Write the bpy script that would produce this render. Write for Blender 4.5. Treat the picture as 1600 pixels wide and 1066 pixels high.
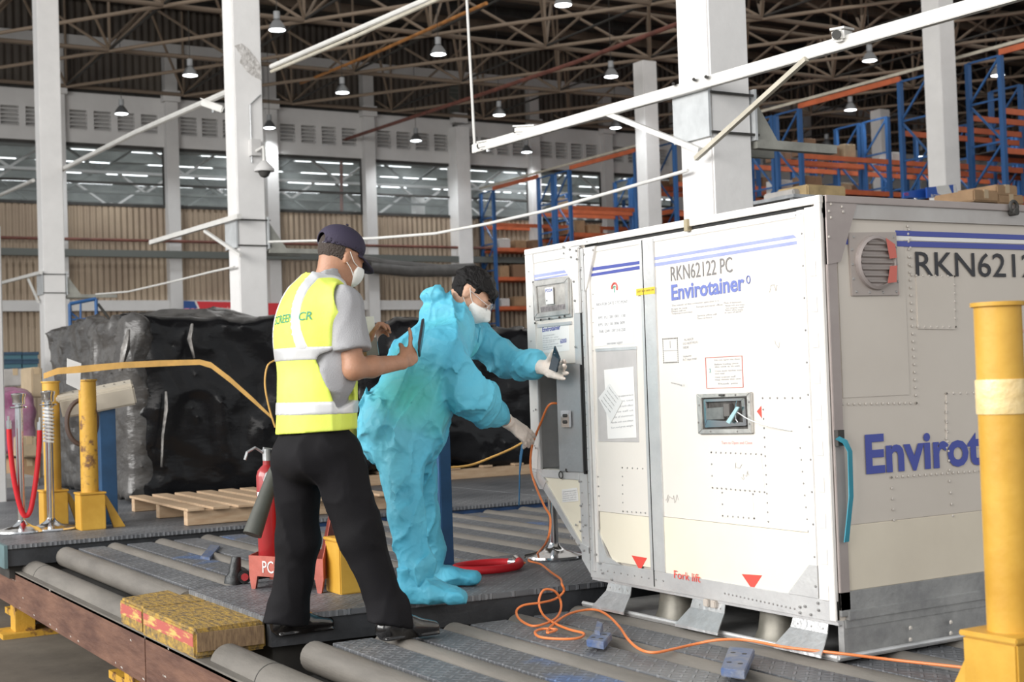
import bpy, bmesh, math, random
import numpy as np
from mathutils import Vector, Matrix, noise
from mathutils.bvhtree import BVHTree
for o in list(bpy.data.objects): bpy.data.objects.remove(o, do_unlink=True)
SC = bpy.context.scene; COL = SC.collection
R = math.radians; PI = math.pi
random.seed(7)
# ---------------------------------------------------------------- camera
# survey of the place: origin = near base corner of the big cargo container, z = 0 at the roller tops,
# +X along the hall's back wall, +Y towards the back wall
FPX = 2189.7; CAM = np.array([-3.46312, -3.64995, 1.014899]); YAW, PITCH, ROLL = 0.53733, 0.0274004, 0.0337096
def cam_axes():
    f = np.array([math.sin(YAW)*math.cos(PITCH), math.cos(YAW)*math.cos(PITCH), math.sin(PITCH)])
    r0 = np.array([math.cos(YAW), -math.sin(YAW), 0]); u0 = np.cross(r0, f)
    return r0*math.cos(ROLL)-u0*math.sin(ROLL), u0*math.cos(ROLL)+r0*math.sin(ROLL), f
CR, CU, CF = cam_axes()
cd = bpy.data.cameras.new('camera'); cam = bpy.data.objects.new('camera', cd); COL.objects.link(cam)
m = Matrix.Identity(4)
for i in range(3):
    m[i][0] = CR[i]; m[i][1] = CU[i]; m[i][2] = -CF[i]; m[i][3] = CAM[i]
cam.matrix_world = m
cd.sensor_width = 36; cd.lens = FPX/1600*36; cd.clip_end = 300; cd.clip_start = 0.1
cd.dof.use_dof = True; cd.dof.focus_distance = 6.0; cd.dof.aperture_fstop = 5.0
SC.camera = cam
# ---------------------------------------------------------------- light
w = bpy.data.worlds.new('world'); SC.world = w; w.use_nodes = True
bg = w.node_tree.nodes['Background']; bg.inputs[0].default_value = (0.93, 0.97, 1, 1); bg.inputs[1].default_value = 0.55
def area(name, loc, target, sx, sy, power, colr=(1, 1, 1)):
    l = bpy.data.lights.new(name, 'AREA'); l.shape = 'RECTANGLE'; l.size = sx; l.size_y = sy; l.energy = power; l.color = colr
    o = bpy.data.objects.new(name, l); o.location = loc
    o.rotation_euler = (Vector(target)-Vector(loc)).to_track_quat('-Z', 'Y').to_euler(); COL.objects.link(o); return o
area('daylight_from_open_side', (-15, 3, 6.5), (2, 5, 0.5), 22, 7, 4300, (1, 0.98, 0.95))
area('daylight_from_truck_doors', (-4, -16, 6), (1, 4, 1), 16, 6, 750, (1, 0.95, 0.9))
area('hall_fill_light', (14, 18, 8.9), (14, 20, 0), 26, 20, 700, (1, 0.97, 0.92))  # added overhead fill light under the closed roof, no skylight in this hall
vs = SC.view_settings; vs.view_transform = 'Standard'; vs.look = 'None'; vs.gamma = 1; vs.exposure = 0.22; vs.use_curve_mapping = False
# ---------------------------------------------------------------- helpers
def Z(px, py, k, v):
    d = CF+CR*(px-800)/FPX-CU*(py-533)/FPX; i = 'xyz'.index(k); t = (v-CAM[i])/d[i]; return Vector(CAM+d*t)
def PT(px, py, t): return Vector(CAM+(CF+CR*(px-800)/FPX-CU*(py-533)/FPX)*t)
MATS = {}
def mat(name, c, rough=0.6, metal=0.0, var=0.0, vs_=4.0, c2=None, bump=0.0, bs=40.0, emit=0, spec=0.5, stretch=None, thr=None, coat=0, trans=0, alpha=1, sss=0):
    if name in MATS: return MATS[name]
    M = bpy.data.materials.new(name); M.use_nodes = True; nt = M.node_tree; b = nt.nodes['Principled BSDF']; L = nt.links
    b.inputs['Base Color'].default_value = (*c, 1); b.inputs['Roughness'].default_value = rough; b.inputs['Metallic'].default_value = metal
    b.inputs['Specular IOR Level'].default_value = spec
    if coat: b.inputs['Coat Weight'].default_value = coat
    if trans: b.inputs['Transmission Weight'].default_value = trans
    if alpha < 1: b.inputs['Alpha'].default_value = alpha
    if sss: b.inputs['Subsurface Weight'].default_value = sss; b.inputs['Subsurface Radius'].default_value = (0.02, 0.008, 0.004)
    if emit: b.inputs['Emission Color'].default_value = (*c, 1); b.inputs['Emission Strength'].default_value = emit
    tc = nt.nodes.new('ShaderNodeTexCoord'); src = tc.outputs['Object']
    if stretch:
        mp = nt.nodes.new('ShaderNodeMapping'); mp.inputs['Scale'].default_value = stretch; L.new(src, mp.inputs[0]); src = mp.outputs[0]
    if var or c2:
        n = nt.nodes.new('ShaderNodeTexNoise'); n.inputs['Scale'].default_value = vs_; n.inputs['Detail'].default_value = 6; n.inputs['Roughness'].default_value = 0.62
        L.new(src, n.inputs['Vector']); cr = nt.nodes.new('ShaderNodeValToRGB'); L.new(n.outputs[0], cr.inputs[0])
        e = cr.color_ramp.elements; t = thr or (0.35, 0.65); e[0].position, e[1].position = t
        if c2: e[0].color = (*c, 1); e[1].color = (*c2, 1)
        else:
            e[0].color = (*[max(0, x*(1-var)) for x in c], 1); e[1].color = (*[min(1, x*(1+var)) for x in c], 1)
        L.new(cr.outputs[0], b.inputs['Base Color'])
    if bump:
        n = nt.nodes.new('ShaderNodeTexNoise'); n.inputs['Scale'].default_value = bs; n.inputs['Detail'].default_value = 5
        L.new(src, n.inputs['Vector']); bp = nt.nodes.new('ShaderNodeBump'); bp.inputs['Strength'].default_value = min(1, bump); bp.inputs['Distance'].default_value = 0.01*max(1, bump)
        L.new(n.outputs[0], bp.inputs['Height']); L.new(bp.outputs[0], b.inputs['Normal'])
    MATS[name] = M; return M
ORG = {}
class MB:
    def __init__(s): s.v = []; s.f = []
    def add(s, vs_, fs):
        b = len(s.v); s.v += [tuple(x) for x in vs_]; s.f += [tuple(b+i for i in f) for f in fs]; return s
    def box(s, a, b):
        x0, y0, z0 = [min(p, q) for p, q in zip(a, b)]; x1, y1, z1 = [max(p, q) for p, q in zip(a, b)]
        return s.add([(x0,y0,z0),(x1,y0,z0),(x1,y1,z0),(x0,y1,z0),(x0,y0,z1),(x1,y0,z1),(x1,y1,z1),(x0,y1,z1)],
            [(0,3,2,1),(4,5,6,7),(0,1,5,4),(1,2,6,5),(2,3,7,6),(3,0,4,7)])
    def prism(s, poly, d):      # poly: list of 3D points (planar), d: extrusion vector
        n = len(poly); P = [Vector(p) for p in poly]; Q = [p+Vector(d) for p in P]
        return s.add(P+Q, [tuple(range(n))[::-1], tuple(range(n, 2*n))]+[(i, (i+1) % n, n+(i+1) % n, n+i) for i in range(n)])
    def bar(s, p, q, w, h, up=(0, 0, 1)):   # rectangular bar
        p, q = Vector(p), Vector(q); d = (q-p).normalized(); up = Vector(up)
        if abs(d.dot(up)) > 0.98: up = Vector((1, 0, 0))
        a = d.cross(up).normalized()*w/2; b = a.cross(d).normalized()*h/2
        return s.prism([p-a-b, p+a-b, p+a+b, p-a+b], q-p)
    def cyl(s, p, q, r, n=16, r2=None): return s.tube([p, q], r, n, [r, r if r2 is None else r2])
    def tube(s, pts, r, n=8, rr=None, closed=False):
        P = [Vector(p) for p in pts]; rings = []; prev = None
        for i, p in enumerate(P):
            if closed: d = (P[(i+1) % len(P)]-P[i-1])
            else: d = (P[min(i+1, len(P)-1)]-P[max(i-1, 0)])
            d.normalize()
            if prev is None:
                a = d.cross(Vector((0, 0, 1)));
                if a.length < 0.05: a = d.cross(Vector((1, 0, 0)))
            else: a = prev-d*prev.dot(d)
            a.normalize(); prev = a; b = d.cross(a); ri = rr[i] if rr else r
            rings.append([p+(a*math.cos(2*PI*k/n)+b*math.sin(2*PI*k/n))*ri for k in range(n)])
        vs_ = [v for g in rings for v in g]; fs = []; m_ = len(P)
        for i in range(m_ if closed else m_-1):
            j = (i+1) % m_
            for k in range(n): fs.append((i*n+k, i*n+(k+1) % n, j*n+(k+1) % n, j*n+k))
        if not closed: fs += [tuple(range(n))[::-1], tuple((m_-1)*n+k for k in range(n))]
        return s.add(vs_, fs)
    def lathe(s, c, prof, n=24, axis=(0, 0, 1)):   # prof: list of (r, h)
        c = Vector(c); ax = Vector(axis).normalized(); a = ax.orthogonal().normalized(); b = ax.cross(a); vs_ = []; fs = []
        for r_, h in prof:
            for k in range(n): vs_.append(c+ax*h+(a*math.cos(2*PI*k/n)+b*math.sin(2*PI*k/n))*max(r_, 1e-4))
        for i in range(len(prof)-1):
            for k in range(n): fs.append((i*n+k, i*n+(k+1) % n, (i+1)*n+(k+1) % n, (i+1)*n+k))
        fs += [tuple(range(n))[::-1], tuple((len(prof)-1)*n+k for k in range(n))]
        return s.add(vs_, fs)
    def rivet(s, c, nrm, r=0.006):
        c = Vector(c); nn = Vector(nrm).normalized(); a = nn.orthogonal().normalized(); b = nn.cross(a)
        vs_ = [c+(a*math.cos(k*PI/3)+b*math.sin(k*PI/3))*r for k in range(6)]+[c+nn*r*0.6+(a*math.cos(k*PI/3)+b*math.sin(k*PI/3))*r*0.55 for k in range(6)]
        return s.add(vs_, [(k, (k+1) % 6, 6+(k+1) % 6, 6+k) for k in range(6)]+[tuple(range(6, 12))])
    def build(s, name, material, parent=None, bevel=0, smooth=False, kind=None, seg=2, recalc=True):
        me = bpy.data.meshes.new(name); og = ORG.get(parent.name, Vector((0, 0, 0))) if parent else Vector((0, 0, 0))
        me.from_pydata([Vector(v)-og for v in s.v], [], s.f)
        bm = bmesh.new(); bm.from_mesh(me)
        if recalc: bmesh.ops.recalc_face_normals(bm, faces=bm.faces)
        if bevel:
            ed = [e for e in bm.edges if len(e.link_faces) == 2 and e.calc_face_angle(0) > 0.6]
            bmesh.ops.bevel(bm, geom=ed, offset=bevel, segments=seg, affect='EDGES', clamp_overlap=True)
        bm.to_mesh(me); bm.free()
        if smooth:
            for p in me.polygons: p.use_smooth = True
            if smooth != 'all': me.set_sharp_from_angle(angle=R(40))
        me.materials.append(material); o = bpy.data.objects.new(name, me); COL.objects.link(o)
        if parent: o.parent = parent
        ORG[o.name] = og
        if kind: o['kind'] = kind
        return o
def tag(o, label=None, cat=None, group=None, kind=None):
    if label: o['label'] = label
    if cat: o['category'] = cat
    if group: o['group'] = group
    if kind: o['kind'] = kind
    return o
def thing(name, loc, label=None, cat=None, group=None, kind=None):
    o = bpy.data.objects.new(name, None); o.location = loc; o.empty_display_size = 0.1; COL.objects.link(o); ORG[o.name] = Vector(loc)
    return tag(o, label, cat, group, kind)
def kids(o): return [c for c in bpy.data.objects if c.parent == o]
def copy_tree(o, loc=None, label=None, sub=None):
    c = o.copy(); COL.objects.link(c)
    if loc is not None: c.location = loc
    if label: c['label'] = label
    for ch in (sub if sub is not None else list(o.children)):
        k = ch.copy(); COL.objects.link(k); k.parent = c
        for g in list(ch.children):
            h = g.copy(); COL.objects.link(h); h.parent = k
    return c
def share(o, parent, mtx):      # another piece with the same mesh
    c = o.copy(); COL.objects.link(c); c.parent = parent; c.matrix_local = mtx; return c
def mesh_obj(name, verts, faces, material, parent=None, smooth=True, kind=None):
    me = bpy.data.meshes.new(name); og = ORG.get(parent.name, Vector((0, 0, 0))) if parent else Vector((0, 0, 0))
    V = np.asarray(verts, dtype=np.float64)-np.array(og); me.from_pydata(V.tolist(), [], [tuple(f) for f in faces] if not isinstance(faces, np.ndarray) else faces.tolist())
    if smooth: me.polygons.foreach_set('use_smooth', np.ones(len(me.polygons), dtype=bool))
    me.materials.append(material); o = bpy.data.objects.new(name, me); COL.objects.link(o)
    if parent: o.parent = parent
    ORG[o.name] = og
    if kind: o['kind'] = kind
    return o
def text_geo(s, size, width=None, bold=0.0, extrude=0.0):
    cu = bpy.data.curves.new('t', 'FONT'); cu.body = s; cu.size = 1; cu.offset = bold; cu.extrude = 0; cu.resolution_u = 3
    o = bpy.data.objects.new('t', cu); COL.objects.link(o); dg = bpy.context.evaluated_depsgraph_get()
    me = bpy.data.meshes.new_from_object(o.evaluated_get(dg)); vs_ = [v.co.copy() for v in me.vertices]; fs = [tuple(p.vertices) for p in me.polygons]
    bpy.data.objects.remove(o); bpy.data.curves.remove(cu); bpy.data.meshes.remove(me)
    if not vs_: return [], []
    x0 = min(v.x for v in vs_); x1 = max(v.x for v in vs_); y0 = 0.0; capH = 0.73
    sx = (width/(x1-x0)) if width else size/capH
    return [Vector(((v.x-x0)*sx, (v.y-y0)*size/capH, 0)) for v in vs_], fs
def text(s, org, right, up, size, width, material, parent, name='lettering', bold=0.0, lift=0.0015):
    vs_, fs = text_geo(s, size, width, bold); right = Vector(right).normalized(); up = Vector(up).normalized(); n = right.cross(up); og = Vector(org)
    P = [og+right*v.x+up*v.y+n*lift for v in vs_]
    if not P: return None
    me_ = MB().add(P, fs); return me_.build(name, material, parent, recalc=False)
# ---------------------------------------------------------------- implicit surfaces (surface nets)
def hashn(ix, iy, iz):
    h = (ix*374761393+iy*668265263+iz*2147483647+1274126177) & 0xffffffff
    h = ((h ^ (h >> 13))*1274126177) & 0xffffffff
    return ((h ^ (h >> 16)) & 0xffff).astype(np.float32)/65535.0
def vnoise(P, s, seed=0):
    Q = P*s+seed*17.3+1000; I = np.floor(Q).astype(np.int64); f = (Q-I).astype(np.float32); f = f*f*(3-2*f); r_ = 0
    for dx in (0, 1):
        for dy in (0, 1):
            for dz in (0, 1):
                wgt = (f[:, 0] if dx else 1-f[:, 0])*(f[:, 1] if dy else 1-f[:, 1])*(f[:, 2] if dz else 1-f[:, 2])
                r_ = r_+wgt*hashn(I[:, 0]+dx, I[:, 1]+dy, I[:, 2]+dz)
    return r_*2-1
def ridge(P, s, seed=0): return 1-2*np.abs(vnoise(P, s, seed))
def smin(a, b, k):
    if k <= 0: return np.minimum(a, b)
    h = np.maximum(k-np.abs(a-b), 0)/k; return np.minimum(a, b)-h*h*k*0.25
def smax(a, b, k): return -smin(-a, -b, k)
def cone(P, a, b, ra, rb):
    a = np.array(a, np.float32); b = np.array(b, np.float32); d = b-a; L2 = float(d@d)+1e-9
    t = np.clip(((P-a)@d)/L2, 0, 1); return np.linalg.norm(P-a-t[:, None]*d, axis=1)-(ra+(rb-ra)*t)
def econe(P, a, b, A, B, side):   # elliptic cone: A=(along side, across) at a ; B at b
    a = np.array(a, np.float32); b = np.array(b, np.float32); d = b-a; L = float(np.linalg.norm(d))+1e-9; d = d/L
    s = np.array(side, np.float32); s = s-d*(s@d); s /= np.linalg.norm(s); q = np.cross(d, s)
    w_ = (P-a)@d; t = np.clip(w_/L, 0, 1); ra = A[0]+(B[0]-A[0])*t; rb = A[1]+(B[1]-A[1])*t; ov = w_-t*L
    u = (P-a)@s; v = (P-a)@q; m_ = np.minimum(ra, rb)
    k = np.sqrt((u/ra)**2+(v/rb)**2+(ov/m_)**2); g = np.sqrt((u/ra**2)**2+(v/rb**2)**2+(ov/m_**2)**2)+1e-6
    return np.where(k > 0.3, k*(k-1)/g, (k-1)*m_)
def ell(P, c, r_, F=None):
    q = P-np.array(c, np.float32)
    if F is not None: q = q@np.array(F, np.float32).T
    r_ = np.array(r_, np.float32); k = np.linalg.norm(q/r_, axis=1); g = np.linalg.norm(q/r_**2, axis=1)+1e-6
    return np.where(k > 0.2, k*(k-1)/g, -r_.min()*0.9)
def rbox(P, c, h, r_, F=None):
    q = P-np.array(c, np.float32)
    if F is not None: q = q@np.array(F, np.float32).T
    q = np.abs(q)-(np.array(h, np.float32)-r_); return np.linalg.norm(np.maximum(q, 0), axis=1)+np.minimum(q.max(axis=1), 0)-r_
def plane(P, c, n):
    n = np.array(n, np.float32); n = n/np.linalg.norm(n); return (P-np.array(c, np.float32))@n
def isosurf(fn, lo, hi, h, margin=0.012):
    B = 8; lo = np.array(lo, float); n = np.ceil((np.array(hi)-lo)/h/B).astype(int)*B
    nb = n//B; g = np.stack(np.meshgrid(*[np.arange(k) for k in nb], indexing='ij'), -1).reshape(-1, 3)
    cen = (lo+(g+0.5)*B*h).astype(np.float32); cv = fn(cen); V = np.repeat(np.repeat(np.repeat(cv.reshape(nb), B, 0), B, 1), B, 2).astype(np.float32)
    act = g[np.abs(cv) < B*h*0.87*1.25+margin]
    off = np.stack(np.meshgrid(*[np.arange(B)]*3, indexing='ij'), -1).reshape(-1, 3)
    for s in range(0, len(act), 1500):
        idx = (act[s:s+1500, None, :]*B+off[None]).reshape(-1, 3); val = fn((lo+idx*h).astype(np.float32)); V[idx[:, 0], idx[:, 1], idx[:, 2]] = val
    V[0] = V[-1] = 1; V[:, 0] = V[:, -1] = 1; V[:, :, 0] = V[:, :, -1] = 1
    S = V < 0; c = S[:-1, :-1, :-1].astype(np.int8); c = sum(S[i:S.shape[0]-1+i, j:S.shape[1]-1+j, k:S.shape[2]-1+k].astype(np.int8) for i in (0, 1) for j in (0, 1) for k in (0, 1))
    cells = np.argwhere((c > 0) & (c < 8)); idm = -np.ones(c.shape, np.int32); idm[cells[:, 0], cells[:, 1], cells[:, 2]] = np.arange(len(cells))
    acc = np.zeros((len(cells), 3)); cnt = np.zeros(len(cells)); cr_ = [(i, j, k) for i in (0, 1) for j in (0, 1) for k in (0, 1)]
    for a in cr_:
        for ax in range(3):
            if a[ax] == 0:
                b = list(a); b[ax] = 1
                va = V[cells[:, 0]+a[0], cells[:, 1]+a[1], cells[:, 2]+a[2]]; vb = V[cells[:, 0]+b[0], cells[:, 1]+b[1], cells[:, 2]+b[2]]
                mk = (va < 0) != (vb < 0); t = np.where(mk, va/(va-vb+1e-12), 0); p = np.tile(np.array(a, float), (len(cells), 1)); p[:, ax] += t
                acc[mk] += p[mk]; cnt[mk] += 1
    verts = lo+(cells+acc/cnt[:, None])*h; quads = []
    for ax in range(3):
        o1, o2 = [(1, 2), (2, 0), (0, 1)][ax]
        sl = [slice(None)]*3; sl2 = [slice(None)]*3; sl[ax] = slice(0, -1); sl2[ax] = slice(1, None)
        A_ = S[tuple(sl)]; B_ = S[tuple(sl2)]; e = np.argwhere(A_ != B_)
        e = e[(e[:, o1] > 0) & (e[:, o2] > 0) & (e[:, o1] < c.shape[o1]) & (e[:, o2] < c.shape[o2]) & (e[:, ax] < c.shape[ax])]
        flip = A_[e[:, 0], e[:, 1], e[:, 2]]
        q = []
        for d1, d2 in ((-1, -1), (0, -1), (0, 0), (-1, 0)):
            k = e.copy(); k[:, o1] += d1; k[:, o2] += d2; q.append(idm[k[:, 0], k[:, 1], k[:, 2]])
        q = np.stack(q, 1); q[~flip] = q[~flip][:, ::-1]; quads.append(q)
    Qd = np.concatenate(quads); Qd = Qd[(Qd >= 0).all(1)]
    # light Laplacian relaxation
    for _ in range(2):
        s_ = np.zeros_like(verts); n_ = np.zeros(len(verts))
        for i in range(4):
            for j in ((i+1) % 4, (i-1) % 4):
                np.add.at(s_, Qd[:, i], verts[Qd[:, j]]); np.add.at(n_, Qd[:, i], 1)
        verts = verts*0.5+0.5*s_/np.maximum(n_, 1)[:, None]
    return verts, Qd
def sdf_obj(name, fn, lo, hi, h, material, parent, kind=None):
    v, q = isosurf(fn, lo, hi, h); return mesh_obj(name, v, q, material, parent, kind=kind)
# ---------------------------------------------------------------- materials
WHITE = mat('white_paint', (0.80, 0.79, 0.78), 0.7, var=0.06, vs_=1.2, bump=0.3, bs=12)
WALLW = mat('aged_white_paint', (0.55, 0.54, 0.53), 0.8, c2=(0.66, 0.65, 0.64), vs_=0.8, thr=(0.3, 0.7))
TAN = mat('tan_steel', (0.14, 0.105, 0.078), 0.7, c2=(0.25, 0.19, 0.14), vs_=2)
DARKSTEEL = mat('dark_steel', (0.04, 0.038, 0.035), 0.7, var=0.3)
ROOFM = mat('dark_roof_sheet', (0.035, 0.034, 0.032), 0.8, c2=(0.09, 0.085, 0.075), vs_=0.7, stretch=(0.3, 6, 1))
REDPIPE = mat('red_brown_pipe', (0.16, 0.055, 0.04), 0.6, var=0.3)
ORANGEB = mat('orange_beam', (0.55, 0.13, 0.05), 0.5, var=0.15, vs_=3)
BLUEB = mat('blue_upright', (0.025, 0.10, 0.27), 0.5, var=0.2, vs_=3)
GALV = mat('galvanised', (0.48, 0.49, 0.50), 0.42, 0.75, var=0.2, vs_=9, bump=0.1, bs=60)
ALU = mat('aluminium_profile', (0.62, 0.62, 0.62), 0.45, 0.55, var=0.13, vs_=7, bump=0.1, bs=90)
CARD = mat('cardboard', (0.36, 0.23, 0.13), 0.85, var=0.15, vs_=5)
CHROME = mat('chrome', (0.75, 0.75, 0.76), 0.14, 1.0)
LAMPGLOW = mat('lamp_glow', (0.92, 0.97, 1.0), 0.4, emit=6)
GLASS = mat('dusty_glass', (0.75, 0.8, 0.8), 0.1, alpha=0.07)
def corrugated(name, c, c2, scale, axis='X', rough=0.6):
    M = mat(name, c, rough); nt = M.node_tree; b = nt.nodes['Principled BSDF']; L = nt.links; tc = nt.nodes.new('ShaderNodeTexCoord')
    wv = nt.nodes.new('ShaderNodeTexWave'); wv.bands_direction = axis; wv.inputs['Scale'].default_value = scale; wv.inputs['Distortion'].default_value = 0
    L.new(tc.outputs['Object'], wv.inputs[0]); n = nt.nodes.new('ShaderNodeTexNoise'); n.inputs['Scale'].default_value = 0.6; n.inputs['Detail'].default_value = 5; L.new(tc.outputs['Object'], n.inputs[0])
    cr = nt.nodes.new('ShaderNodeValToRGB'); cr.color_ramp.elements[0].position = 0.4; cr.color_ramp.elements[1].position = 0.62
    cr.color_ramp.elements[0].color = (*c, 1); cr.color_ramp.elements[1].color = (*c2, 1); L.new(n.outputs[0], cr.inputs[0]); L.new(cr.outputs[0], b.inputs['Base Color'])
    bp = nt.nodes.new('ShaderNodeBump'); bp.inputs['Strength'].default_value = 1; bp.inputs['Distance'].default_value = 0.05; L.new(wv.outputs[0], bp.inputs['Height']); L.new(bp.outputs[0], b.inputs['Normal'])
    return M
CORR = corrugated('beige_corrugated_sheet', (0.33, 0.25, 0.18), (0.43, 0.335, 0.24), 1.9)
CORRD = corrugated('brown_corrugated_sheet', (0.085, 0.07, 0.058), (0.12, 0.10, 0.08), 1.6)
# ---------------------------------------------------------------- the setting
FLOORM = mat('dusty_concrete', (0.075, 0.06, 0.045), 0.9, c2=(0.15, 0.125, 0.095), vs_=1.3, bump=0.4, bs=8, thr=(0.3, 0.7))
GZ = -0.5; YW = 34.0
tag(MB().box((-20, -14, GZ-0.2), (48, 34, GZ)).build('floor', FLOORM), kind='structure')
tag(MB().box((-20, 34, GZ-0.2), (60, 95, GZ)).build('floor_neighbour_hall', FLOORM), kind='structure')
rf = thing('ceiling', (0, 0, 11.6), kind='structure')
MB().box((-3, -6, 11.6), (48, 34.5, 11.7)).build('roof_sheet', ROOFM, rf)
for i in range(17):
    MB().box((-3, 10+i*1.45, 11.35), (48, 10.12+i*1.45, 11.6)).build('purlin', TAN if i % 2 else DARKSTEEL, rf)
tag(MB().box((46, -6, GZ), (46.2, 34, 11.6)).build('wall_right', CORRD), kind='structure')
PIL = [-6.6, -3.7, -0.75, 2.2, 5.2, 8.23, 11.1, 14.15, 17.2, 19.9, 22.7, 25.6, 28.5, 31.4, 34.3, 37.2, 40.1, 43.0, 46.0]
wb = thing('wall_back', (14, YW, GZ), kind='structure')
lv = None
for i in range(len(PIL)-1):
    a, b = PIL[i]+0.16, PIL[i+1]-0.16
    MB().box((a, YW, GZ), (b, YW+0.05, 3.2)).build('corrugated_panel', CORR, wb)
    MB().box((a, YW, 3.46), (b, YW+0.05, 6.05)).build('corrugated_panel', CORR, wb)
    MB().box((a, YW, 9.05), (b, YW+0.05, 10.2)).build('corrugated_panel', CORRD, wb)
    MB().box((a, YW-0.12, 9.02), (b, YW, 9.16)).build('dark_gutter', DARKSTEEL, wb)
    MB().box((a, YW-0.18, 3.2), (b, YW+0.06, 3.48)).build('beam', WALLW, wb)
    # louvre beam: solid bands above and below, piers between four vents
    MB().box((a, YW-0.1, 8.55), (b, YW+0.15, 9.05)).build('beam', WALLW, wb)
    MB().box((a, YW-0.1, 7.68), (b, YW+0.15, 8.02)).build('beam', WALLW, wb)
    x = a; wv_ = (b-a); gw = 0.46; gap = (wv_-4*gw)/5
    pr = MB()
    for k in range(5): pr.box((a+k*(gw+gap), YW-0.1, 8.02), (a+k*(gw+gap)+gap, YW+0.15, 8.55))
    pr.build('vent_pier', WALLW, wb)
    for k in range(4):
        x0 = a+gap+k*(gw+gap); l = MB().box((x0, YW+0.12, 8.02), (x0+gw, YW+0.14, 8.55))
        for q in range(5): l.prism([(x0, YW-0.08, 8.03+q*0.106), (x0, YW+0.04, 8.10+q*0.106), (x0, YW+0.04, 8.115+q*0.106), (x0, YW-0.08, 8.05+q*0.106)], (gw, 0, 0))
        l.build('louvre_vent', WALLW, wb)
    # glazed opening
    wn = thing('window_%d' % (i+1), ((a+b)/2, YW, 6.05), kind='structure')
    MB().box((a, YW-0.03, 6.02), (b, YW+0.03, 6.1)).box((a, YW-0.03, 7.6), (b, YW+0.03, 7.68)).box((a, YW-0.03, 6.1), (a+0.05, YW+0.03, 7.6)).box((b-0.05, YW-0.03, 6.1), (b, YW+0.03, 7.6)).box((a, YW-0.02, 6.62), (b, YW+0.02, 6.68)).build('window_frame', DARKSTEEL, wn)
    for k in range(3):
        u0 = a+0.05+k*(b-a-0.1)/3; u1 = a+0.05+(k+1)*(b-a-0.1)/3
        MB().box((u0, YW-0.004, 6.1), (u1-0.01, YW+0.004, 7.6)).build('pane', GLASS, wn)
for x in PIL:
    big = abs(x-17.2) < 0.1
    MB().box((x-0.17-(0.12 if big else 0), YW-(0.55 if big else 0.3), GZ), (x+0.17, YW+0.08, 8.75 if big else 10.2)).build('pilaster', WHITE if big else WALLW, wb)
    MB().box((x-0.25, YW-0.4, 8.9), (x+0.22, YW, 9.2)).build('corbel', WALLW, wb)
MB().box((-7, YW-0.3, 10.18), (46, YW+0.1, 10.5)).build('top_beam', WALLW, wb)
MB().box((-7, YW-0.25, 10.5), (46, YW+0.1, 11.6)).build('upper_wall', CORRD, wb)
MB().box((-7, YW-0.5, 4.62), (46, YW-0.32, 4.80)).build('cable_tray', mat('grey_green_tray', (0.12, 0.13, 0.12), 0.6), wb)
MB().cyl((-7, YW-0.42, 5.07), (46, YW-0.42, 5.07), 0.04, 8).build('red_pipe', REDPIPE, wb)
# neighbouring hall seen through the glazing
SKYL = mat('backlit_skylight', (0.92, 0.97, 1.0), 0.5, emit=4)
nh = thing('ceiling_neighbour_hall', (15, 60, 11), kind='structure')
GR = mat('grey_green_roof', (0.09, 0.10, 0.095), 0.7, c2=(0.22, 0.24, 0.225), vs_=1.0, stretch=(0.5, 5, 1))
MB().box((-20, 34.6, 10.5), (60, 95, 10.6)).build('roof_sheet', GR, nh)
sk = None
for j in range(9):
    y = 43+j*2.9
    MB().box((-20, y+1.4, 9.9), (60, y+1.55, 10.3)).build('truss_beam', GR, nh)
    rr_ = random.Random(j)
    x = -12+rr_.random()*3
    while x < 46:
        l = rr_.uniform(1.3, 3.1)
        MB().box((x, y-0.5, 10.42), (x+l, y+0.5, 10.49)).build('skylight_pane', SKYL, nh); x += l+rr_.uniform(0.5, 1.8)
for j in range(7):
    for i in range(20):
        x = -14+i*3.2; y = 43+j*5.2
        MB().bar((x, y, 10.3), (x+1.6, y, 9.2), 0.09, 0.09).bar((x+1.6, y, 9.2), (x+3.2, y, 10.3), 0.09, 0.09).build('truss_web', GR if i % 2 else WALLW, nh)
    MB().box((-20, y-0.05, 9.12), (60, y+0.05, 9.22)).build('truss_chord', WALLW if j % 2 else GR, nh)
tag(MB().box((-20, 92, GZ), (60, 92.3, 12)).build('wall_far', mat('pale_wall', (0.5, 0.5, 0.48), 0.8)), kind='structure')
for i in range(6):
    c_ = MB().box((-8+i*9, 58, GZ), (-7.5+i*9, 58.5, 11)).build('column', WALLW)
    tag(c_, 'pale concrete column in the neighbouring hall seen through the high glazing', 'column', 'columns of the neighbouring hall')
# ---------------------------------------------------------------- roof trusses (space frame)
uc = MB().cyl((0, 0, 0), (0, 0, 1), 1, 8)
def member(name, p, q, r_, m_, parent, cache={}):
    key = (name, m_.name)
    og = ORG[parent.name]; d = Vector(q)-Vector(p); M = Matrix.Translation(Vector(p)-og) @ d.to_track_quat('Z', 'Y').to_matrix().to_4x4() @ Matrix.Diagonal((r_, r_, d.length, 1))
    if key not in cache:
        o = uc.build(name, m_, None); o.parent = parent; o.matrix_local = M; cache[key] = o; o.data.polygons.foreach_set('use_smooth', [True]*8+[False]*2); return o
    return share(cache[key], parent, M)
TANL = mat('light_tan_steel', (0.27, 0.205, 0.15), 0.65, var=0.25, vs_=3)
XN = [8.55+3.15*i for i in range(-4, 12)]; YN = [25+4.3*j for j in range(-3, 3)]
ordn = ['farthest', 'second farthest', 'third farthest', 'third nearest', 'second nearest', 'nearest']
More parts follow.
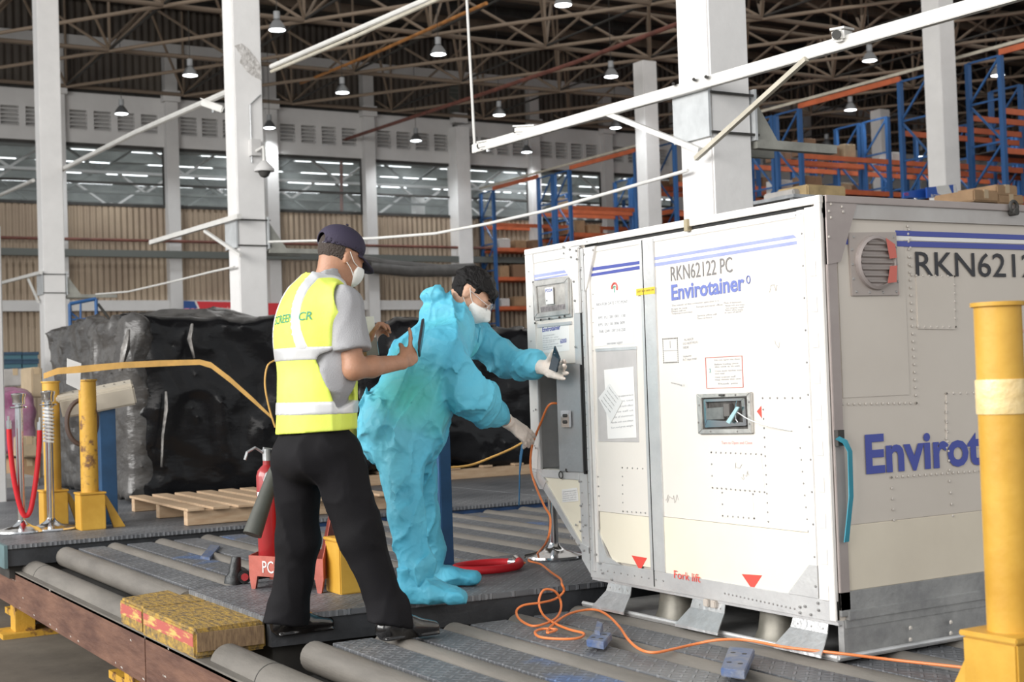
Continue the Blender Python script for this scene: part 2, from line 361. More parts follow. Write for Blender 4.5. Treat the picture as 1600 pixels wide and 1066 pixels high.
for j, y in enumerate(YN):
    t = thing('roof_truss', (XN[0], y, 9.1), 'tan steel tube space-frame truss under the dark roof, %s row from the viewer' % ordn[5-j], 'roof truss')
    member('bottom_chord', (XN[0], y, 9.1), (XN[-1], y, 9.1), 0.055, TAN, t); member('top_chord', (XN[0]+1.6, y+2.15, 10.9), (XN[-1]+1.6, y+2.15, 10.9), 0.055, TAN, t)
    for i, x in enumerate(XN):
        for sx, sy in ((1, 1), (-1, 1), (1, -1), (-1, -1)):
            member('web_member', (x, y, 9.1), (x+1.58*sx, y+2.15*sy, 10.9), 0.036, TAN if sx > 0 else TANL, t)
        member('post_member', (x, y, 9.1), (x, y, 11.4), 0.036, TANL, t)
        if i < len(XN)-1 and j > 0: member('bracing_rod', (x, y, 9.08), (x+3.15, y-4.3, 9.08), 0.045, TANL, t)
        if j > 0: member('tie_chord', (x, y, 9.12), (x, y-4.3, 9.12), 0.03, DARKSTEEL, t)
# ---------------------------------------------------------------- columns
def column(px, py, X, w_, top, label, py_c=None):
    p = Z(px, py, 'x', X); y = p.y
    t = thing('column', (X+w_/2, y+w_/2, GZ), label, 'column')
    MB().box((X, y, GZ), (X+w_, y+w_, top)).build('shaft', WHITE, t, bevel=0.012)
    return t, X, y
X1 = 2.4; X2 = 17.0
cC, _, yC = column(1127, 600, X1, 0.34, 11.5, 'white square concrete column behind the big cargo container, with a boxed steel collar')
cB, _, yB = column(379, 600, X1, 0.36, 11.5, 'white concrete column standing behind the man in the yellow vest')
cA, _, yA = column(72, 600, X1, 0.40, 11.5, 'white concrete column at the left, behind the purple-wrapped load')
cD, _, yD = column(1478, 300, X2, 0.42, 11.5, 'white column among the blue racks above the right side of the container')
cE, _, yE = column(1008, 200, X2, 0.42, 8.75, 'white column left of the boxed-collar column, its top ending below the roof truss')
cG, _, yG = column(1376, 200, 28.2, 0.42, 8.9, 'distant white column deep between the blue racks')
# chipped plaster on column B, pipe run
ch = MB()
rr_ = random.Random(3)
PLAST = mat('broken_plaster', (0.42, 0.40, 0.38), 0.95, c2=(0.72, 0.70, 0.68), vs_=25, bump=2, bs=30)
def onfront(t, X, y, pts, nm, m_, d=0.004): MB().prism([(X+a, y-d, z) for a, z in pts], (0, d, 0)).build(nm, m_, t)
zc = lambda py: Z(400, py, 'y', yB).z
onfront(cB, X1, yB, [(0.02, zc(75)), (0.11, zc(70)), (0.20, zc(78)), (0.30, zc(92)), (0.355, zc(105)), (0.355, zc(125)), (0.25, zc(120)), (0.16, zc(112)), (0.08, zc(100)), (0.10, zc(90))], 'chipped_plaster', PLAST)
MB().tube([(X1+0.19, yB-0.02, zc(255)), (X1+0.19, yB-0.02, zc(165)), (X1+0.33, yB-0.02, zc(148))], 0.01, 6).build('conduit', GALV, cB)
# steel collars with brackets and long cable pipes
COLLAR = mat('grey_collar_plate', (0.55, 0.57, 0.58), 0.5, 0.2, var=0.1, vs_=6, bump=0.2, bs=20)
def collar(px, y0, y1, yy, w_, label, ext):
    z0 = Z(px, y1, 'y', yy).z; z1 = Z(px, y0, 'y', yy).z
    t = thing('column_collar', (X1+w_/2, yy, z0), label, 'bracket')
    MB().box((X1-0.03, yy-0.012, z0), (X1-0.01, yy+w_+0.03, z1)).build('plate', COLLAR, t)
    MB().box((X1-0.012, yy-0.025, z0+0.02), (X1+w_+0.05, yy-0.012, z0+0.035)).box((X1-0.012, yy-0.025, z1-0.05), (X1+w_+0.05, yy-0.012, z1-0.035)).build('clamp_rod', DARKSTEEL, t)
    MB().box((X1+w_+0.01, yy-0.03, z0-0.01), (X1+w_+0.03, yy+w_, z1)).build('plate', COLLAR, t)
    h = z1-z0
    MB().prism([(X1+w_+0.03, yy, z0), (X1+w_+0.03, yy, z0+h*0.85), (X1+w_+0.03+h*0.6, yy, z0)], (0, 0.012, 0)).build('gusset', mat('weathered_bracket', (0.30, 0.30, 0.27), 0.7, var=0.2), t)
    MB().box((X1+w_+0.03, yy-0.02, z0-0.06), (X1+w_+ext, yy+0.05, z0)).box((X1+w_+0.03, yy+w_-0.05, z0-0.06), (X1+w_+ext*0.6, yy+w_, z0)).build('bracket_arm', mat('weathered_bracket', (0.3, 0.3, 0.27), 0.7), t)
    return t
collar(1127, 136, 214, yC, 0.34, 'grey boxed steel collar bolted around the column behind the container', 0.75)
collar(379, 338, 387, yB, 0.36, 'grey steel collar with bracket on the column behind the vested man', 0.95)
collar(72, 425, 460, yA, 0.40, 'grey steel collar with bracket on the leftmost white column', 0.95)
PIPEW = mat('white_pipe', (0.74, 0.73, 0.70), 0.5, var=0.06)
PIPEY = mat('cream_rod', (0.55, 0.51, 0.42), 0.5, var=0.15)
def pipe(pts, r_, m_, label, name='pipe', cat='pipe', X=None, n=8, sag=None):
    P = [Z(a, b, 'x', X if X is not None else c[0]) for a, b, *c in pts]
    t = MB().tube(P, r_, n).build(name, m_, None, smooth=True); return tag(t, label, cat)
XP = X1-0.06
a = Z(741, 233, 'x', XP); b = Z(1600, -13, 'x', XP)
t = thing('light_boom', a, 'long white square tube crossing the front of the collared column', 'pipe')
MB().bar(a, b, 0.05, 0.075).build('boom', PIPEW, t, bevel=0.004)
MB().bar(Z(1087, 248, 'x', XP-0.03), Z(1260, 92, 'x', XP-0.03), 0.03, 0.03).build('brace', PIPEY, t)
MB().bar(Z(946, 176, 'x', XP), Z(1094, 235, 'x', XP), 0.035, 0.035).build('brace', PIPEW, t)
MB().cyl(Z(733, 0, 'x', XP), Z(730, -90, 'x', XP), 0.012, 6).cyl(Z(742, 232, 'x', XP), Z(729, -10, 'x', XP), 0.012, 6).build('hanger_rod', PIPEW, t)
for px, py in ((1052, 131), (1084, 124), (1103, 120)): MB().cyl(Z(px, py, 'x', XP-0.03), Z(px, py, 'x', XP-0.06), 0.012, 6).build('bolt', DARKSTEEL, t)
t = thing('light_boom', Z(236, 378, 'x', XP), 'thin white tube boom with brace on the column behind the vested man', 'pipe')
MB().bar(Z(236, 379, 'x', XP), Z(374, 338, 'x', XP), 0.06, 0.06).build('boom', PIPEW, t); MB().bar(Z(320, 361, 'x', XP), Z(376, 399, 'x', XP), 0.035, 0.035).build('brace', PIPEW, t)
t = thing('light_boom', Z(0, 442, 'x', XP), 'thin white tube boom on the leftmost white column', 'pipe')
MB().bar(Z(-30, 451, 'x', XP), Z(64, 426, 'x', XP), 0.06, 0.06).build('boom', PIPEW, t); MB().bar(Z(44, 436, 'x', XP), Z(60, 472, 'x', XP), 0.035, 0.035).build('brace', PIPEW, t)
XQ = X1+0.45
pipe([(97, 265), (210, 208), (358, 143)], 0.045, PIPEW, 'long white pipe running between the two left columns', X=XQ)
pipe([(424, 104), (665, 0), (700, -16)], 0.03, PIPEW, 'double white pipe rising to the roof right of the second column', X=XQ)
pipe([(424, 112), (560, 55), (690, -4)], 0.022, PIPEY, 'tan lower pipe of the pair rising right of the second column', X=XQ+0.02)
pipe([(0, 305), (52, 282)], 0.04, PIPEW, 'short white pipe left of the leftmost column', X=XQ)
pipe([(530, 221), (760, 145), (900, 97), (1070, 33)], 0.05, REDPIPE, 'red-brown sprinkler pipe sloping up through the trusses', X=13.5)
pipe([(533, 221), (534, 352)], 0.05, REDPIPE, 'vertical red-brown pipe dropping from the sprinkler line', X=13.5)
pipe([(470, 130), (600, 77), (760, 5)], 0.04, mat('orange_pipe', (0.45, 0.19, 0.05), 0.6, var=0.3), 'thin orange pipe under the trusses', X=11)
cb = [(150, 460), (200, 456), (270, 440), (330, 425), (366, 417)]
pipe(cb, 0.014, PIPEW, 'thin white cable sagging between the two left columns', 'cable', 'cable', X=XP)
pipe([(420, 378), (500, 376), (590, 372), (680, 365), (760, 350), (850, 330), (960, 299), (1075, 266)], 0.013, PIPEW, 'thin white cable sagging between the second and the collared column', 'cable', 'cable', X=XP)
# CCTV cameras
def cctv(px, py, X, L_, label, d=(-0.6, -0.7, -0.25), w_=0.11):
    p = Z(px, py, 'x', X); t = thing('security_camera', p, label, 'camera'); d = Vector(d).normalized()
    MB().bar(p-d*L_/2, p+d*L_/2, w_, w_).build('housing', PIPEW, t, bevel=0.015); MB().bar(p+d*L_/2+Vector((0, 0, w_/2)), p-d*L_/2+Vector((0, 0, w_/2)), w_*1.15, 0.012).build('sunshield', PIPEW, t)
    MB().cyl(p+d*L_/2, p+d*(L_/2+0.012), w_*0.36, 12).build('lens', DARKSTEEL, t); MB().cyl(p, p-Vector((0, 0, w_)), 0.02, 8).build('bracket', GALV, t)
cctv(1316, 56, XP, 0.16, 'white security camera on the long white tube, right of the collared column', (-0.9, -0.4, -0.1), 0.075)
cctv(822, 203, XP, 0.22, 'white security camera on the left part of the long white tube', (-0.3, 0.9, 0.1), 0.06)
cctv(763, 226, XP, 0.2, 'white security camera at the left tip of the long white tube', (-0.3, 0.9, 0), 0.06)
cctv(333, 166, XQ, 0.35, 'white security camera on the pipe left of the second column', (0.6, -0.6, -0.35), 0.09)
p = Z(413, 268, 'y', yB-0.3); t = thing('dome_camera', p, 'round dome camera on an arm at the column behind the vested man', 'camera')
MB().lathe(p, [(0.02, 0.13), (0.06, 0.1), (0.12, 0.03), (0.12, 0)], 20).build('housing', WALLW, t, smooth=True)
MB().lathe(p-Vector((0, 0, 0.06)), [(0.0, -0.02), (0.05, 0), (0.075, 0.05), (0.075, 0.06)], 20).build('dome', DARKSTEEL, t, smooth=True)
q = Z(396, 232, 'y', yB); MB().tube([p+Vector((0, 0, 0.12)), p+Vector((0, 0, 0.3)), q+Vector((0, -0.05, -0.05))], 0.018, 8).build('arm', PIPEW, t); MB().box(q-Vector((0.06, 0.1, 0.1)), q+Vector((0.06, 0, 0.1))).build('mount_box', WALLW, t)
# ---------------------------------------------------------------- high bay lamps
LAMPS = [(433, 47, 'right of the second column, highest of the left half'), (880, 8, 'at the very top edge, middle of the picture'), (685, 85, 'between the two hanging pipes, upper middle'), (297, 118, 'between the two left columns, upper one'), (955, 120, 'just left of the short-topped white column, upper one'),
 (535, 145, 'above the vested man, in front of the brown panels'), (190, 178, 'above the louvres, right of the leftmost column'), (780, 180, 'right of the thin hanging rod'), (650, 220, 'in front of the louvres, above the masked man'), (1359, 95, 'right of the security camera on the long tube'),
 (1329, 172, 'left of the distant white column'), (1559, 118, 'at the upper right corner'), (962, 200, 'just left of the short-topped white column, lower one'), (1292, 228, 'between racks, below the sloping rail'), (823, 238, 'under the left part of the long white tube'), (1440, 245, 'deep in the right racks'), (421, 200, 'half hidden behind the second column')]
lampbody = None
for px, py, wh in LAMPS:
    zl = 8.1; p = Z(px, py, 'z', zl)
    if p.y > 33.3: p = Z(px, py, 'y', 33.2)
    if (px, py) == (421, 200): p = Z(px, py, 'y', 33.2)
    lab = 'lit bell-shaped high bay lamp '+wh
    if lampbody is None:
        t = thing('high_bay_lamp', p, lab, 'lamp', 'high bay lamps under the roof')
        MB().lathe(p, [(0.17, 0.0), (0.175, 0.01), (0.15, 0.08), (0.09, 0.17), (0.05, 0.21), (0.05, 0.22)], 24).build('reflector', mat('spun_aluminium', (0.30, 0.31, 0.32), 0.35, 0.7), t, smooth=True)
        MB().cyl(p+Vector((0, 0, 0.22)), p+Vector((0, 0, 0.37)), 0.065, 16).build('ballast_housing', mat('ballast_grey', (0.35, 0.36, 0.37), 0.5), t, smooth=True)
        MB().lathe(p-Vector((0, 0, 0.012)), [(0.0, -0.012), (0.10, -0.006), (0.162, 0.01), (0.162, 0.014)], 24).build('diffuser', LAMPGLOW, t, smooth=True)
        MB().cyl(p+Vector((0, 0, 0.37)), p+Vector((0, 0, 3.2)), 0.008, 6).build('suspension', DARKSTEEL, t); lampbody = t; kk = list(t.children)
    else: t = copy_tree(lampbody, p, lab, kk)
    l = bpy.data.lights.new('lamp_light', 'SPOT'); l.energy = 220; l.spot_size = R(140); l.spot_blend = 0.5; l.shadow_soft_size = 0.16; l.color = (0.93, 0.97, 1)
    lo = bpy.data.objects.new('lamp_light', l); lo.location = p-Vector((0, 0, 0.08)); COL.objects.link(lo)
# ---------------------------------------------------------------- pallet racks
XR = 18.0; YD = 0.85
rows = [(33.15, 'against the back wall'), (29.78, 'second from the back wall'), (28.9, 'third from the back wall'), (25.0, 'left of the short-topped column'), (24.1, 'directly behind the short-topped column'), (20.45, 'behind the collared column'), (19.55, 'right of the collared column'), (15.8, 'left of the white column among the racks'), (14.05, 'right of the white column among the racks'), (10.4, 'farthest to the right')]
unit = MB().box((-0.045, -0.045, 0), (0.045, 0.045, 1))
zig = MB(); H_ = 6.8-GZ; nz = 9
for k in range(nz):
    z0 = k*H_/nz; z1 = (k+1)*H_/nz; zig.bar((0, 0 if k % 2 else YD-0.08, z0), (0, YD-0.08 if k % 2 else 0, z1), 0.03, 0.04); zig.bar((0, 0, z1), (0, YD-0.08, z1), 0.03, 0.04)
SHORT = ['by the back wall', 'second from wall', 'third from wall', 'left of short column', 'behind short column', 'behind collared column', 'right of collared column', 'left of rack column', 'right of rack column', 'farthest right']
cache = {}
def inst(key, mb, m_, parent, M):
    if key not in cache:
        o = mb.build(key, m_, None); o.parent = parent; o.matrix_local = M; cache[key] = o; return o
    return share(cache[key], parent, M)
NB = 8; BW = 2.7; LV = [1.4, 2.35, 3.2, 4.1, 5.0, 5.75]
beam = MB().box((0, -0.025, -0.055), (BW-0.09, 0.025, 0.055)); shelf = MB().box((0, 0.03, 0.03), (BW-0.09, YD-0.12, 0.05))
rkb = random.Random(11)
boxes = []
for (y, where) in rows:
    t = thing('pallet_rack', (XR, y, GZ), 'tall blue and orange pallet rack row %s' % where, 'rack')
    for i in range(NB+1):
        for dy in (0, YD-0.08): inst('upright', unit, BLUEB, t, Matrix.Translation((i*BW, dy+0.04, 0)) @ Matrix.Diagonal((1, 1, H_, 1)))
        inst('brace_lattice', zig, BLUEB, t, Matrix.Translation((i*BW, 0.04, 0)))
        if i < NB:
            for k, z in enumerate(LV):
                for dy in (0, YD-0.08): inst('beam', beam, ORANGEB, t, Matrix.Translation((i*BW+0.045, dy+0.04, z-GZ)))
                if k < 5 and rkb.random() < 0.8: inst('shelf', shelf, mat('dark_shelf', (0.06, 0.055, 0.05), 0.8, var=0.3), t, Matrix.Translation((i*BW+0.045, 0.04, z-GZ)))
                if k >= 2 and i < 3 and rkb.random() < 0.6: boxes.append((XR+i*BW+0.2, y, z+0.06, '%s shelf, %s bay, rack row %s' % ({2: 'low', 3: 'middle', 4: 'upper', 5: 'top'}[k], ['near', 'second', 'third'][i], SHORT[rows.index((y, where))])))
rail = MB().bar((XR, 9.5, 6.97), (XR, 34, 6.97), 0.05, 0.06).build('rack_rail', PIPEY); tag(rail, 'pale tie rail running along the tops of the blue racks', 'rail')
for a, b in ((30.6, 33.2), (25.8, 28.9), (21.2, 24.1), (16.6, 19.6), (10.6, 14.1)):
    tag(MB().bar((XR, a, 6.86), (XR, b, 6.86), 0.05, 0.11).build('aisle_beam', ORANGEB), 'orange beam bridging the aisle at rack top, between rows %.0f m from the back wall' % (YW-b), 'beam')
BX = [CARD, mat('pale_carton', (0.42, 0.33, 0.22), 0.85, var=0.1), mat('white_wrapped_goods', (0.6, 0.58, 0.56), 0.5), mat('brown_carton', (0.25, 0.15, 0.09), 0.85)]
bi = None
nbx = 0
for (x, y, z, wl) in boxes:
    k = rkb.randint(1, 3); xx = x
    for q in range(k):
        s = (rkb.uniform(0.3, 0.6), rkb.uniform(0.3, 0.5), rkb.uniform(0.18, 0.4))
        if nbx > 90: break
        m_ = rkb.choice(BX); b = MB().box((xx, y+0.12, z), (xx+s[0], y+0.12+s[1], z+s[2])).box((xx+s[0]*0.45, y+0.115, z+s[2]*0.5), (xx+s[0]*0.55, y+0.12+s[1], z+s[2]+0.003)).build('carton', m_, None, bevel=0.01, seg=1); nbx += 1
        tag(b, '%s carton, %s on %s' % ({'cardboard': 'brown', 'pale_carton': 'pale', 'white_wrapped_goods': 'white wrapped', 'brown_carton': 'dark brown'}[m_.name], ['first', 'second', 'third'][q], wl), 'box', 'cartons on the rack shelves'); xx += s[0]+rkb.uniform(0.05, 0.3)
# signs above the container
t = thing('aisle_sign', Z(1455, 308, 'x', 9.0), 'blue aisle sign reading ROW 10, partly covered with white paint', 'sign')
p0 = Z(1453, 310, 'y', 8.0)
SB = mat('sign_blue', (0.02, 0.09, 0.42), 0.4)
def quad_on(px4, k, v, th, nm, m_, par):
    P = [Z(a, b, k, v) for a, b in px4]; d = {'x': (th, 0, 0), 'y': (0, th, 0)}[k]; return MB().prism(P, d).build(nm, m_, par)
ys = 8.0
quad_on([(1448, 293), (1494, 288), (1496, 309), (1449, 309)], 'y', ys, 0.02, 'sign_board', SB, t)
quad_on([(1463, 291), (1482, 289), (1488, 303), (1476, 306), (1466, 303)], 'y', ys-0.006, 0.005, 'white_patch', PIPEW, t)
quad_on([(1490, 289), (1494, 288), (1495, 304), (1491, 305)], 'y', ys-0.006, 0.005, 'white_patch', PIPEW, t)
o_ = Z(1455, 309, 'y', ys-0.008); text('ROW 10', o_, (1, 0, 0), (0, 0, 1), 0.045, 0.22, PIPEW, t, bold=0.01)
t = thing('aisle_sign', Z(1430, 308, 'x', 9.0), 'small slanted blue sign left of the ROW 10 sign', 'sign')
quad_on([(1413, 300), (1446, 294), (1447, 309), (1412, 309)], 'y', ys+0.1, 0.02, 'sign_board', SB, t)
o_ = Z(1412, 306, 'y', ys+0.09); text('TCS', o_, (1, 0, 0.15), (0, 0, 1), 0.03, 0.08, mat('sign_red', (0.7, 0.06, 0.05), 0.5), t, bold=0.01)
MB().cyl(Z(1470, 300, 'y', ys+0.03), Vector((Z(1470, 300, 'y', ys+0.03).x, ys+0.03, GZ)), 0.02, 8).build('sign_post', GALV, t)
MB().cyl(Z(1430, 303, 'y', ys+0.13), Vector((Z(1430, 303, 'y', ys+0.13).x, ys+0.13, GZ)), 0.02, 8).build('sign_post', GALV, t)
# banner on the back wall
t = thing('wall_banner', Z(360, 490, 'y', YW-0.45), 'blue and red banner on the back wall behind the second column', 'banner')
BR_ = mat('banner_red', (0.62, 0.03, 0.04), 0.5); yb = YW-0.62
quad_on([(287, 470), (304, 471), (320, 505), (287, 504)], 'y', yb, 0.01, 'blue_panel', SB if False else mat('banner_blue', (0.02, 0.07, 0.24), 0.5), t)
quad_on([(307, 471), (442, 474), (442, 507), (322, 505)], 'y', yb, 0.01, 'red_panel', BR_, t)
quad_on([(304, 471), (307, 471), (322, 505), (319, 505)], 'y', yb-0.002, 0.01, 'white_line', PIPEW, t)
text('TCS', Z(288, 491, 'y', yb-0.01), (1, 0, -0.0), (0, 0, 1), 0.16, 0.40, mat('banner_pink', (0.75, 0.3, 0.35), 0.5), t, bold=0.02)
text('THÀNH', Z(344, 486, 'y', yb-0.01), (1, 0, 0), (0, 0, 1), 0.09, 0.45, PIPEW, t, bold=0.02)
text('LƯỢNG ĐIỆN BIÊN', Z(316, 495.5, 'y', yb-0.01), (1, 0, 0), (0, 0, 1), 0.12, 1.15, PIPEW, t, bold=0.02)
# ---------------------------------------------------------------- roller decks
def treadplate(name, c, c2, blue=None):
    M = mat(name, c, 0.5, 0.3); nt = M.node_tree; b = nt.nodes['Principled BSDF']; L = nt.links; tc = nt.nodes.new('ShaderNodeTexCoord')
    n = nt.nodes.new('ShaderNodeTexNoise'); n.inputs['Scale'].default_value = 2.2; n.inputs['Detail'].default_value = 7; L.new(tc.outputs['Object'], n.inputs[0])
    cr = nt.nodes.new('ShaderNodeValToRGB'); cr.color_ramp.elements[0].position = 0.35; cr.color_ramp.elements[1].position = 0.66; cr.color_ramp.elements[0].color = (*c, 1); cr.color_ramp.elements[1].color = (*c2, 1)
    if blue: e = cr.color_ramp.elements.new(0.58); e.color = (*c, 1); cr.color_ramp.elements[2].color = (*blue, 1)
    L.new(n.outputs[0], cr.inputs[0])
    # diamond lugs: two crossed families of short bars
    h = None
    for rot, off in ((45, 0), (-45, 0.5)):
        mp = nt.nodes.new('ShaderNodeMapping'); mp.inputs['Rotation'].default_value = (0, 0, R(rot)); mp.inputs['Scale'].default_value = (24, 24, 24); L.new(tc.outputs['Object'], mp.inputs[0])
        mp.inputs['Location'].default_value = (off, off, 0)
        sp = nt.nodes.new('ShaderNodeSeparateXYZ'); L.new(mp.outputs[0], sp.inputs[0])
        def frac(o, k, w_):
            a = nt.nodes.new('ShaderNodeMath'); a.operation = 'MULTIPLY'; a.inputs[1].default_value = k; L.new(o, a.inputs[0])
            f = nt.nodes.new('ShaderNodeMath'); f.operation = 'FRACT'; L.new(a.outputs[0], f.inputs[0]); s = nt.nodes.new('ShaderNodeMath'); s.operation = 'SUBTRACT'; s.inputs[1].default_value = 0.5; L.new(f.outputs[0], s.inputs[0])
            q = nt.nodes.new('ShaderNodeMath'); q.operation = 'ABSOLUTE'; L.new(s.outputs[0], q.inputs[0]); r_ = nt.nodes.new('ShaderNodeMapRange'); r_.inputs[1].default_value = w_; r_.inputs[2].default_value = w_*0.6; L.new(q.outputs[0], r_.inputs[0]); return r_.outputs[0]
        a = frac(sp.outputs[0], 1.0, 0.16); c_ = frac(sp.outputs[1], 0.5, 0.36); mu = nt.nodes.new('ShaderNodeMath'); mu.operation = 'MULTIPLY'; L.new(a, mu.inputs[0]); L.new(c_, mu.inputs[1])
        if h is None: h = mu.outputs[0]
        else:
            mx_ = nt.nodes.new('ShaderNodeMath'); mx_.operation = 'MAXIMUM'; L.new(h, mx_.inputs[0]); L.new(mu.outputs[0], mx_.inputs[1]); h = mx_.outputs[0]
    mix = nt.nodes.new('ShaderNodeMix'); mix.data_type = 'RGBA'; mix.blend_type = 'MULTIPLY'; mix.inputs[7].default_value = (1.5, 1.5, 1.5, 1); L.new(cr.outputs[0], mix.inputs[6]); L.new(h, mix.inputs[0]); L.new(mix.outputs[2], b.inputs['Base Color'])
    bp = nt.nodes.new('ShaderNodeBump'); bp.inputs['Strength'].default_value = 1; bp.inputs['Distance'].default_value = 0.004; L.new(h, bp.inputs['Height']); L.new(bp.outputs[0], b.inputs['Normal']); return M
TREAD = treadplate('tread_plate', (0.10, 0.105, 0.115), (0.18, 0.185, 0.195))
TREADB = treadplate('blue_worn_tread_plate', (0.13, 0.135, 0.145), (0.22, 0.22, 0.225), (0.09, 0.14, 0.26))
ROLL = mat('worn_grey_roller', (0.125, 0.115, 0.102), 0.6, 0.05, c2=(0.185, 0.17, 0.15), vs_=3, bump=0.15, bs=50, stretch=(3, 0.6, 3))
EDGE = mat('dark_blue_grey_edge', (0.028, 0.03, 0.034), 0.55, var=0.35, vs_=5, bump=0.2)
DECKB = mat('dark_deck_bed', (0.035, 0.033, 0.03), 0.9, var=0.3)
RR = 0.062
def roller_bed(name, label, x0, xs, y0, y1, top, under, skip_first_strip=False, breaks=(), bw=0.075):
    t = thing(name, (x0, y0, under), label, 'roller deck')
    for i, x in enumerate(xs):
        segs = [(y0, y1)]
        for s0, s1 in segs:
            MB().cyl((x, s0, top-RR), (x, s1, top-RR), RR, 20).build('roller', ROLL, t, smooth=True)
        if i < len(xs)-1:
            xa, xb = x+RR+0.008, xs[i+1]-RR-0.008; z = top-0.014
            MB().box((xa, y0+0.02, z-0.02), (xb, y1-0.02, z)).build('tread_strip', TREADB if i % 2 else TREAD, t, bevel=0.003, seg=1)
    MB().box((xs[0]-0.05, y0, under), (xs[-1]+0.1, y1, top-0.135)).build('deck_bed', DECKB, t)
    return t
SP = 0.315
roller_bed('roller_deck', 'grey roller deck with tread strips in the foreground, under the container and the vested man', -1.5, [-1.30+SP*k for k in range(11)], -1.14, 1.60, 0.0, -0.2)
roller_bed('roller_deck', 'grey roller deck with worn blue tread strips behind the fire extinguisher, left', -1.5, [-1.42+0.30*k for k in range(14)], 2.82, 5.24, 0.075, -0.2)
# front edge rollers beside the rust beam
for (y0, y1, lab) in ((2.97, 5.8, 'long grey edge roller behind the rusty beam, left of the yellow blocks'), (-1.3, 1.78, 'long grey edge roller right of the yellow blocks, at the feet of the vested man')):
    t = thing('edge_roller', (-1.6, y0, -0.15), lab, 'roller')
    MB().cyl((-1.595, y0, -0.075), (-1.595, y1, -0.075), 0.075, 24).build('roller', ROLL, t, smooth=True)
    MB().cyl((-1.595, (1.28 if y0 < 0 else 5.0), -0.075), (-1.595, (1.286 if y0 < 0 else 5.006), -0.075), 0.0765, 24).build('joint_ring', DARKSTEEL, t)
# platform with the fire extinguishers
t = thing('deck_platform', (0.5, 1.66, -0.1), 'dark tread-plate platform under the masked man and the fire extinguishers', 'platform')
MB().prism([(-1.42, 1.80, 0.055), (-1.42, 2.82, 0.055), (3.5, 2.82, 0.055), (3.5, 1.50, 0.055), (0.2, 1.66, 0.055)], (0, 0, 0.025)).build('tread_plate', TREAD, t, bevel=0.003)
MB().prism([(-1.40, 1.812, 0.055), (-1.40, 1.86, 0.055), (0.2, 1.72, 0.055), (3.5, 1.56, 0.055), (3.5, 1.51, 0.055), (0.2, 1.672, 0.055)], (0, 0, -0.10)).build('edge_channel', EDGE, t)
MB().box((-1.36, 1.9, -0.2), (3.5, 2.82, 0.05)).build('platform_bed', DECKB, t)
# rear platform
t = thing('deck_platform', (0, 5.27, -0.5), 'large dark rear platform carrying bollards, barrier posts and wrapped loads', 'platform')
for i in range(4):
    xa = -1.76+i*2.0
    MB().box((xa, 5.27, 0.085), (xa+1.99, 12.5, 0.11)).build('tread_plate', TREAD, t, bevel=0.003)
    MB().box((xa, 5.29, -0.02), (xa+1.985, 5.34, 0.082)).build('edge_channel', EDGE if i < 1 else mat('blue_edge', (0.02, 0.06, 0.16), 0.5, var=0.4), t)
MB().box((-1.74, 5.34, -0.1), (6.2, 12.4, 0.084)).build('platform_bed', DECKB, t)
MB().box((-1.78, 5.27, -0.03), (-1.76, 5.9, 0.11)).build('end_plate', mat('teal_plate', (0.10, 0.16, 0.17), 0.5, var=0.2), t)
# small platform under the near yellow bollard
t = thing('deck_platform', (-0.4, -1.6, -0.5), 'dark platform corner under the nearest yellow bollard', 'platform')
MB().box((-1.0, -2.2, 0.08), (1.5, -1.16, 0.11)).build('tread_plate', TREAD, t); MB().box((-1.0, -2.2, -0.5), (1.5, -1.18, 0.08)).build('platform_bed', EDGE, t)
# rusty beams along the deck edge
RUST = mat('rusty_brown_beam', (0.085, 0.038, 0.026), 0.7, c2=(0.17, 0.085, 0.055), vs_=5, bump=0.5, bs=18, stretch=(3, 0.5, 2.5))
OLDPAINT = mat('scratches', (0.42, 0.39, 0.36), 0.8)
rs = random.Random(5)
for (ya, yb_, lab) in ((2.565, 8.0, 'long rusty brown steel beam at the lower left, under the grey edge roller'), (-1.3, 2.555, 'rusty brown steel beam at the bottom, right of the beam joint')):
    t = thing('deck_beam', (-1.7, ya, -0.5), lab, 'beam')
    MB().box((-1.705, ya, -0.285), (-1.665, yb_, -0.062)).build('web', RUST, t, bevel=0.004)
    MB().box((-1.705, ya, -0.078), (-1.62, yb_, -0.058)).build('flange', ROLL, t)
    MB().box((-1.69, ya, -0.285), (-1.60, yb_, -0.27)).build('flange', RUST, t)
    for k in range(14):
        y = rs.uniform(max(ya, 0.9), min(yb_, 5.5)); z = rs.choice([-0.27, -0.265, -0.075, -0.2, -0.12]); l = rs.uniform(0.006, 0.035)
        MB().prism([(-1.7052, y, z), (-1.7052, y+l, z+0.003), (-1.7052, y+l*0.8, z+0.009), (-1.7052, y+l*0.1, z+0.006)], (-0.0012, 0, 0)).build('paint_scar', OLDPAINT, t)
YEL = mat('yellow_paint', (0.50, 0.265, 0.025), 0.5, c2=(0.62, 0.36, 0.05), vs_=4, bump=0.15, bs=30, coat=0.15)
YELR = mat('chipped_yellow_paint', (0.54, 0.30, 0.035), 0.55, c2=(0.16, 0.075, 0.03), vs_=11, thr=(0.54, 0.62), bump=0.3, bs=30)
for k, y in enumerate((2.98, 5.65)):
    t = thing('beam_support', (-1.6, y, GZ), 'yellow steel leg under the rusty beam, %s' % ('below the yellow blocks' if k == 0 else 'at the left edge of the picture'), 'support')
    MB().box((-1.66, y-0.05, GZ+0.02), (-1.54, y+0.10, -0.285)).build('leg', YELR, t); MB().box((-1.75, y-0.12, GZ), (-1.2, y+0.18, GZ+0.03)).build('foot', YELR, t)
    MB().box((-1.58, y+0.1, GZ+0.05), (-1.5, y+0.7, GZ+0.09)).build('tie', YELR, t)
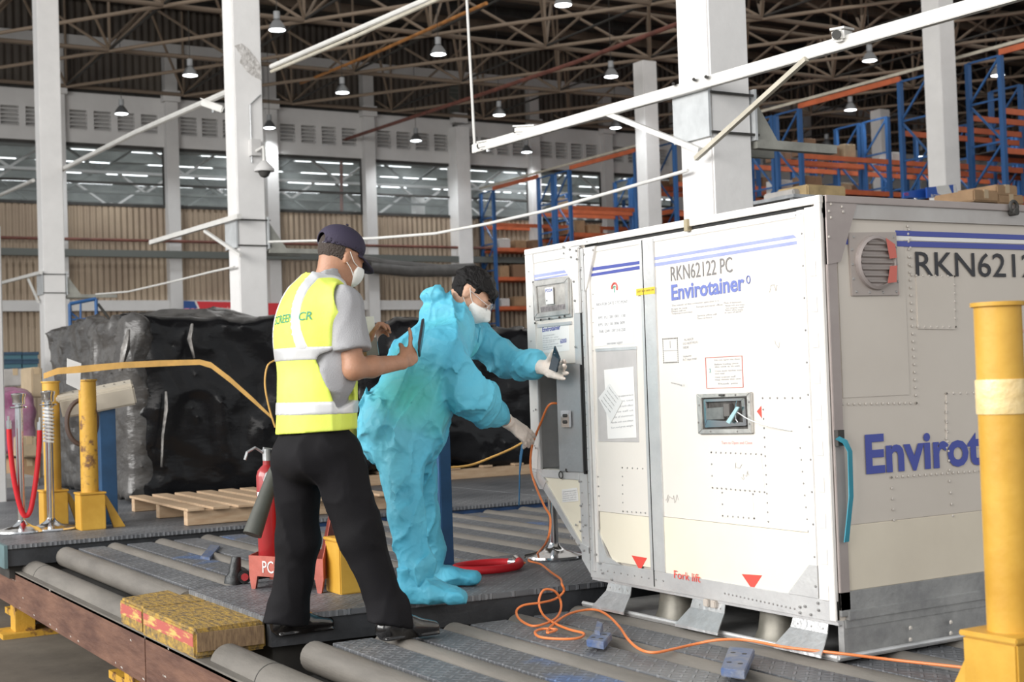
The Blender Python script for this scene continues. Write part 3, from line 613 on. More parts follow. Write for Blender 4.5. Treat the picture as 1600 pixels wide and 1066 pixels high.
# yellow and red wooden stop blocks
BLK = mat('worn_yellow_timber', (0.40, 0.25, 0.05), 0.8, c2=(0.15, 0.105, 0.055), vs_=26, thr=(0.40, 0.62), bump=0.6, bs=40, stretch=(2, 0.7, 1))
BLKR = mat('red_paint_band', (0.42, 0.10, 0.08), 0.7, c2=(0.56, 0.40, 0.12), vs_=14, thr=(0.5, 0.62), stretch=(1, 0.5, 3))
WOODE = mat('dark_wood_end', (0.13, 0.08, 0.045), 0.8, c2=(0.26, 0.17, 0.09), vs_=20, stretch=(6, 1, 1))
for (ya, yb_, lab) in ((2.565, 2.93, 'left yellow and red painted timber block on the rusty beam'), (1.84, 2.555, 'right yellow and red painted timber block with bare wood end, by the man\'s heel')):
    t = thing('timber_block', (-1.56, (ya+yb_)/2, -0.055), lab, 'block')
    fl = 0.12 if ya > 2 else 0.0
    MB().prism([(-1.712, ya, -0.058), (-1.712, yb_, -0.058), (-1.712+fl, yb_+0.05 if fl else yb_, -0.058), (-1.40, yb_+(0.12 if fl else 0), -0.058), (-1.40, ya-(0 if fl else -0.03), -0.058)], (0, 0, 0.118)).build('block', BLK, t, bevel=0.01)
    MB().box((-1.7145, ya+0.012, -0.010), (-1.7118, yb_-0.012, 0.040)).build('red_band', BLKR, t)
    if not fl: MB().box((-1.70, ya-0.004, -0.03), (-1.42, ya+0.004, 0.045)).build('wood_end', WOODE, t)
# ---------------------------------------------------------------- small blue deck stops
BSTOP = mat('worn_blue_steel', (0.07, 0.12, 0.26), 0.5, 0.3, c2=(0.20, 0.21, 0.24), vs_=18, bump=0.3)
def stop(px4, z, label, hole=True):
    P = [Z(a, b, 'z', z) for a, b in px4]; c = sum(P, Vector())/4; t = thing('deck_stop', (c.x, c.y, z-0.03), label, 'stop')
    MB().prism(P, (0, 0, -0.028)).build('plate', BSTOP, t, bevel=0.003)
    if hole:
        for u in (0.25, 0.7):
            for v in (0.28, 0.72):
                q = P[0].lerp(P[1], u).lerp(P[3].lerp(P[2], u), v); MB().cyl(q-Vector((0, 0, 0.002)), q+Vector((0, 0, 0.001)), 0.009, 12).build('bolt_hole', DARKSTEEL, t)
    return t
stop([(1139, 1010), (1179, 1014), (1164, 1049), (1126, 1044)], 0.035, 'blue steel deck stop plate with four holes, below the container front')
t = stop([(930, 985), (956, 989), (944, 1004), (916, 999)], 0.03, 'small blue steel deck stop beside the coiled orange cable', True)
MB().prism([Z(a, b, 'z', 0.045) for a, b in ((933, 970), (942, 973), (938, 987), (929, 985))], (0, 0, -0.04)).build('tongue', BSTOP, t, bevel=0.002)
stop([(329, 851), (344, 853), (328, 872), (313, 869)], 0.075, 'small worn blue deck stop left of the fire extinguisher stand', False)
# ---------------------------------------------------------------- bollards
def bollard(x, y, z, label, mt, top=1.0, wrap=False, bxm=None, brace=True, rad=0.057):
    t = thing('bollard', (x, y, z), label, 'bollard'); bxm = bxm or YEL
    MB().lathe((x, y, z), [(rad, 0.22), (rad, top-0.012), (rad+0.008, top-0.010), (rad+0.008, top)], 32).build('post', mt, t, smooth=True)
    MB().prism([(x-0.082, y-0.082, z), (x+0.082, y-0.082, z), (x+0.082, y+0.082, z), (x-0.082, y+0.082, z)], (0, 0, 0.235)).build('base_box', bxm, t, bevel=0.005)
    MB().prism([(x-0.088, y-0.088, z+0.235), (x+0.088, y-0.088, z+0.235), (x+0.088, y+0.088, z+0.235), (x-0.088, y+0.088, z+0.235)], (0, 0, 0.014)).build('top_flange', bxm, t, bevel=0.003)
    if brace:
        MB().prism([(x+0.084, y-0.012, z+0.21), (x+0.105, y-0.012, z+0.22), (x+0.23, y-0.012, z), (x+0.15, y-0.012, z)], (0, 0.024, 0)).build('brace', bxm, t, bevel=0.002)
        MB().prism([(x-0.012, y+0.084, z+0.21), (x-0.012, y+0.105, z+0.22), (x-0.012, y+0.23, z), (x-0.012, y+0.15, z)], (0.024, 0, 0)).build('brace', bxm, t, bevel=0.002)
    if wrap: MB().lathe((x, y, z), [(rad+0.003, top-0.275), (rad+0.004, top-0.27), (rad+0.004, top-0.195), (rad+0.003, top-0.19)], 32).build('tape_wrap', mat('cloudy_tape', (0.72, 0.52, 0.22), 0.3, c2=(0.85, 0.68, 0.38), vs_=12, bump=0.5), t, smooth=True)
    return t
pb = Z(142, 827, 'z', 0.11); bollard(pb.x, pb.y, 0.11, 'chipped yellow bollard on a square base at the left, nearer of the pair', YELR)
pb = Z(87, 822, 'z', 0.11); bollard(pb.x, pb.y+0.05, 0.11, 'yellow bollard behind the wrapped barrier post, farther of the left pair', YEL)
pb = Z(1580, 984, 'z', 0.36); bollard(pb.x, pb.y, 0.11, 'large yellow bollard at the right edge, in front of the container side', YEL, top=1.055, wrap=True)
pb = Z(550, 925, 'z', 0.08); bollard(pb.x, pb.y+0.02, 0.08, 'yellow bollard hidden behind the striding legs, only its base showing', YEL, top=0.95, brace=False)
# blue posts
BPOST = mat('blue_post_paint', (0.02, 0.075, 0.17), 0.45, var=0.2)
def bpost(px, py, z, h, w_, label):
    p = Z(px, py, 'z', z); t = thing('blue_post', p, label, 'post'); MB().box((p.x-w_/2, p.y-w_/2, z+0.01), (p.x+w_/2, p.y+w_/2, z+h)).build('shaft', BPOST, t, bevel=0.004); MB().box((p.x-w_*0.8, p.y-w_*0.8, z), (p.x+w_*0.8, p.y+w_*0.8, z+0.012)).build('foot_plate', BPOST, t); return t, p
tp, pp = bpost(170, 818, 0.11, 0.88, 0.105, 'blue square post of the weighing terminal beside the chipped yellow bollard')
KIT = mat('beige_terminal_case', (0.50, 0.45, 0.37), 0.5, var=0.06)
kc = pp+Vector((-0.02, 0, 0.86)); dx = Vector((0.93, -0.25, 0.16)).normalized()
t = tp
MB().bar(kc-dx*0.28, kc+dx*0.22, 0.20, 0.13, up=(-0.15, -0.1, 1)).build('terminal_case', KIT, t, bevel=0.012)
MB().bar(kc-dx*0.30+Vector((0, 0.05, 0.07)), kc+dx*0.22+Vector((0, 0.05, 0.07)), 0.24, 0.035, up=(-0.15, -0.1, 1)).build('hood', KIT, t, bevel=0.01)
for k in range(6): MB().rivet(kc+dx*(-0.2+0.07*k)+Vector((0, -0.0, 0.09)), (0, 0, 1), 0.009).build('knob', DARKSTEEL, t)
q = [Z(a, b, 'y', 5.66) for a, b in ((105, 560), (127, 568), (125, 610), (104, 600))]
t2 = thing('paper_sheet', q[3], 'white sheet of paper beside the chipped bollard top', 'paper'); MB().prism(q, (0, 0.004, 0)).build('sheet', mat('paper_white', (0.8, 0.79, 0.77), 0.7), t2)
# round dark hoop behind bollard
hc = Z(128, 660, 'y', 6.0); pts = [hc+Vector((math.cos(a)*0.10, 0, math.sin(a)*0.15)) for a in [2*PI*k/28 for k in range(28)]]
tag(MB().tube(pts, 0.016, 8, closed=True).build('rubber_hoop', mat('brown_rubber', (0.09, 0.06, 0.05), 0.6), None, smooth=True), 'dark brown hoop hanging behind the chipped yellow bollard', 'hoop')
bpost(696, 885, 0.08, 0.98, 0.068, 'dark blue square post directly behind the man in the blue coverall')
# ---------------------------------------------------------------- barrier posts and ropes
def stanchion(p, z, label, h=0.92, base=0.17, wrapped=False):
    t = thing('barrier_post', (p.x, p.y, z), label, 'post')
    MB().lathe((p.x, p.y, z), [(base, 0), (base+0.004, 0.008), (base, 0.018), (base*0.75, 0.026), (base*0.42, 0.040), (base*0.22, 0.062), (0.028, 0.075), (0.026, 0.08)], 40).build('base', CHROME, t, smooth=True)
    MB().cyl((p.x, p.y, z+0.05), (p.x, p.y, z+h-0.05), 0.025, 20).build('tube', CHROME, t, smooth=True)
    MB().lathe((p.x, p.y, z), [(0.026, h-0.075), (0.040, h-0.07), (0.040, h-0.03), (0.047, h-0.015), (0.047, h), (0.02, h+0.006)], 24).build('head', CHROME, t, smooth=True)
    MB().tube([(p.x+0.052*math.cos(a), p.y+0.052*math.sin(a), z+h-0.09) for a in [2*PI*k/16 for k in range(16)]], 0.006, 6, closed=True).build('ring', CHROME, t, smooth=True)
    if wrapped:
        wv2 = MB().tube([(p.x+0.032*math.cos(k*0.9), p.y+0.032*math.sin(k*0.9), z+h-0.10-0.0035*k) for k in range(70)], 0.008, 6).build('plastic_wrap', mat('clear_wrap', (0.75, 0.75, 0.75), 0.25), t, smooth=True)
    return t
s1 = Z(34, 832, 'z', 0.11); s2 = Z(80, 828, 'z', 0.11)
stanchion(s1, 0.11, 'chrome barrier post at the left edge holding the red rope'); stanchion(s2, 0.11, 'chrome barrier post wrapped in plastic, beside the farther yellow bollard', 0.93, wrapped=True)
s3 = Z(866, 872, 'z', 0.08); stanchion(s3, 0.08, 'chrome barrier post standing behind the slanted corner of the container', 0.9, 0.155)
ROPE = mat('red_velvet_rope', (0.52, 0.012, 0.02), 0.6, spec=0.4)
def rope(pts, r_, label, name='barrier_rope', cat='rope'):
    t = thing(name, pts[0], label, cat); MB().tube(pts, r_, 12).build('cord', ROPE, t, smooth=True)
    for e, f_ in ((pts[0], pts[1]), (pts[-1], pts[-2])):
        d = (e-f_).normalized(); MB().cyl(e-d*0.01, e+d*0.045, r_*1.05, 14).cyl(e+d*0.045, e+d*0.075, r_*0.5, 10).build('end_cap', CHROME, t, smooth=True)
    return t
def catmull(P, n=8):
    P = [Vector(p) for p in P]; out = []
    for i in range(len(P)-1):
        a = P[max(i-1, 0)]; b = P[i]; c = P[i+1]; d = P[min(i+2, len(P)-1)]
        for k in range(n):
            t = k/n; out.append(0.5*((2*b)+(c-a)*t+(2*a-5*b+4*c-d)*t*t+(3*b-3*c+d-a)*t**3))
    return out+[P[-1]]
ys = s1.y-0.03
rope(catmull([Z(a, b, 'y', ys) for a, b in ((14, 668), (16, 700), (22, 750), (31, 790), (39, 806), (48, 796), (56, 750), (61, 700), (62, 670))], 6), 0.017, 'red barrier rope sagging in a loop between the two left barrier posts')
rg = Z(762, 886, 'z', 0.10); pts = []
for k in range(31):
    a = R(20)+2*PI*0.93*k/30; pts.append(Vector((rg.x+math.cos(a)*0.17, rg.y+math.sin(a)*0.125, 0.102+0.012*max(0, (k-26)/4))))
rope(pts, 0.02, 'red barrier rope lying coiled on the platform behind the blue shoe covers')
# ---------------------------------------------------------------- fire extinguishers and stand
RED = mat('extinguisher_red', (0.33, 0.022, 0.025), 0.3, coat=0.4, var=0.12); RED2 = mat('bright_extinguisher_red', (0.62, 0.05, 0.03), 0.3, coat=0.4)
STR = mat('faded_red_stand', (0.46, 0.115, 0.085), 0.55, c2=(0.30, 0.07, 0.05), vs_=7, bump=0.2)
LAB = mat('white_label', (0.75, 0.75, 0.73), 0.5)
BLKP = mat('black_rubber', (0.02, 0.02, 0.02), 0.5)
def exting(c, r_, h, m_, label):
    t = thing('fire_extinguisher', c, label, 'fire extinguisher')
    MB().lathe(c, [(r_*0.9, 0), (r_, 0.015), (r_, h-r_), (r_*0.86, h-r_*0.5), (r_*0.55, h-r_*0.15), (0.02, h), (0.018, h+0.03)], 32).build('cylinder', m_, t, smooth=True)
    MB().cyl(c+Vector((0, 0, h+0.02)), c+Vector((0, 0, h+0.075)), 0.02, 12).build('valve', GALV, t)
    MB().bar(c+Vector((-0.015, 0, h+0.08)), c+Vector((0.07, 0.0, h+0.065)), 0.018, 0.008).tube([c+Vector((-0.02, 0, h+0.06)), c+Vector((-0.06, -0.01, h+0.085)), c+Vector((-0.10, -0.01, h+0.065)), c+Vector((-0.112, -0.01, h+0.03))], 0.007, 6).build('handle', GALV, t)
    a = math.atan2(-CF[1], -CF[0])-0.55; vs_ = MB(); n = 6
    P = [(c+Vector(((r_+0.001)*math.cos(a-0.45+0.9*k/n), (r_+0.001)*math.sin(a-0.45+0.9*k/n), 0))) for k in range(n+1)]
    vv = [p+Vector((0, 0, h*0.60)) for p in P]+[p+Vector((0, 0, h*0.75)) for p in P]; vs_.add(vv, [(k, k+1, n+2+k, n+1+k) for k in range(n)]).build('label', LAB, t)
    return t
s0 = Z(390, 920, 'z', 0.08); su = Z(506, 928, 'z', 0.08)-s0; sw = su.length; su.normalize(); sv = Vector((0.6, 0.8, 0)); sd = 0.33
t = thing('extinguisher_stand', s0, 'faded red steel fire extinguisher stand lettered PCCC', 'stand')
def sp(a, b, z): return s0+su*a+sv*b+Vector((0, 0, z))
def sbox(a0, b0, a1, b1, z0, z1, nm): return MB().prism([sp(a0, b0, z0), sp(a1, b0, z0), sp(a1, b1, z0), sp(a0, b1, z0)], (0, 0, z1-z0)).build(nm, STR, t)
sbox(0, 0, sw, 0.004, 0.06, 0.155, 'front_panel'); sbox(0, 0.004, 0.004, sd, 0.06, 0.155, 'side_panel'); sbox(sw-0.004, 0.004, sw, sd, 0.06, 0.155, 'side_panel')
sbox(0.004, sd-0.004, sw-0.004, sd, 0.06, 0.155, 'back_panel'); sbox(0.004, 0.004, sw-0.004, sd-0.004, 0.062, 0.068, 'bottom_tray')
MB().prism([sp(sw-0.004, 0.004, 0.155), sp(sw-0.004, sd, 0.155), sp(sw-0.004, sd, 0.42), sp(sw-0.004, sd-0.05, 0.42)], su*0.004).build('wing', STR, t)
MB().prism([sp(sw-0.11, sd-0.004, 0.155), sp(sw-0.004, sd-0.004, 0.155), sp(sw-0.004, sd-0.004, 0.42), sp(sw-0.03, sd-0.004, 0.42)], sv*0.004).build('wing', STR, t)
for a in (0, sw-0.05):
    for b in (0, sd-0.03): MB().prism([sp(a, b, 0.06), sp(a+0.05, b, 0.06), sp(a+0.036, b, 0), sp(a+0.012, b, 0)], sv*0.03).build('leg', STR, t)
text('PCCC', sp(0.085, -0.001, 0.078), su, (0, 0, 1), 0.058, 0.155, LAB, t)
e1 = sp(0.085, 0.12, 0.07); e2 = sp(0.20, 0.13, 0.07)
t = exting(e1, 0.052, 0.50, RED, 'dark red fire extinguisher with a black discharge horn, left one in the stand')
hp = PT(440, 706, 6.5); hq = PT(394, 836, 6.35)
MB().tube([hp, hp.lerp(hq, 0.12), hp.lerp(hq, 0.25), hq], 0.03, 16, [0.014, 0.02, 0.030, 0.044]).build('discharge_horn', mat('grey_horn', (0.065, 0.068, 0.058), 0.6, var=0.15), t, smooth=True)
MB().tube(catmull([e1+Vector((0.02, -0.01, 0.56)), e1+Vector((0.09, -0.05, 0.53)), hp+Vector((0.01, 0, 0.06)), hp]), 0.011, 8).build('hose', BLKP, t, smooth=True)
exting(e2+Vector((0.0, 0, 0)), 0.050, 0.40, RED2, 'bright red fire extinguisher partly hidden by the dark trouser leg')
# hydrant coupling lying left of the stand
hc = Z(374, 912, 'z', 0.08); t = thing('hose_coupling', hc, 'dark hose nozzle fitting lying left of the red stand', 'fitting')
DKM = mat('dark_fitting', (0.03, 0.032, 0.033), 0.4, 0.5, bump=0.5)
MB().lathe(hc+Vector((-0.03, 0, 0)), [(0.045, 0), (0.045, 0.03), (0.03, 0.05), (0.028, 0.09), (0.022, 0.13)], 14, axis=(0.15, 0, 1)).build('nozzle', DKM, t, smooth=True)
MB().cyl(hc+Vector((0.01, -0.05, 0.035)), hc+Vector((0.03, 0.06, 0.04)), 0.032, 14).build('coupling', DKM, t, smooth=True)
MB().cyl(hc+Vector((0.008, -0.056, 0.035)), hc+Vector((0.01, -0.05, 0.035)), 0.018, 12).build('red_plug', RED, t)
MB().cyl(hc+Vector((0.04, 0.02, 0.03)), hc+Vector((0.22, 0.05, 0.028)), 0.024, 12).build('hose_stub', DKM, t, smooth=True)
# ---------------------------------------------------------------- wrapped loads
FILM = mat('black_stretch_film', (0.006, 0.006, 0.007), 0.2, c2=(0.010, 0.010, 0.011), vs_=3, bump=1.0, bs=3.2, stretch=(0.8, 0.8, 1.6), spec=0.32)
FILMG = mat('dusty_grey_film', (0.05, 0.047, 0.045), 0.3, c2=(0.10, 0.095, 0.09), vs_=2.5, bump=1.2, bs=8, stretch=(1, 1, 2), thr=(0.4, 0.75))
PURP = mat('purple_film', (0.30, 0.09, 0.19), 0.3, c2=(0.42, 0.26, 0.34), vs_=4, bump=1.2, bs=10)
def load(lo, hi, seed, dip, m_, label, cat='wrapped load', h=0.045, amp=0.05, group=None):
    c = [(a+b)/2 for a, b in zip(lo, hi)]; hf = [(b-a)/2 for a, b in zip(lo, hi)]
    def f(P):
        q = P.copy(); q[:, 2] = q[:, 2]+dip*(vnoise(P*np.array([1, 1, 0.01], np.float32), 1.3, seed)+0.3)
        d = rbox(q, c, hf, 0.09); return d+amp*0.5*vnoise(P*np.array([1, 1, 0.6], np.float32), 3.1, seed)+amp*0.42*np.abs(vnoise(P*np.array([1, 1, 2.5], np.float32), 5.5, seed+3))+amp*0.15*ridge(P, 13, seed)-amp*0.9*(1-np.abs(vnoise(P*np.array([1, 1, 0.5], np.float32)+0.05*np.stack([vnoise(P, 3, seed)]*3, 1), 2.6, seed+7)))**8-amp*0.45*(1-np.abs(vnoise(P, 6.5, seed+9)))**7
    t = thing('wrapped_load', (c[0], c[1], lo[2]), label, cat, group)
    sdf_obj('film_wrap', f, [a-0.3 for a in lo], [b+0.3 for b in hi], h, m_, t); return t
PALW = mat('pallet_wood', (0.42, 0.28, 0.17), 0.8, c2=(0.52, 0.38, 0.25), vs_=6, stretch=(1, 6, 6), bump=0.2)
def pallet(t, x, y, z, w_, d_, slats=7, along='x'):
    for k in range(3): MB().box((x, y+k*(d_-0.09)/2, z), (x+w_, y+k*(d_-0.09)/2+0.09, z+0.09)).build('stringer', PALW, t, bevel=0.003, seg=1)
    for k in range(slats):
        xx = x+k*(w_-0.1)/(slats-1); MB().box((xx, y-0.01, z+0.092), (xx+0.10, y+d_+0.01, z+0.112)).build('slat', PALW, t, bevel=0.002, seg=1)
t = load((-0.26, 7.72, 0.17), (1.62, 10.3, 1.66), 4, 0.10, FILM, 'large black film-wrapped cargo stack behind the bollards and the vested man', h=0.04)
t = load((1.74, 7.8, 0.24), (3.9, 10.2, 1.58), 9, 0.10, FILM, 'black film-wrapped cargo stack behind the masked man and the container corner', h=0.04)
pallet(t, 1.6, 7.75, 0.111, 2.15, 2.4)
# loose end panels of dusty film on the left face
t = load((-0.36, 7.68, 0.17), (-0.12, 10.3, 1.66), 14, 0.05, FILMG, 'dusty grey film sheet bulging from the left end of the black cargo stack', 'film', h=0.03, amp=0.06)
FILM_GLINT = mat('pale_film_highlight', (0.20, 0.19, 0.18), 0.3, var=0.5, vs_=20)  # pale colour for strips that paint light streaks onto the glossy film
for pts_, w_, lab in (([(300, 506), (297, 530), (303, 560)], [0.008, 0.022, 0.004], 'pale painted highlight on a film fold, upper middle of the black cargo stack'), ([(259, 612), (260, 640), (254, 680), (252, 730)], [0.004, 0.014, 0.006, 0.004], 'thin pale painted highlight running down the middle of the black cargo stack'), ([(201, 515), (196, 545), (188, 580)], [0.01, 0.035, 0.012], 'pale painted highlight at the left corner of the black cargo stack')):
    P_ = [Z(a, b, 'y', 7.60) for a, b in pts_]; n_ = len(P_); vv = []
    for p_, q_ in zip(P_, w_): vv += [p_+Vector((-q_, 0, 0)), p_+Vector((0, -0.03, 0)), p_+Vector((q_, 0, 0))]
    f_ = MB().add(vv, [(3*i+a, 3*i+a+1, 3*i+a+4, 3*i+a+3) for i in range(n_-1) for a in (0, 1)]).build('film_highlight', FILM_GLINT, None, smooth=True); f_.modifiers.new('s', 'SOLIDIFY').thickness = 0.003; tag(f_, lab, 'film')
# empty wooden pallet
pa = Z(204, 800, 'z', 0.11)
t = thing('wooden_pallet', (-0.2, 5.9, 0.111), 'empty wooden pallet lying on the rear platform behind the extinguishers', 'pallet')
c0 = Z(290, 822, 'z', 0.111); c1 = Z(208, 800, 'z', 0.111)
u = Vector((1, 0, 0)); v_ = (c1-c0); v_.z = 0; dd = v_.length; 
ex = 1.5
for k in range(3):
    o_ = c0.lerp(c1, k/2); MB().bar(o_+Vector((0, 0, 0.05)), o_+Vector((ex, 0.02, 0.05)), 0.07, 0.098).build('stringer', PALW, t, bevel=0.004, seg=1)
for k in range(9):
    o_ = c0+Vector((0.05+k*(ex-0.1)/8, 0, 0.109)); MB().bar(o_-v_*0.06, o_+v_*1.05, 0.115, 0.018).build('slat', PALW, t, bevel=0.002, seg=1)
# ---------------------------------------------------------------- goods at the far left
pa = Z(-4, 712, 'y', 12.3); pb = Z(60, 607, 'y', 12.3)
load((pa.x, 12.4, pa.z), (pb.x, 13.4, pb.z), 21, 0.02, PURP, 'pallet load wrapped in purple film at the left edge', h=0.04, amp=0.05)
# move-free placement for the purple load and neighbours
def boxat(px0, py0, px1, py1, Y, depth, m_, label, nm='carton', cat='box', group=None, slats=0):
    a = Z(px0, py1, 'y', Y); b = Z(px1, py0, 'y', Y); t = thing(nm, ((a.x+b.x)/2, Y+depth/2, a.z), label, cat, group)
    MB().box((a.x, Y, a.z), (b.x, Y+depth, b.z)).build('body', m_, t, bevel=0.012)
    if nm == 'carton': MB().box(((a.x+b.x)/2-0.03, Y-0.003, b.z-0.08), ((a.x+b.x)/2+0.03, Y+depth, b.z+0.003)).build('tape', mat('packing_tape', (0.5, 0.38, 0.24), 0.4), t)
    return t
DUSTY = mat('dusty_plastic', (0.42, 0.40, 0.38), 0.5, var=0.15)
boxat(30, 716, 64, 790, 12.2, 0.7, CARD, 'brown carton under the purple load, between the left barrier posts'); boxat(34, 682, 58, 715, 12.0, 0.5, mat('pale_carton', (0.42, 0.33, 0.22), 0.85), 'pale carton with a white label, between the left barrier posts')
boxat(50, 574, 66, 622, 13.2, 0.6, mat('pale_carton', (0.42, 0.33, 0.22), 0.85), 'pale open carton right of the purple load, beside the film stack')
boxat(6, 576, 42, 604, 14.5, 0.8, DUSTY, 'dusty grey wrapped goods on top of the purple load')
boxat(-6, 745, 62, 800, 10.9, 1.0, mat('grey_pallet_board', (0.3, 0.28, 0.26), 0.8), 'grey low pallet stack at the far left edge', 'pallet_stack', 'pallet')
CRB = mat('navy_plastic', (0.03, 0.07, 0.12), 0.5, var=0.3)
for k in range(3):
    for q in range(2):
        a = Z(8+q*26, 592-k*14, 'y', 22); t = thing('plastic_crate', a, 'navy plastic crate at the left edge, %s' % (['bottom', 'middle', 'top'][k]+[' of the left stack', ' of the right stack'][q]), 'crate', 'navy crates')
        MB().box((a.x, 22, a.z), (a.x+0.30, 22.5, a.z+0.03)).box((a.x, 22, a.z+0.1), (a.x+0.30, 22.5, a.z+0.155)).build('rim', CRB, t, bevel=0.005); MB().box((a.x+0.02, 22.02, a.z+0.03), (a.x+0.28, 22.48, a.z+0.1)).build('body', mat('teal_plastic', (0.06, 0.15, 0.19), 0.5), t)
# blue trolley frame behind the stack
t = thing('trolley', Z(130, 500, 'y', 16), 'blue tubular trolley frame standing behind the black cargo stack', 'trolley')
FP = [(109, 475), (150, 467), (152, 560), (109, 560)]
fm = [Z(a, b, 'y', 16) for a, b in FP]; fm[2].z = GZ; fm[3].z = GZ
for i, (a, b) in enumerate(((0, 1), (1, 2), (3, 0))): MB().cyl(fm[a], fm[b], 0.025, 8).build('tube', BLUEB, t)
MB().cyl(Z(126, 470, 'y', 16), Z(126, 560, 'y', 16), 0.015, 8).build('tube', BLUEB, t); MB().cyl(Z(109, 500, 'y', 16), Z(151, 497, 'y', 16), 0.015, 8).build('tube', BLUEB, t); MB().cyl(Z(110, 488, 'y', 16), Z(130, 504, 'y', 16), 0.012, 8).build('tube', BLUEB, t)
MB().cyl(Z(153, 475, 'y', 16), Z(176, 505, 'y', 16), 0.02, 8).build('handle', DARKSTEEL, t)
boxat(112, 508, 152, 520, 15.6, 0.7, mat('pale_carton', (0.42, 0.33, 0.22), 0.85), 'pale carton on the blue trolley frame behind the black stack')
# grey sun-bleached column at the very left edge
pz = Z(4, 600, 'y', 9.0); t = thing('column', (pz.x, 9.0, GZ), 'narrow grey post cut by the left edge of the picture', 'column'); MB().box((pz.x-0.25, 9.0, GZ), (Z(7, 600, 'y', 9.0).x, 9.2, Z(0, 352, 'y', 9).z)).build('shaft', WALLW, t, bevel=0.01)
# canvas roll on the wall and dark strip between columns (behind the masked man's head)
t = thing('rolled_tarpaulin', Z(650, 420, 'y', 32), 'grey rolled tarpaulin along the back wall above the masked man', 'tarpaulin')
MB().tube([Z(a, b, 'y', 33.2) for a, b in ((578, 418), (640, 424), (700, 424), (742, 422))], 0.17, 10).tube([Z(a, b, 'y', 33.25) for a, b in ((560, 404), (600, 412), (690, 420), (740, 418))], 0.13, 8).build('roll', mat('grey_canvas', (0.10, 0.095, 0.09), 0.9, var=0.2), t, smooth=True)
# yellow belt hanging over the bollards
BELT = mat('yellow_webbing', (0.62, 0.36, 0.10), 0.6, var=0.12, vs_=12)
def belt(pts, w_, th, m_, label, name='strap', cat='strap', up=(0, 0, 1)):
    vs_ = []; n = len(pts)
    for i, (p, u_) in enumerate(pts):
        u_ = Vector(u_).normalized(); p = Vector(p); d = Vector(pts[min(i+1, n-1)][0])-Vector(pts[max(i-1, 0)][0]); nn = d.cross(u_).normalized()*th/2
        ww = w_[i] if isinstance(w_, (list, tuple)) else w_
        vs_ += [p-u_*ww/2-nn, p+u_*ww/2-nn, p+u_*ww/2+nn, p-u_*ww/2+nn]
    fs = [(0, 1, 2, 3)]+[(4*i+a, 4*i+(a+1) % 4, 4*i+4+(a+1) % 4, 4*i+4+a) for i in range(n-1) for a in range(4)]+[(4*n-4, 4*n-1, 4*n-2, 4*n-3)]
    o = MB().add(vs_, fs).build(name, m_, None, smooth=True); return tag(o, label, cat)
y5 = 5.45
bp_ = [(68, 588, 0), (90, 580, 0), (128, 577, 0), (190, 571, 0), (250, 568, 0), (312, 566, 0), (330, 571, 0), (360, 594, 0), (395, 625, 0), (424, 652, 0)]
belt([(Z(a, b, 'y', y5-0.03*i), (0, 0, 1)) for i, (a, b, _) in enumerate(bp_)], [0.035, 0.04, 0.045, 0.04, 0.04, 0.035, 0.04, 0.04, 0.035, 0.02], 0.002, BELT, 'yellow webbing belt stretched from the farther left bollard towards the vested man')
tag(MB().tube(catmull([Z(a, b, 'y', 4.6) for a, b in ((430, 563), (418, 572), (414, 600), (420, 635), (430, 668))]), 0.006, 6).build('strap', BELT, None, smooth=True), 'thin yellow band looping behind the back of the vested man', 'strap')
tag(MB().tube(catmull([Z(a, b, 'y', 3.2) for a, b in ((700, 731), (735, 727), (770, 714), (798, 702), (820, 690))]), 0.007, 6).build('strap', BELT, None, smooth=True), 'thin yellow band running from the lower glove to behind the coverall', 'strap')
BSTR = mat('teal_webbing', (0.04, 0.27, 0.36), 0.6, var=0.1)
belt([(Z(a, b, 'x', -0.02), (0.2, 1, 0)) for a, b in ((817, 694), (814, 712), (812, 740), (811, 790))], [0.03, 0.035, 0.012, 0.008], 0.003, mat('blue_webbing', (0.02, 0.12, 0.25), 0.6), 'blue strap hanging below the lower glove at the container edge')
# ---------------------------------------------------------------- the cargo container
def painted(name, c, c2):   # white above, cream below the patch line; scuffs
    return mat(name, c, 0.42, 0.0, c2=c2, vs_=2.2, thr=(0.25, 0.75), coat=0.1)
CW = painted('container_white_enamel', (0.69, 0.655, 0.60), (0.76, 0.72, 0.665))
CCR = painted('container_cream_enamel', (0.76, 0.70, 0.56), (0.82, 0.765, 0.63))
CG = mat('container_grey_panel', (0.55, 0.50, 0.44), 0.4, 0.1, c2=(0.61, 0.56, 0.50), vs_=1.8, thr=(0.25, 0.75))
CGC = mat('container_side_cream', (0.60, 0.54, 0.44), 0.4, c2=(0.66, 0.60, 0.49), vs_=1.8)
FRM = mat('container_frame_alu', (0.60, 0.60, 0.60), 0.38, 0.45, c2=(0.70, 0.70, 0.69), vs_=6, bump=0.12, bs=60)
FRMW = mat('white_painted_frame', (0.74, 0.72, 0.69), 0.4, 0.1, var=0.04, vs_=5)
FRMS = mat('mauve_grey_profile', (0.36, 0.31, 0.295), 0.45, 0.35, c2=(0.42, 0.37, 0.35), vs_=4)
BASE = mat('base_grey_alu', (0.33, 0.33, 0.33), 0.42, 0.6, c2=(0.47, 0.47, 0.46), vs_=9, bump=0.15, bs=50)
FORK = mat('fork_guide_alu', (0.52, 0.52, 0.52), 0.35, 0.7, c2=(0.66, 0.66, 0.66), vs_=14, bump=0.3, bs=40)
BLU = mat('stripe_blue', (0.065, 0.085, 0.33), 0.45); BLUF = mat('faded_stripe_blue', (0.27, 0.31, 0.56), 0.5, c2=(0.34, 0.38, 0.62), vs_=9)
BLUP = mat('pale_blue_print', (0.15, 0.19, 0.48), 0.5)
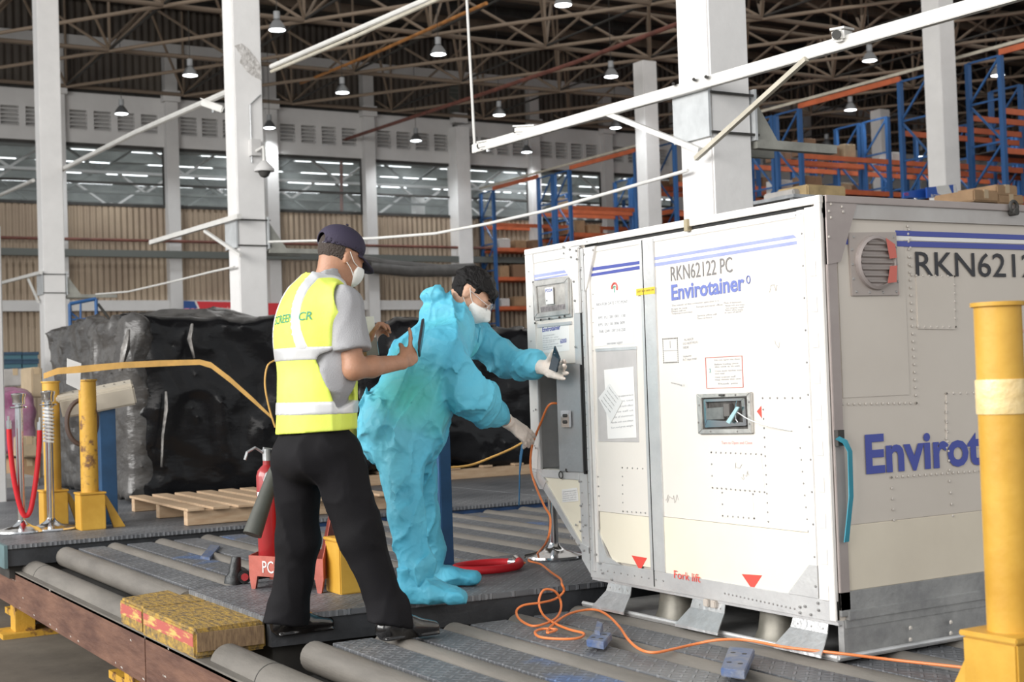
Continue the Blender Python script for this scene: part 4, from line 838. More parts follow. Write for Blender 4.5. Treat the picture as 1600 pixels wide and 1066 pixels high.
INK = mat('print_black', (0.035, 0.035, 0.04), 0.5); INKG = mat('print_grey', (0.30, 0.30, 0.32), 0.6); REDT = mat('print_red', (0.75, 0.08, 0.06), 0.5); REDF = mat('faded_print_red', (0.72, 0.35, 0.33), 0.6)
RIV = mat('rivet_metal', (0.42, 0.41, 0.40), 0.4, 0.6)
BLACKG = mat('black_gap', (0.015, 0.015, 0.015), 0.7)
L_, D_, H_C = 2.003, 1.534, 1.626
ct = thing('cargo_container', (0.75, 0.9, 0), 'large white air cargo container with cooling unit, blue lettering and slanted lower corner', 'cargo container')
def F(px, py): p = Z(px, py, 'x', 0); return (p.y, p.z)
def G(px, py): p = Z(px, py, 'y', 0); return (p.x, p.z)
def ff(poly, th, nm, m_, par=None, d0=0.0, bevel=0, px=True, sm=False):   # piece lying on the front face, proud by th
    P = [F(*q) if px else q for q in poly]; return MB().prism([(-d0, y, z) for y, z in P], (-th, 0, 0)).build(nm, m_, par or ct, bevel=bevel, smooth=sm)
def gf(poly, th, nm, m_, par=None, d0=0.0, bevel=0, px=True):
    P = [G(*q) if px else q for q in poly]; return MB().prism([(x, -d0, z) for x, z in P], (0, -th, 0)).build(nm, m_, par or ct, bevel=bevel)
zb = 0.135; zt = H_C-0.03
# core with the LD3 contour; the compartment at the far end is left hollow
yA = 1.60; oz0, oz1 = 0.592, 1.075; oy0, oy1 = 1.605, 1.927
MB().prism([(0.004, 0, zb), (0.004, 1.53, zb), (0.004, yA, 0.25), (0.004, yA, zt), (0.004, 0, zt)], (D_-0.01, 0, 0)).build('body_core', CG, ct)
MB().box((0.004, yA, oz1), (D_, 2.0, zt)).box((0.30, yA, oz0), (D_, 2.0, oz1)).build('cooling_unit_housing', CW, ct)
MB().prism([(0.004, 1.6, 0.235), (0.004, 2.0, 0.575), (0.004, 2.0, oz0), (0.004, 1.6, oz0)], (D_-0.01, 0, 0)).build('contour_panel', CCR, ct)
MB().box((0.004, 1.955, oz0), (0.30, 2.0, oz1)).build('side_wall', FRM, ct)
MB().box((0.28, 1.60, oz0), (0.30, 1.96, oz1)).box((0.01, 1.60, oz0), (0.28, 1.604, oz1)).box((0.01, 1.6, oz0-0.002), (0.28, 1.955, oz0+0.004)).build('compartment_lining', mat('dull_galvanised', (0.36, 0.36, 0.34), 0.45, 0.6, var=0.25, vs_=4), ct)
# front panels, upper white and lower cream
SEAM = 1.045
def zc_(y): return 0.432
ff([(0.085, 0.20), (1.035, 0.20), (1.035, 0.432), (0.12, 0.432)][:0] or [(0.23, 0.205), (0.985, 0.205), (0.985, 0.432), (0.128, 0.432), (0.128, 0.30)], 0.006, 'lower_door_panel', CCR, px=False)
ff([(0.128, 0.4335), (0.985, 0.4335), (0.985, 1.56), (0.10, 1.56)], 0.004, 'upper_door_panel', CW, px=False)
ff([(1.085, 0.215), (1.36, 0.215), (1.452, 0.32), (1.452, 0.424), (1.085, 0.424)], 0.006, 'lower_door_panel', CCR, px=False)
ff([(1.085, 0.4255), (1.462, 0.4255), (1.462, 1.565), (1.085, 1.565)], 0.004, 'upper_door_panel', CW, px=False)
ff([(1.60, 1.08), (1.94, 1.08), (1.94, 1.56), (1.60, 1.56)], 0.004, 'cooling_unit_panel', CW, px=False)
ff([(1.585, 0.265), (1.70, 0.355), (1.905, 0.545), (1.905, 0.555), (1.585, 0.555)], 0.006, 'lower_contour_panel', CCR, px=False)
# frames
def bar_f(y0, z0, y1, z1, th, nm='frame_rail', m_=None, d0=0.0, bv=0.002): return ff([(y0, z0), (y1, z0), (y1, z1), (y0, z1)], th, nm, m_ or FRM, None, d0, bv, px=False)
bar_f(0.0, zb-0.005, 1.535, 0.205, 0.010, 'bottom_rail')
bar_f(0.985, 0.205, 1.0605, 1.575, 0.012, 'door_edge_profile', FRM); bar_f(1.0625, 0.205, 1.085, 1.575, 0.012, 'door_edge_profile', FRM)
bar_f(1.0600, 0.14, 1.0630, 1.575, 0.0135, 'door_gap', BLACKG, bv=0)
bar_f(1.462, 0.20, 1.487, 1.58, 0.012, 'hinge_profile', FRMW); bar_f(1.490, 0.16, 1.505, 1.585, 0.020, 'hinge_profile', FRM); bar_f(1.508, 0.16, 1.522, 1.585, 0.016, 'hinge_profile', FRM)
bar_f(1.524, 0.60, 1.536, 1.30, 0.017, 'door_gap', BLACKG, bv=0); bar_f(1.538, 0.23, 1.60, 1.62, 0.010, 'cooling_unit_post', FRM)
bar_f(1.538, 0.585, 1.5475, 1.07, 0.02, 'door_gap', BLACKG, bv=0)
bar_f(1.928, 0.575, 2.003, 1.60, 0.010, 'outer_post', FRMW); bar_f(1.918, 0.592, 1.930, 1.075, 0.014, 'opening_trim', FRM)
bar_f(1.60, 0.555, 2.0, 0.592, 0.012, 'compartment_sill', FRM)
bar_f(1.60, 1.555, 2.003, 1.60, 0.008, 'frame_rail', FRMW)
ff([(1.60, 0.265), (1.60, 0.205), (1.535, 0.145), (1.535, 0.23)], 0.011, 'contour_gusset', FRM, px=False)
ff([(1.555, 0.19), (1.60, 0.24), (2.003, 0.585), (1.96, 0.592), (1.905, 0.592), (1.905, 0.555), (1.60, 0.275), (1.54, 0.26), (1.54, 0.19)], 0.013, 'contour_rail', FRM, px=False)
ff([(1.93, 0.575), (2.003, 0.585), (1.93, 0.50), (1.90, 0.50), (1.87, 0.54)], 0.017, 'contour_plate', FRM, px=False)
MB().prism([(0, 1.555, 0.188), (0, 2.006, 0.58), (0, 2.006, 0.592), (0, 1.545, 0.195)], (D_, 0, 0)).build('contour_edge_sheet', FRM, ct)
# roof and its rails
MB().box((0, 0, zt), (D_, 2.003, H_C-0.004)).build('roof_panel', CG, ct)
bar_f(0.0, 1.597, 1.50, 1.626, 0.016, 'top_rail', FRMW); bar_f(1.50, 1.60, 2.003, 1.626, 0.012, 'top_rail', FRMW)
bar_f(0.06, 1.583, 0.735, 1.5965, 0.003, 'shadow_gap', BLACKG, bv=0); bar_f(0.76, 1.583, 1.50, 1.5965, 0.003, 'shadow_gap', BLACKG, bv=0)
bar_f(0.735, 1.578, 0.76, 1.626, 0.026, 'lid_clip', mat('brass_clip', (0.42, 0.36, 0.24), 0.4, 0.5))
bar_f(0.0, 1.56, 1.46, 1.583, 0.008, 'frame_rail', FRMW)
# corner post and hinge side
bar_f(0.0, 0.135, 0.030, 1.60, 0.016, 'corner_post', FRMW); bar_f(0.031, 0.14, 0.088, 1.59, 0.009, 'hinge_strip', FRMW); bar_f(0.088, 0.205, 0.128, 1.585, 0.011, 'door_edge_profile', FRMW)
for k in range(11): bar_f(0.034, 0.20+k*0.127, 0.072, 0.255+k*0.127, 0.012, 'hinge_leaf', FRMW, bv=0.002)
ff([(0.088, 0.205), (0.245, 0.205), (0.128, 0.32), (0.088, 0.32)], 0.0135, 'corner_plate', FRM, px=False)
ff([(1.462, 0.345), (1.462, 0.205), (1.30, 0.205), (1.40, 0.235)], 0.0125, 'corner_plate', FRM, px=False)
gp = [F(*q) for q in ((911, 388), (943, 386), (917, 441))]; ff([(1.502, 1.585), (1.40, 1.585), (1.475, 1.41), (1.502, 1.38)], 0.018, 'gusset_plate', FRMW, px=False, bevel=0.001)
ff([(1.50, 1.59), (1.64, 1.60), (1.655, 1.50), (1.60, 1.45), (1.585, 1.30), (1.545, 1.30), (1.545, 1.59)], 0.014, 'gusset_plate', FRMW, px=False, bevel=0.001)
bar_f(1.38, 1.597, 1.49, 1.622, 0.020, 'top_plate', FRMW)
# side face (right)
def bar_g(x0, z0, x1, z1, th, nm='frame_rail', m_=None, d0=0.0, bv=0.002): return gf([(x0, z0), (x1, z0), (x1, z1), (x0, z1)], th, nm, m_ or FRMS, None, d0, bv, px=False)
bar_g(0.0, 0.15, D_, 0.235, 0.012, 'side_bottom_rail', BASE); bar_g(0.03, 0.135, D_, 0.168, 0.02, 'side_ledge', BASE)
bar_g(0.0, 0.17, 0.046, 1.60, 0.012, 'side_corner_post', FRMS)
gf([(0.0, 1.545), (0.0, 1.622), (D_, 1.622), (D_, 1.545)], 0.012, 'side_top_rail', mat('grey_top_rail', (0.44, 0.41, 0.39), 0.42, 0.4, c2=(0.52, 0.50, 0.48), vs_=4), px=False)
bar_g(0, 1.598, D_, 1.624, 0.02, 'side_top_flange', FRMS)
gf([(0.0, 1.38), (0.0, 1.60), (0.15, 1.60), (0.06, 1.39)], 0.016, 'side_corner_plate', FRMS, px=False)
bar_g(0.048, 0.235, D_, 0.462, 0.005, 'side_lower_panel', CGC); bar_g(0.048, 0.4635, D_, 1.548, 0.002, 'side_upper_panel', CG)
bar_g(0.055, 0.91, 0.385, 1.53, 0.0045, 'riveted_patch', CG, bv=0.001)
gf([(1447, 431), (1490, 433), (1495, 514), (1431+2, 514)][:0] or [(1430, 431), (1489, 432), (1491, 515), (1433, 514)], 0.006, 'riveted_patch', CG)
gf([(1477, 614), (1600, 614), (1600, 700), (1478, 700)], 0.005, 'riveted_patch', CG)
rv = MB(); rvl = MB()
def rline_g(pts, step, r_=0.0055):
    P = [G(*p) for p in pts]
    for a, b in zip(P[:-1], P[1:]):
        n = max(1, int(math.dist(a, b)/step))
        for k in range(n+1): rvl.rivet((a[0]+(b[0]-a[0])*k/n, -0.0055, a[1]+(b[1]-a[1])*k/n), (0, -1, 0), r_)
def rline_f(pts, step, r_=0.0042, d=0.005, px=True):
    P = [F(*p) if px else p for p in pts]
    for a, b in zip(P[:-1], P[1:]):
        n = max(1, int(math.dist(a, b)/step))
        for k in range(n+1): rv.rivet((-d, a[0]+(b[0]-a[0])*k/n, a[1]+(b[1]-a[1])*k/n), (-1, 0, 0), r_)
rline_g([(1317, 338), (1416, 342), (1430, 630), (1306, 632), (1298, 385)], 0.027)
rline_g([(1430, 431), (1489, 432), (1491, 511), (1433, 511)], 0.030); rline_g([(1418, 345), (1423, 430)], 0.03)
rline_g([(1477, 700), (1477, 615), (1530, 614)], 0.033)
rline_g([(1391, 746), (1530, 736)], 0.028); rline_g([(1391, 746), (1395, 813)], 0.035); rline_g([(1482, 752), (1487, 806)], 0.035); rline_g([(1477, 645), (1482, 735)], 0.035)
rline_g([(1314, 858), (1320, 940)], 0.024); rline_g([(1331, 941), (1535, 913)], 0.020); rline_g([(1335, 956), (1535, 922)], 0.09, 0.006)
for q in ((1290, 331), (1293, 320), (1310, 324), (1312, 332), (1293, 341), (1290, 371)): x, z = G(*q); rvl.rivet((x, -0.017, z), (0, -1, 0), 0.006)
for q in ((1414, 980), (1414, 998), (1477, 971), (1477, 988)): x, z = G(*q); rvl.rivet((x, -0.026, z), (0, -1, 0), 0.009)
# front rivets
rline_f([(1193, 622), (1264, 622)], 0.035); rline_f([(1194, 640), (1202, 815)], 0.033); rline_f([(1264, 622), (1271, 830)], 0.033)
rline_f([(1113, 707), (1191, 710)], 0.027); rline_f([(1115, 762), (1196, 769)], 0.027); rline_f([(1113, 707), (1115, 762)], 0.04)
rline_f([(1130, 770), (1131, 806), (1180, 810)], 0.03); rline_f([(1178, 772), (1180, 810)], 0.05)
rline_f([(974, 731), (1014, 733), (1017, 802), (975, 799), (974, 731)], 0.032)
rline_f([(1136, 927), (1245, 951)], 0.022, d=0.011); rline_f([(1252, 700), (1272, 905)], 0.04)
for q in ((1254, 957), (1262, 947), (1282, 942), (1283, 953), (1271, 960), (1279, 916), (1254, 948)): y, z = F(*q); rv.rivet((-0.0145, y, z), (-1, 0, 0), 0.006)
for q in ((885, 386), (895, 390), (886, 396), (897, 402), (905, 392), (906, 405), (912, 422), (901, 440), (903, 470), (904, 542), (932, 391), (918, 398), (923, 378)): y, z = F(*q); rv.rivet((-0.018, y, z), (-1, 0, 0), 0.006)
for q in ((905, 820), (911, 815), (912, 829), (919, 820), (902, 843), (909, 851), (897, 838), (917, 860), (912, 790), (910, 752), (942, 880), (946, 895), (960, 905), (842, 640), (843, 675), (842, 700), (936, 866), (838, 750), (842, 757), (838, 766)): y, z = F(*q); rv.rivet((-0.017, y, z), (-1, 0, 0), 0.006)
rline_f([(1.97, 0.70), (1.97, 1.52)], 0.16, px=False, d=0.010); rline_f([(1.515, 0.25), (1.515, 1.5)], 0.05, 0.003, 0.0165, px=False); rline_f([(0.10, 0.35), (0.10, 1.5)], 0.11, px=False, d=0.012)
rline_f([(1.58, 0.30), (1.58, 0.55)], 0.05, px=False, d=0.011); rline_f([(1.0, 0.17), (1.5, 0.17)], 0.05, px=False, d=0.011); rline_f([(0.13, 1.57), (0.10, 1.57)], 0.03, px=False, d=0.009)
rline_f([(936, 745), (938, 790)], 0.04); rline_f([(928, 460), (929, 900)], 0.06, 0.003)
rv.build('rivets', RIV, ct, kind='stuff'); rvl.build('rivets', mat('side_rivet_paint', (0.58, 0.54, 0.49), 0.4, 0.2), ct, kind='stuff')
# stripes
def fstripe(a, b, c, d, m_=BLUF): ff([a, b, c, d], 0.0012, 'stripe', m_, d0=0.004)
fstripe((834.5, 430), (896.5, 420), (896.5, 424.5), (834.5, 434.5)); fstripe((835, 436.5), (896.7, 426.5), (896.7, 429), (835, 439))
fstripe((928, 418), (1003, 407.5), (1003, 412.5), (926, 423.5), BLU); fstripe((924, 428), (1003.5, 415), (1003.5, 420.5), (923, 432.5), BLU)
fstripe((1019, 403), (1241, 367), (1246, 371.5), (1019, 407.3)); fstripe((1019, 412.3), (1250, 376), (1251, 381), (1019, 417.5))
bar_g(0.075, 1.490, 0.108, 1.508, 0.0012, 'stripe', BLU, d0=0.005, bv=0); bar_g(0.345, 1.490, D_, 1.509, 0.0012, 'stripe', BLU, d0=0.0045, bv=0)
bar_g(0.06, 1.453, 0.108, 1.473, 0.0012, 'stripe', BLU, d0=0.005, bv=0); bar_g(0.345, 1.451, D_, 1.471, 0.0012, 'stripe', BLU, d0=0.0045, bv=0)
bar_g(0.06, 1.474, D_, 1.489, 0.0008, 'stripe', PIPEW, d0=0.0042, bv=0)
# writing on the front
def ftext(s, q0, q1, size, m_, bold=0, d=0.006, par=None, nm='lettering'):
    y0, z0 = F(*q0); y1, z1 = F(*q1); w_ = math.dist((y0, z0), (y1, z1)); return text(s, (-d, y0, z0), (0, y1-y0, z1-z0), (0, 0, 1), size, w_, m_, par or ct, nm, bold, 0)
ftext('RKN62122 PC', (1050, 439.5), (1146, 425), 0.062, mat('print_grey_brown', (0.20, 0.19, 0.19), 0.5), 0.0)
ftext('Envirotainer', (1051, 469), (1165, 453), 0.063, BLUP, 0.028)
y0, z0 = F(1171, 437); MB().tube([(-0.006, y0+0.010*math.cos(a), z0+0.014*math.sin(a)) for a in [2*PI*k/16 for k in range(16)]], 0.0022, 4, closed=True).build('ring_mark', BLUP, ct)
ftext('Fork lift', (1057, 903), (1098, 910), 0.034, REDT, 0.0, d=0.0125)
tinyl = [((1051, 479), (1125, 471)), ((1051, 484.5), (1075, 482)), ((1090, 481), (1131, 477)), ((1051, 488), (1073, 486)), ((1133, 475), (1160, 473)), ((1135, 479), (1165, 477)), ((1135, 483), (1164, 481)), ((1135, 486), (1163, 485)), ((1051, 491.5), (1083, 488.5)), ((1091, 495), (1121, 492)), ((1091, 499), (1114, 497)), ((1134, 490), (1160, 488))]
rt = random.Random(2)
def fakeline(n): return ''.join(rt.choice('aeinorstlmcu') if rt.random() > 0.17 else ' ' for _ in range(n)).strip() or 'on'
FINE = ['The owner of this container asks that it is', 'Kept in use', 'Europe and north offices', 'Please call us', 'Made of aluminium', 'Handle with care always', 'Tare and gross weight', 'Return when empty', 'Temperature controlled', 'Service office call', 'Open all hours', 'In case of alarm']
for (a, b), s in zip(tinyl, FINE): ftext(s, a, b, 0.0075, INKG, 0.0, nm='fine_print')
def fsticker(q, m_, nm='sticker', d0=0.004, th=0.001, par=None): return ff(q, th, nm, m_, par, d0)
STK = mat('sticker_white', (0.80, 0.79, 0.77), 0.35)
# dashed square label
y0, z0 = F(1037, 530); y1, z1 = F(1061, 566)
for k in range(11):
    for (yy, zz) in ((y0+(y1-y0)*k/10, z0), (y0+(y1-y0)*k/10, z1)): MB().box((-0.0055, yy-0.002, zz-0.0025), (-0.004, yy+0.002, zz+0.0025)).build('dash_mark', INK, ct) if k % 1 == 0 else 0
for k in range(1, 12):
    for yy in (y0, y1): zz = z0+(z1-z0)*k/12; MB().box((-0.0055, yy-0.002, zz-0.002), (-0.004, yy+0.002, zz+0.002)).build('dash_mark', INK, ct)
MB().box((-0.0055, y0, (z0+z1)/2-0.001), (-0.004, y1, (z0+z1)/2+0.001)).box((-0.0055, (y0+y1)/2-0.001, (z0+z1)/2+0.01), (-0.004, (y0+y1)/2+0.001, z0-0.01)).build('label_line', INKG, ct)
for a, b, s in (((1071, 533), (1085, 531), 'PL.NDCF'), ((1069, 539), (1092, 536), 'DO NOT PLUG'), ((1069, 545), (1078, 544), 'SIDE'), ((1069, 559), (1082, 557), 'Volume'), ((1069, 564), (1090, 561.5), 'Fl 7 days total')): ftext(s, a, b, 0.009, INKG, nm='fine_print')
# red-framed instruction label
rq = [(1104, 559), (1161, 556), (1163, 605), (1106, 607)]
P = [F(*q) for q in rq]
for i in range(4):
    a, b = P[i], P[(i+1) % 4]; MB().bar((-0.005, *a), (-0.005, *b), 0.002, 0.004, up=(1, 0, 0)).build('red_border', mat('red_border', (0.62, 0.2, 0.18), 0.5), ct)
for k, (u0, u1, yy) in enumerate(((0.24, 0.95, 0.12), (0.24, 0.9, 0.26), (0.24, 0.93, 0.34), (0.24, 0.98, 0.48), (0.24, 0.5, 0.56), (0.24, 0.8, 0.68), (0.24, 0.95, 0.76), (0.3, 0.85, 0.9))):
    A = (1104+57*u0+2*yy, 559-3*u0+48*yy); B_ = (1104+57*u1+2*yy, 559-3*u1+48*yy); ftext(['Do not open the door', 'Before loading check', 'the unit is in use', 'Close both latches now', 'and seal', 'Only trained staff', 'may move this unit', 'Thank you'][k], A, B_, 0.007, INKG, nm='fine_print')
ftext('X', (1110, 583), (1113, 582.8), 0.02, mat('teal_ink', (0.1, 0.35, 0.35), 0.5), nm='fine_print')
ftext('envirobag 3', (1050, 599), (1071, 604), 0.008, INKG, nm='fine_print'); ftext('Turn to Open and Close', (1129, 694), (1177, 694), 0.012, REDF, nm='fine_print')
# red arrows
for q in ([(1161, 897), (1193, 899), (1178, 922)], [(989, 868), (1013, 872), (1002, 892)]): ff(q, 0.001, 'red_arrow', REDT, d0=0.006)
ff([(1184, 643), (1191, 634), (1192, 654)], 0.001, 'red_arrow', REDT, d0=0.004)
# yellow label strip, inspection round, white notice sheet
ys_ = ff([(998, 452), (1027, 448), (1027, 459), (998, 462)], 0.001, 'yellow_label', mat('yellow_label', (0.72, 0.52, 0.05), 0.4), d0=0.012)
ftext('DRY ICE 100% OK', (1000, 457.5), (1026, 454), 0.008, INK, 0, d=0.0135, nm='fine_print')
o_ = ff([(951, 441), (972, 438), (973, 458), (953, 461)], 0.001, 'round_sticker', STK, d0=0.004)
yc_, zc2 = F(962, 450); MB().tube([(-0.006, yc_+0.020*math.cos(a), zc2+0.020*math.sin(a)) for a in [PI*(k/18)-0.2 for k in range(23)]], 0.005, 4).build('red_arc', mat('sticker_red', (0.7, 0.12, 0.1), 0.5), ct)
MB().tube([(-0.006, yc_+0.012*math.cos(a), zc2-0.004+0.012*math.sin(a)) for a in [PI*k/10 for k in range(11)]], 0.002, 4).box((-0.007, yc_-0.002, zc2-0.02), (-0.005, yc_+0.002, zc2+0.005)).build('green_mark', mat('green_mark', (0.1, 0.4, 0.25), 0.5), ct)
ff([(929, 466), (990, 457), (992, 536), (931, 542)], 0.0012, 'notice_sheet', STK, d0=0.004)
for s, a, b in (('RKN FOR DATE CTC PONT', (934, 478.5), (983, 473)), ('EPS  EU  281 001  130', (937, 499), (979, 495)), ('EPS  EU  05 006 009', (937, 510), (978, 506)), ('FAR  DW  297 210 250', (938, 520.5), (979, 517)), ('envirotainer support', (950, 539), (975, 536.5))): ftext(s, a, b, 0.013, INKG, 0.0, d=0.0065, nm='notice_text')
# document pouch
pq = [(933, 547), (996, 543), (1000, 691), (937, 690)]
ff(pq, 0.002, 'document_pouch', mat('grey_pouch', (0.50, 0.48, 0.47), 0.25, var=0.1), d0=0.004)
dp = ff([(946, 578), (992, 573), (997, 684), (952, 686)], 0.0015, 'document', STK, d0=0.0065)
dp2 = ff([(938, 622), (955, 600), (975, 628), (958, 660)], 0.0012, 'document', mat('paper_grey', (0.72, 0.72, 0.71), 0.4), d0=0.009)
for k in range(7):
    ftext(FINE[k], (957, 622+k*8), (992, 618+k*8), 0.008, INKG, 0, d=0.0085, nm='document_text')
for k in range(5): y_, z_ = F(944+k*2.4, 622-k*5); ftext(FINE[k+3][:12], (943+k*3, 627-k*5), (957+k*3, 645-k*5), 0.007, INK, 0, d=0.0107, nm='document_text')
ff([(932, 545), (996.5, 541), (997, 546), (933, 550)], 0.004, 'pouch_edge', ALU, d0=0.004)
# cooling unit label and display window
ff([(848, 512), (890, 505), (891, 548), (850, 552)], 0.001, 'unit_label', STK, d0=0.004)
ftext('Envirotainer', (849, 519), (877, 514.5), 0.022, BLU, 0.03, d=0.0055, nm='unit_lettering')
for k in range(7): ftext(FINE[k], (850, 526+k*3.6), (868+(k % 3)*6, 523.5+k*3.5), 0.006, INKG, d=0.0055, nm='fine_print')
ftext('6000', (877, 537), (887, 535), 0.02, BLU, 0.02, d=0.0055, nm='unit_lettering')
ff([(880, 765), (904, 762), (906, 783), (881, 785)], 0.001, 'unit_label', STK, d0=0.007)
for k in range(5): ftext(FINE[k], (882, 769.5+k*3.4), (903, 767+k*3.4), 0.006, INKG, d=0.0085, nm='fine_print')
WIN = mat('weathered_alu', (0.50, 0.49, 0.47), 0.4, 0.7, c2=(0.70, 0.69, 0.66), vs_=10, bump=0.2)
def ringf(q0, q1, th, nm, m_, d0, par=None):   # frame between outer and inner pixel quads
    A = [F(*q) for q in q0]; B_ = [F(*q) for q in q1]; mb = MB()
    for i in range(4):
        j = (i+1) % 4; mb.prism([(-d0, *A[i]), (-d0, *A[j]), (-d0, *B_[j]), (-d0, *B_[i])], (-th, 0, 0))
    return mb.build(nm, m_, par or ct, bevel=0.002)
dw = ff([(834, 439), (895, 431), (896.5, 496), (837, 502)], 0.006, 'display_window', WIN, d0=0.004, bevel=0.004)
ringf([(836.5, 442), (892.5, 434), (893.5, 491), (840, 497)], [(842, 448), (887, 441.5), (888.5, 485), (845, 490)], 0.008, 'window_bezel', WIN, 0.010, dw)
ff([(843, 449), (886.5, 442.5), (888, 484), (846, 489)], 0.001, 'window_pane', mat('grey_window', (0.42, 0.40, 0.37), 0.12, var=0.25, vs_=15, coat=0.6), dw, d0=0.0105)
ff([(848, 480), (886, 475), (887, 483), (849, 488)], 0.001, 'control_strip', mat('control_grey', (0.22, 0.2, 0.2), 0.4, var=0.4, vs_=60), dw, d0=0.0118)
tg = ff([(857, 450), (870, 448), (871, 475), (859, 476)], 0.001, 'paper_tag', STK, dw, d0=0.020); 
MB().cyl((-0.022, *F(860.5, 470)), (-0.0205, *F(860.5, 470)), 0.0035, 8).build('tag_hole', INK, dw)
ftext('PD24', (858.5, 457), (869, 455.3), 0.014, BLUP, 0.01, d=0.022, par=dw, nm='tag_text')
bar_f(1.62, 1.252, 1.915, 1.268, 0.01, 'frame_rail', FRM)
for q in ((849, 500), (862, 498), (878, 496), (886, 494), (840, 505)): y, z = F(*q); MB().rivet((-0.014, y, z), (-1, 0, 0), 0.006).build('screw', DARKSTEEL, ct)
# compartment door swung open, wiring inside
fl = thing('x', (0, 0, 0)) if False else None
door = MB().prism([(-0.020, 1.553, 0.592), (-0.020, 1.553, 1.075), (-0.028, 1.735, 1.075), (-0.028, 1.735, 0.592)], (0.012, 0.0, 0)).build('compartment_door', mat('door_grey', (0.40, 0.415, 0.425), 0.38, 0.6, c2=(0.50, 0.51, 0.52), vs_=3, bump=0.1), ct, bevel=0.002)
lq = [F(*q) for q in ((888, 641), (901, 641), (902, 667), (889, 667))]
MB().prism([(-0.03, *q) for q in lq], (-0.012, 0, 0)).build('door_latch', CHROME, door, bevel=0.002); MB().cyl((-0.042, *F(895, 649)), (-0.05, *F(895, 649)), 0.008, 12).cyl((-0.042, *F(895, 659)), (-0.05, *F(895, 659)), 0.008, 12).build('latch_knob', DARKSTEEL, door)
MB().box((0.262, 1.72, 0.62), (0.28, 1.86, 0.86)).build('service_panel', ALU, ct); MB().tube(catmull([(0.27, 1.80, 0.90), (0.22, 1.78, 0.75), (0.24, 1.72, 0.66), (0.22, 1.70, 0.60)]), 0.008, 8).build('cable', BLKP, ct)
MB().rivet((-0.02, *F(892, 734)), (-1, 0, 0), 0.012).build('door_catch', DARKSTEEL, ct)
MB().tube([(-0.02, F(882, 740)[0]+0.016*math.cos(a), F(882, 742)[1]+0.016*math.sin(a)) for a in [2*PI*k/12 for k in range(12)]], 0.003, 5, closed=True).build('pull_ring', DARKSTEEL, ct)
# door latch on the right-hand door
lb = ringf([(1093, 616), (1178, 613), (1180, 677), (1096, 678)], [(1101, 622), (1172, 619), (1174, 670), (1103, 671)], 0.014, 'latch_bezel', WIN, 0.004)
ff([(1101, 622), (1172, 619), (1174, 670), (1103, 671)], 0.001, 'latch_recess', mat('latch_recess_dark', (0.07, 0.065, 0.06), 0.5, 0.2, var=0.5, vs_=25), lb, d0=0.004)
ringf([(1104, 624), (1168, 622), (1171, 665), (1106, 668)], [(1108, 628), (1163, 626), (1166, 660), (1110, 656)], 0.012, 'latch_rim', CHROME, 0.005, lb)
ff([(1108.5, 638), (1136, 636), (1137, 655), (1109, 656)], 0.014, 'latch_paddle', mat('brushed_latch', (0.38, 0.37, 0.36), 0.3, 0.8, var=0.2, vs_=20), lb, d0=0.005, bevel=0.002)
ff([(1137.5, 631), (1147, 630.5), (1148, 650), (1139, 651)], 0.02, 'latch_hook', mat('dark_latch', (0.24, 0.22, 0.21), 0.35, 0.6), lb, d0=0.005, bevel=0.002)
MB().tube([(-0.016, *F(1157, 626)), (-0.02, *F(1155, 640)), (-0.02, *F(1156, 655)), (-0.016, *F(1158, 660))], 0.003, 6).build('seal_wire', CHROME, lb)
ff([(1160, 635), (1165, 636), (1150, 662), (1144, 659)], 0.006, 'seal_tag', mat('pale_teal_tag', (0.36, 0.55, 0.58), 0.4), lb, d0=0.026, bevel=0.001)
MB().tube(catmull([(-0.03, *F(1162, 644)), (-0.045, *F(1185, 655)), (-0.03, *F(1205, 664)), (-0.012, *F(1240, 673))]), 0.0022, 5).build('seal_tail', mat('clear_cord', (0.72, 0.74, 0.72), 0.3), lb, smooth=True)
for q in ((1098, 633), (1097, 660), (1176, 628), (1177, 662), (1116, 674), (1158, 674), (1155, 617)): y, z = F(*q); MB().rivet((-0.019, y, z), (-1, 0, 0), 0.0045).build('screw', RIV, lb)
MB().box((-0.0265, F(1116, 0)[0] if False else F(1131, 617)[0], F(1131, 619)[1]), (-0.018, F(1138, 617)[0], F(1131, 616)[1])).build('strike_notch', DARKSTEEL, lb)
# patches and scuffs on the doors
for q in ([(1113, 707), (1191, 710), (1197, 769), (1115, 762)], [(1130, 770), (1178, 773), (1180, 812), (1131, 808)], [(974, 731), (1014, 733), (1017, 802), (975, 799)], [(1195, 624), (1264, 624), (1271, 820), (1202, 815)]): ff(q, 0.0012, 'riveted_patch', CW, d0=0.004)
ff([(1161, 510), (1223, 503), (1224, 512), (1162, 519)], 0.0006, 'bare_patch', mat('bright_patch', (0.85, 0.83, 0.80), 0.3), d0=0.004)
SCUF = mat('scuff_dark', (0.30, 0.28, 0.26), 0.6)
def scribble(q, n, ax=0.006, seed=1):
    r__ = random.Random(seed); P = []
    for k in range(n): P.append((-0.0062, *F(q[0]+k*1.7+r__.uniform(-2, 2), q[1]+r__.uniform(-8, 8))))
    MB().tube(P, 0.0007, 4).build('scuff', SCUF, ct)
scribble((1042, 780), 12, seed=3); scribble((1212, 539), 5, seed=4); scribble((1160, 742), 8, seed=5); scribble((1150, 727), 7, seed=6); scribble((1205, 450), 9, seed=8)
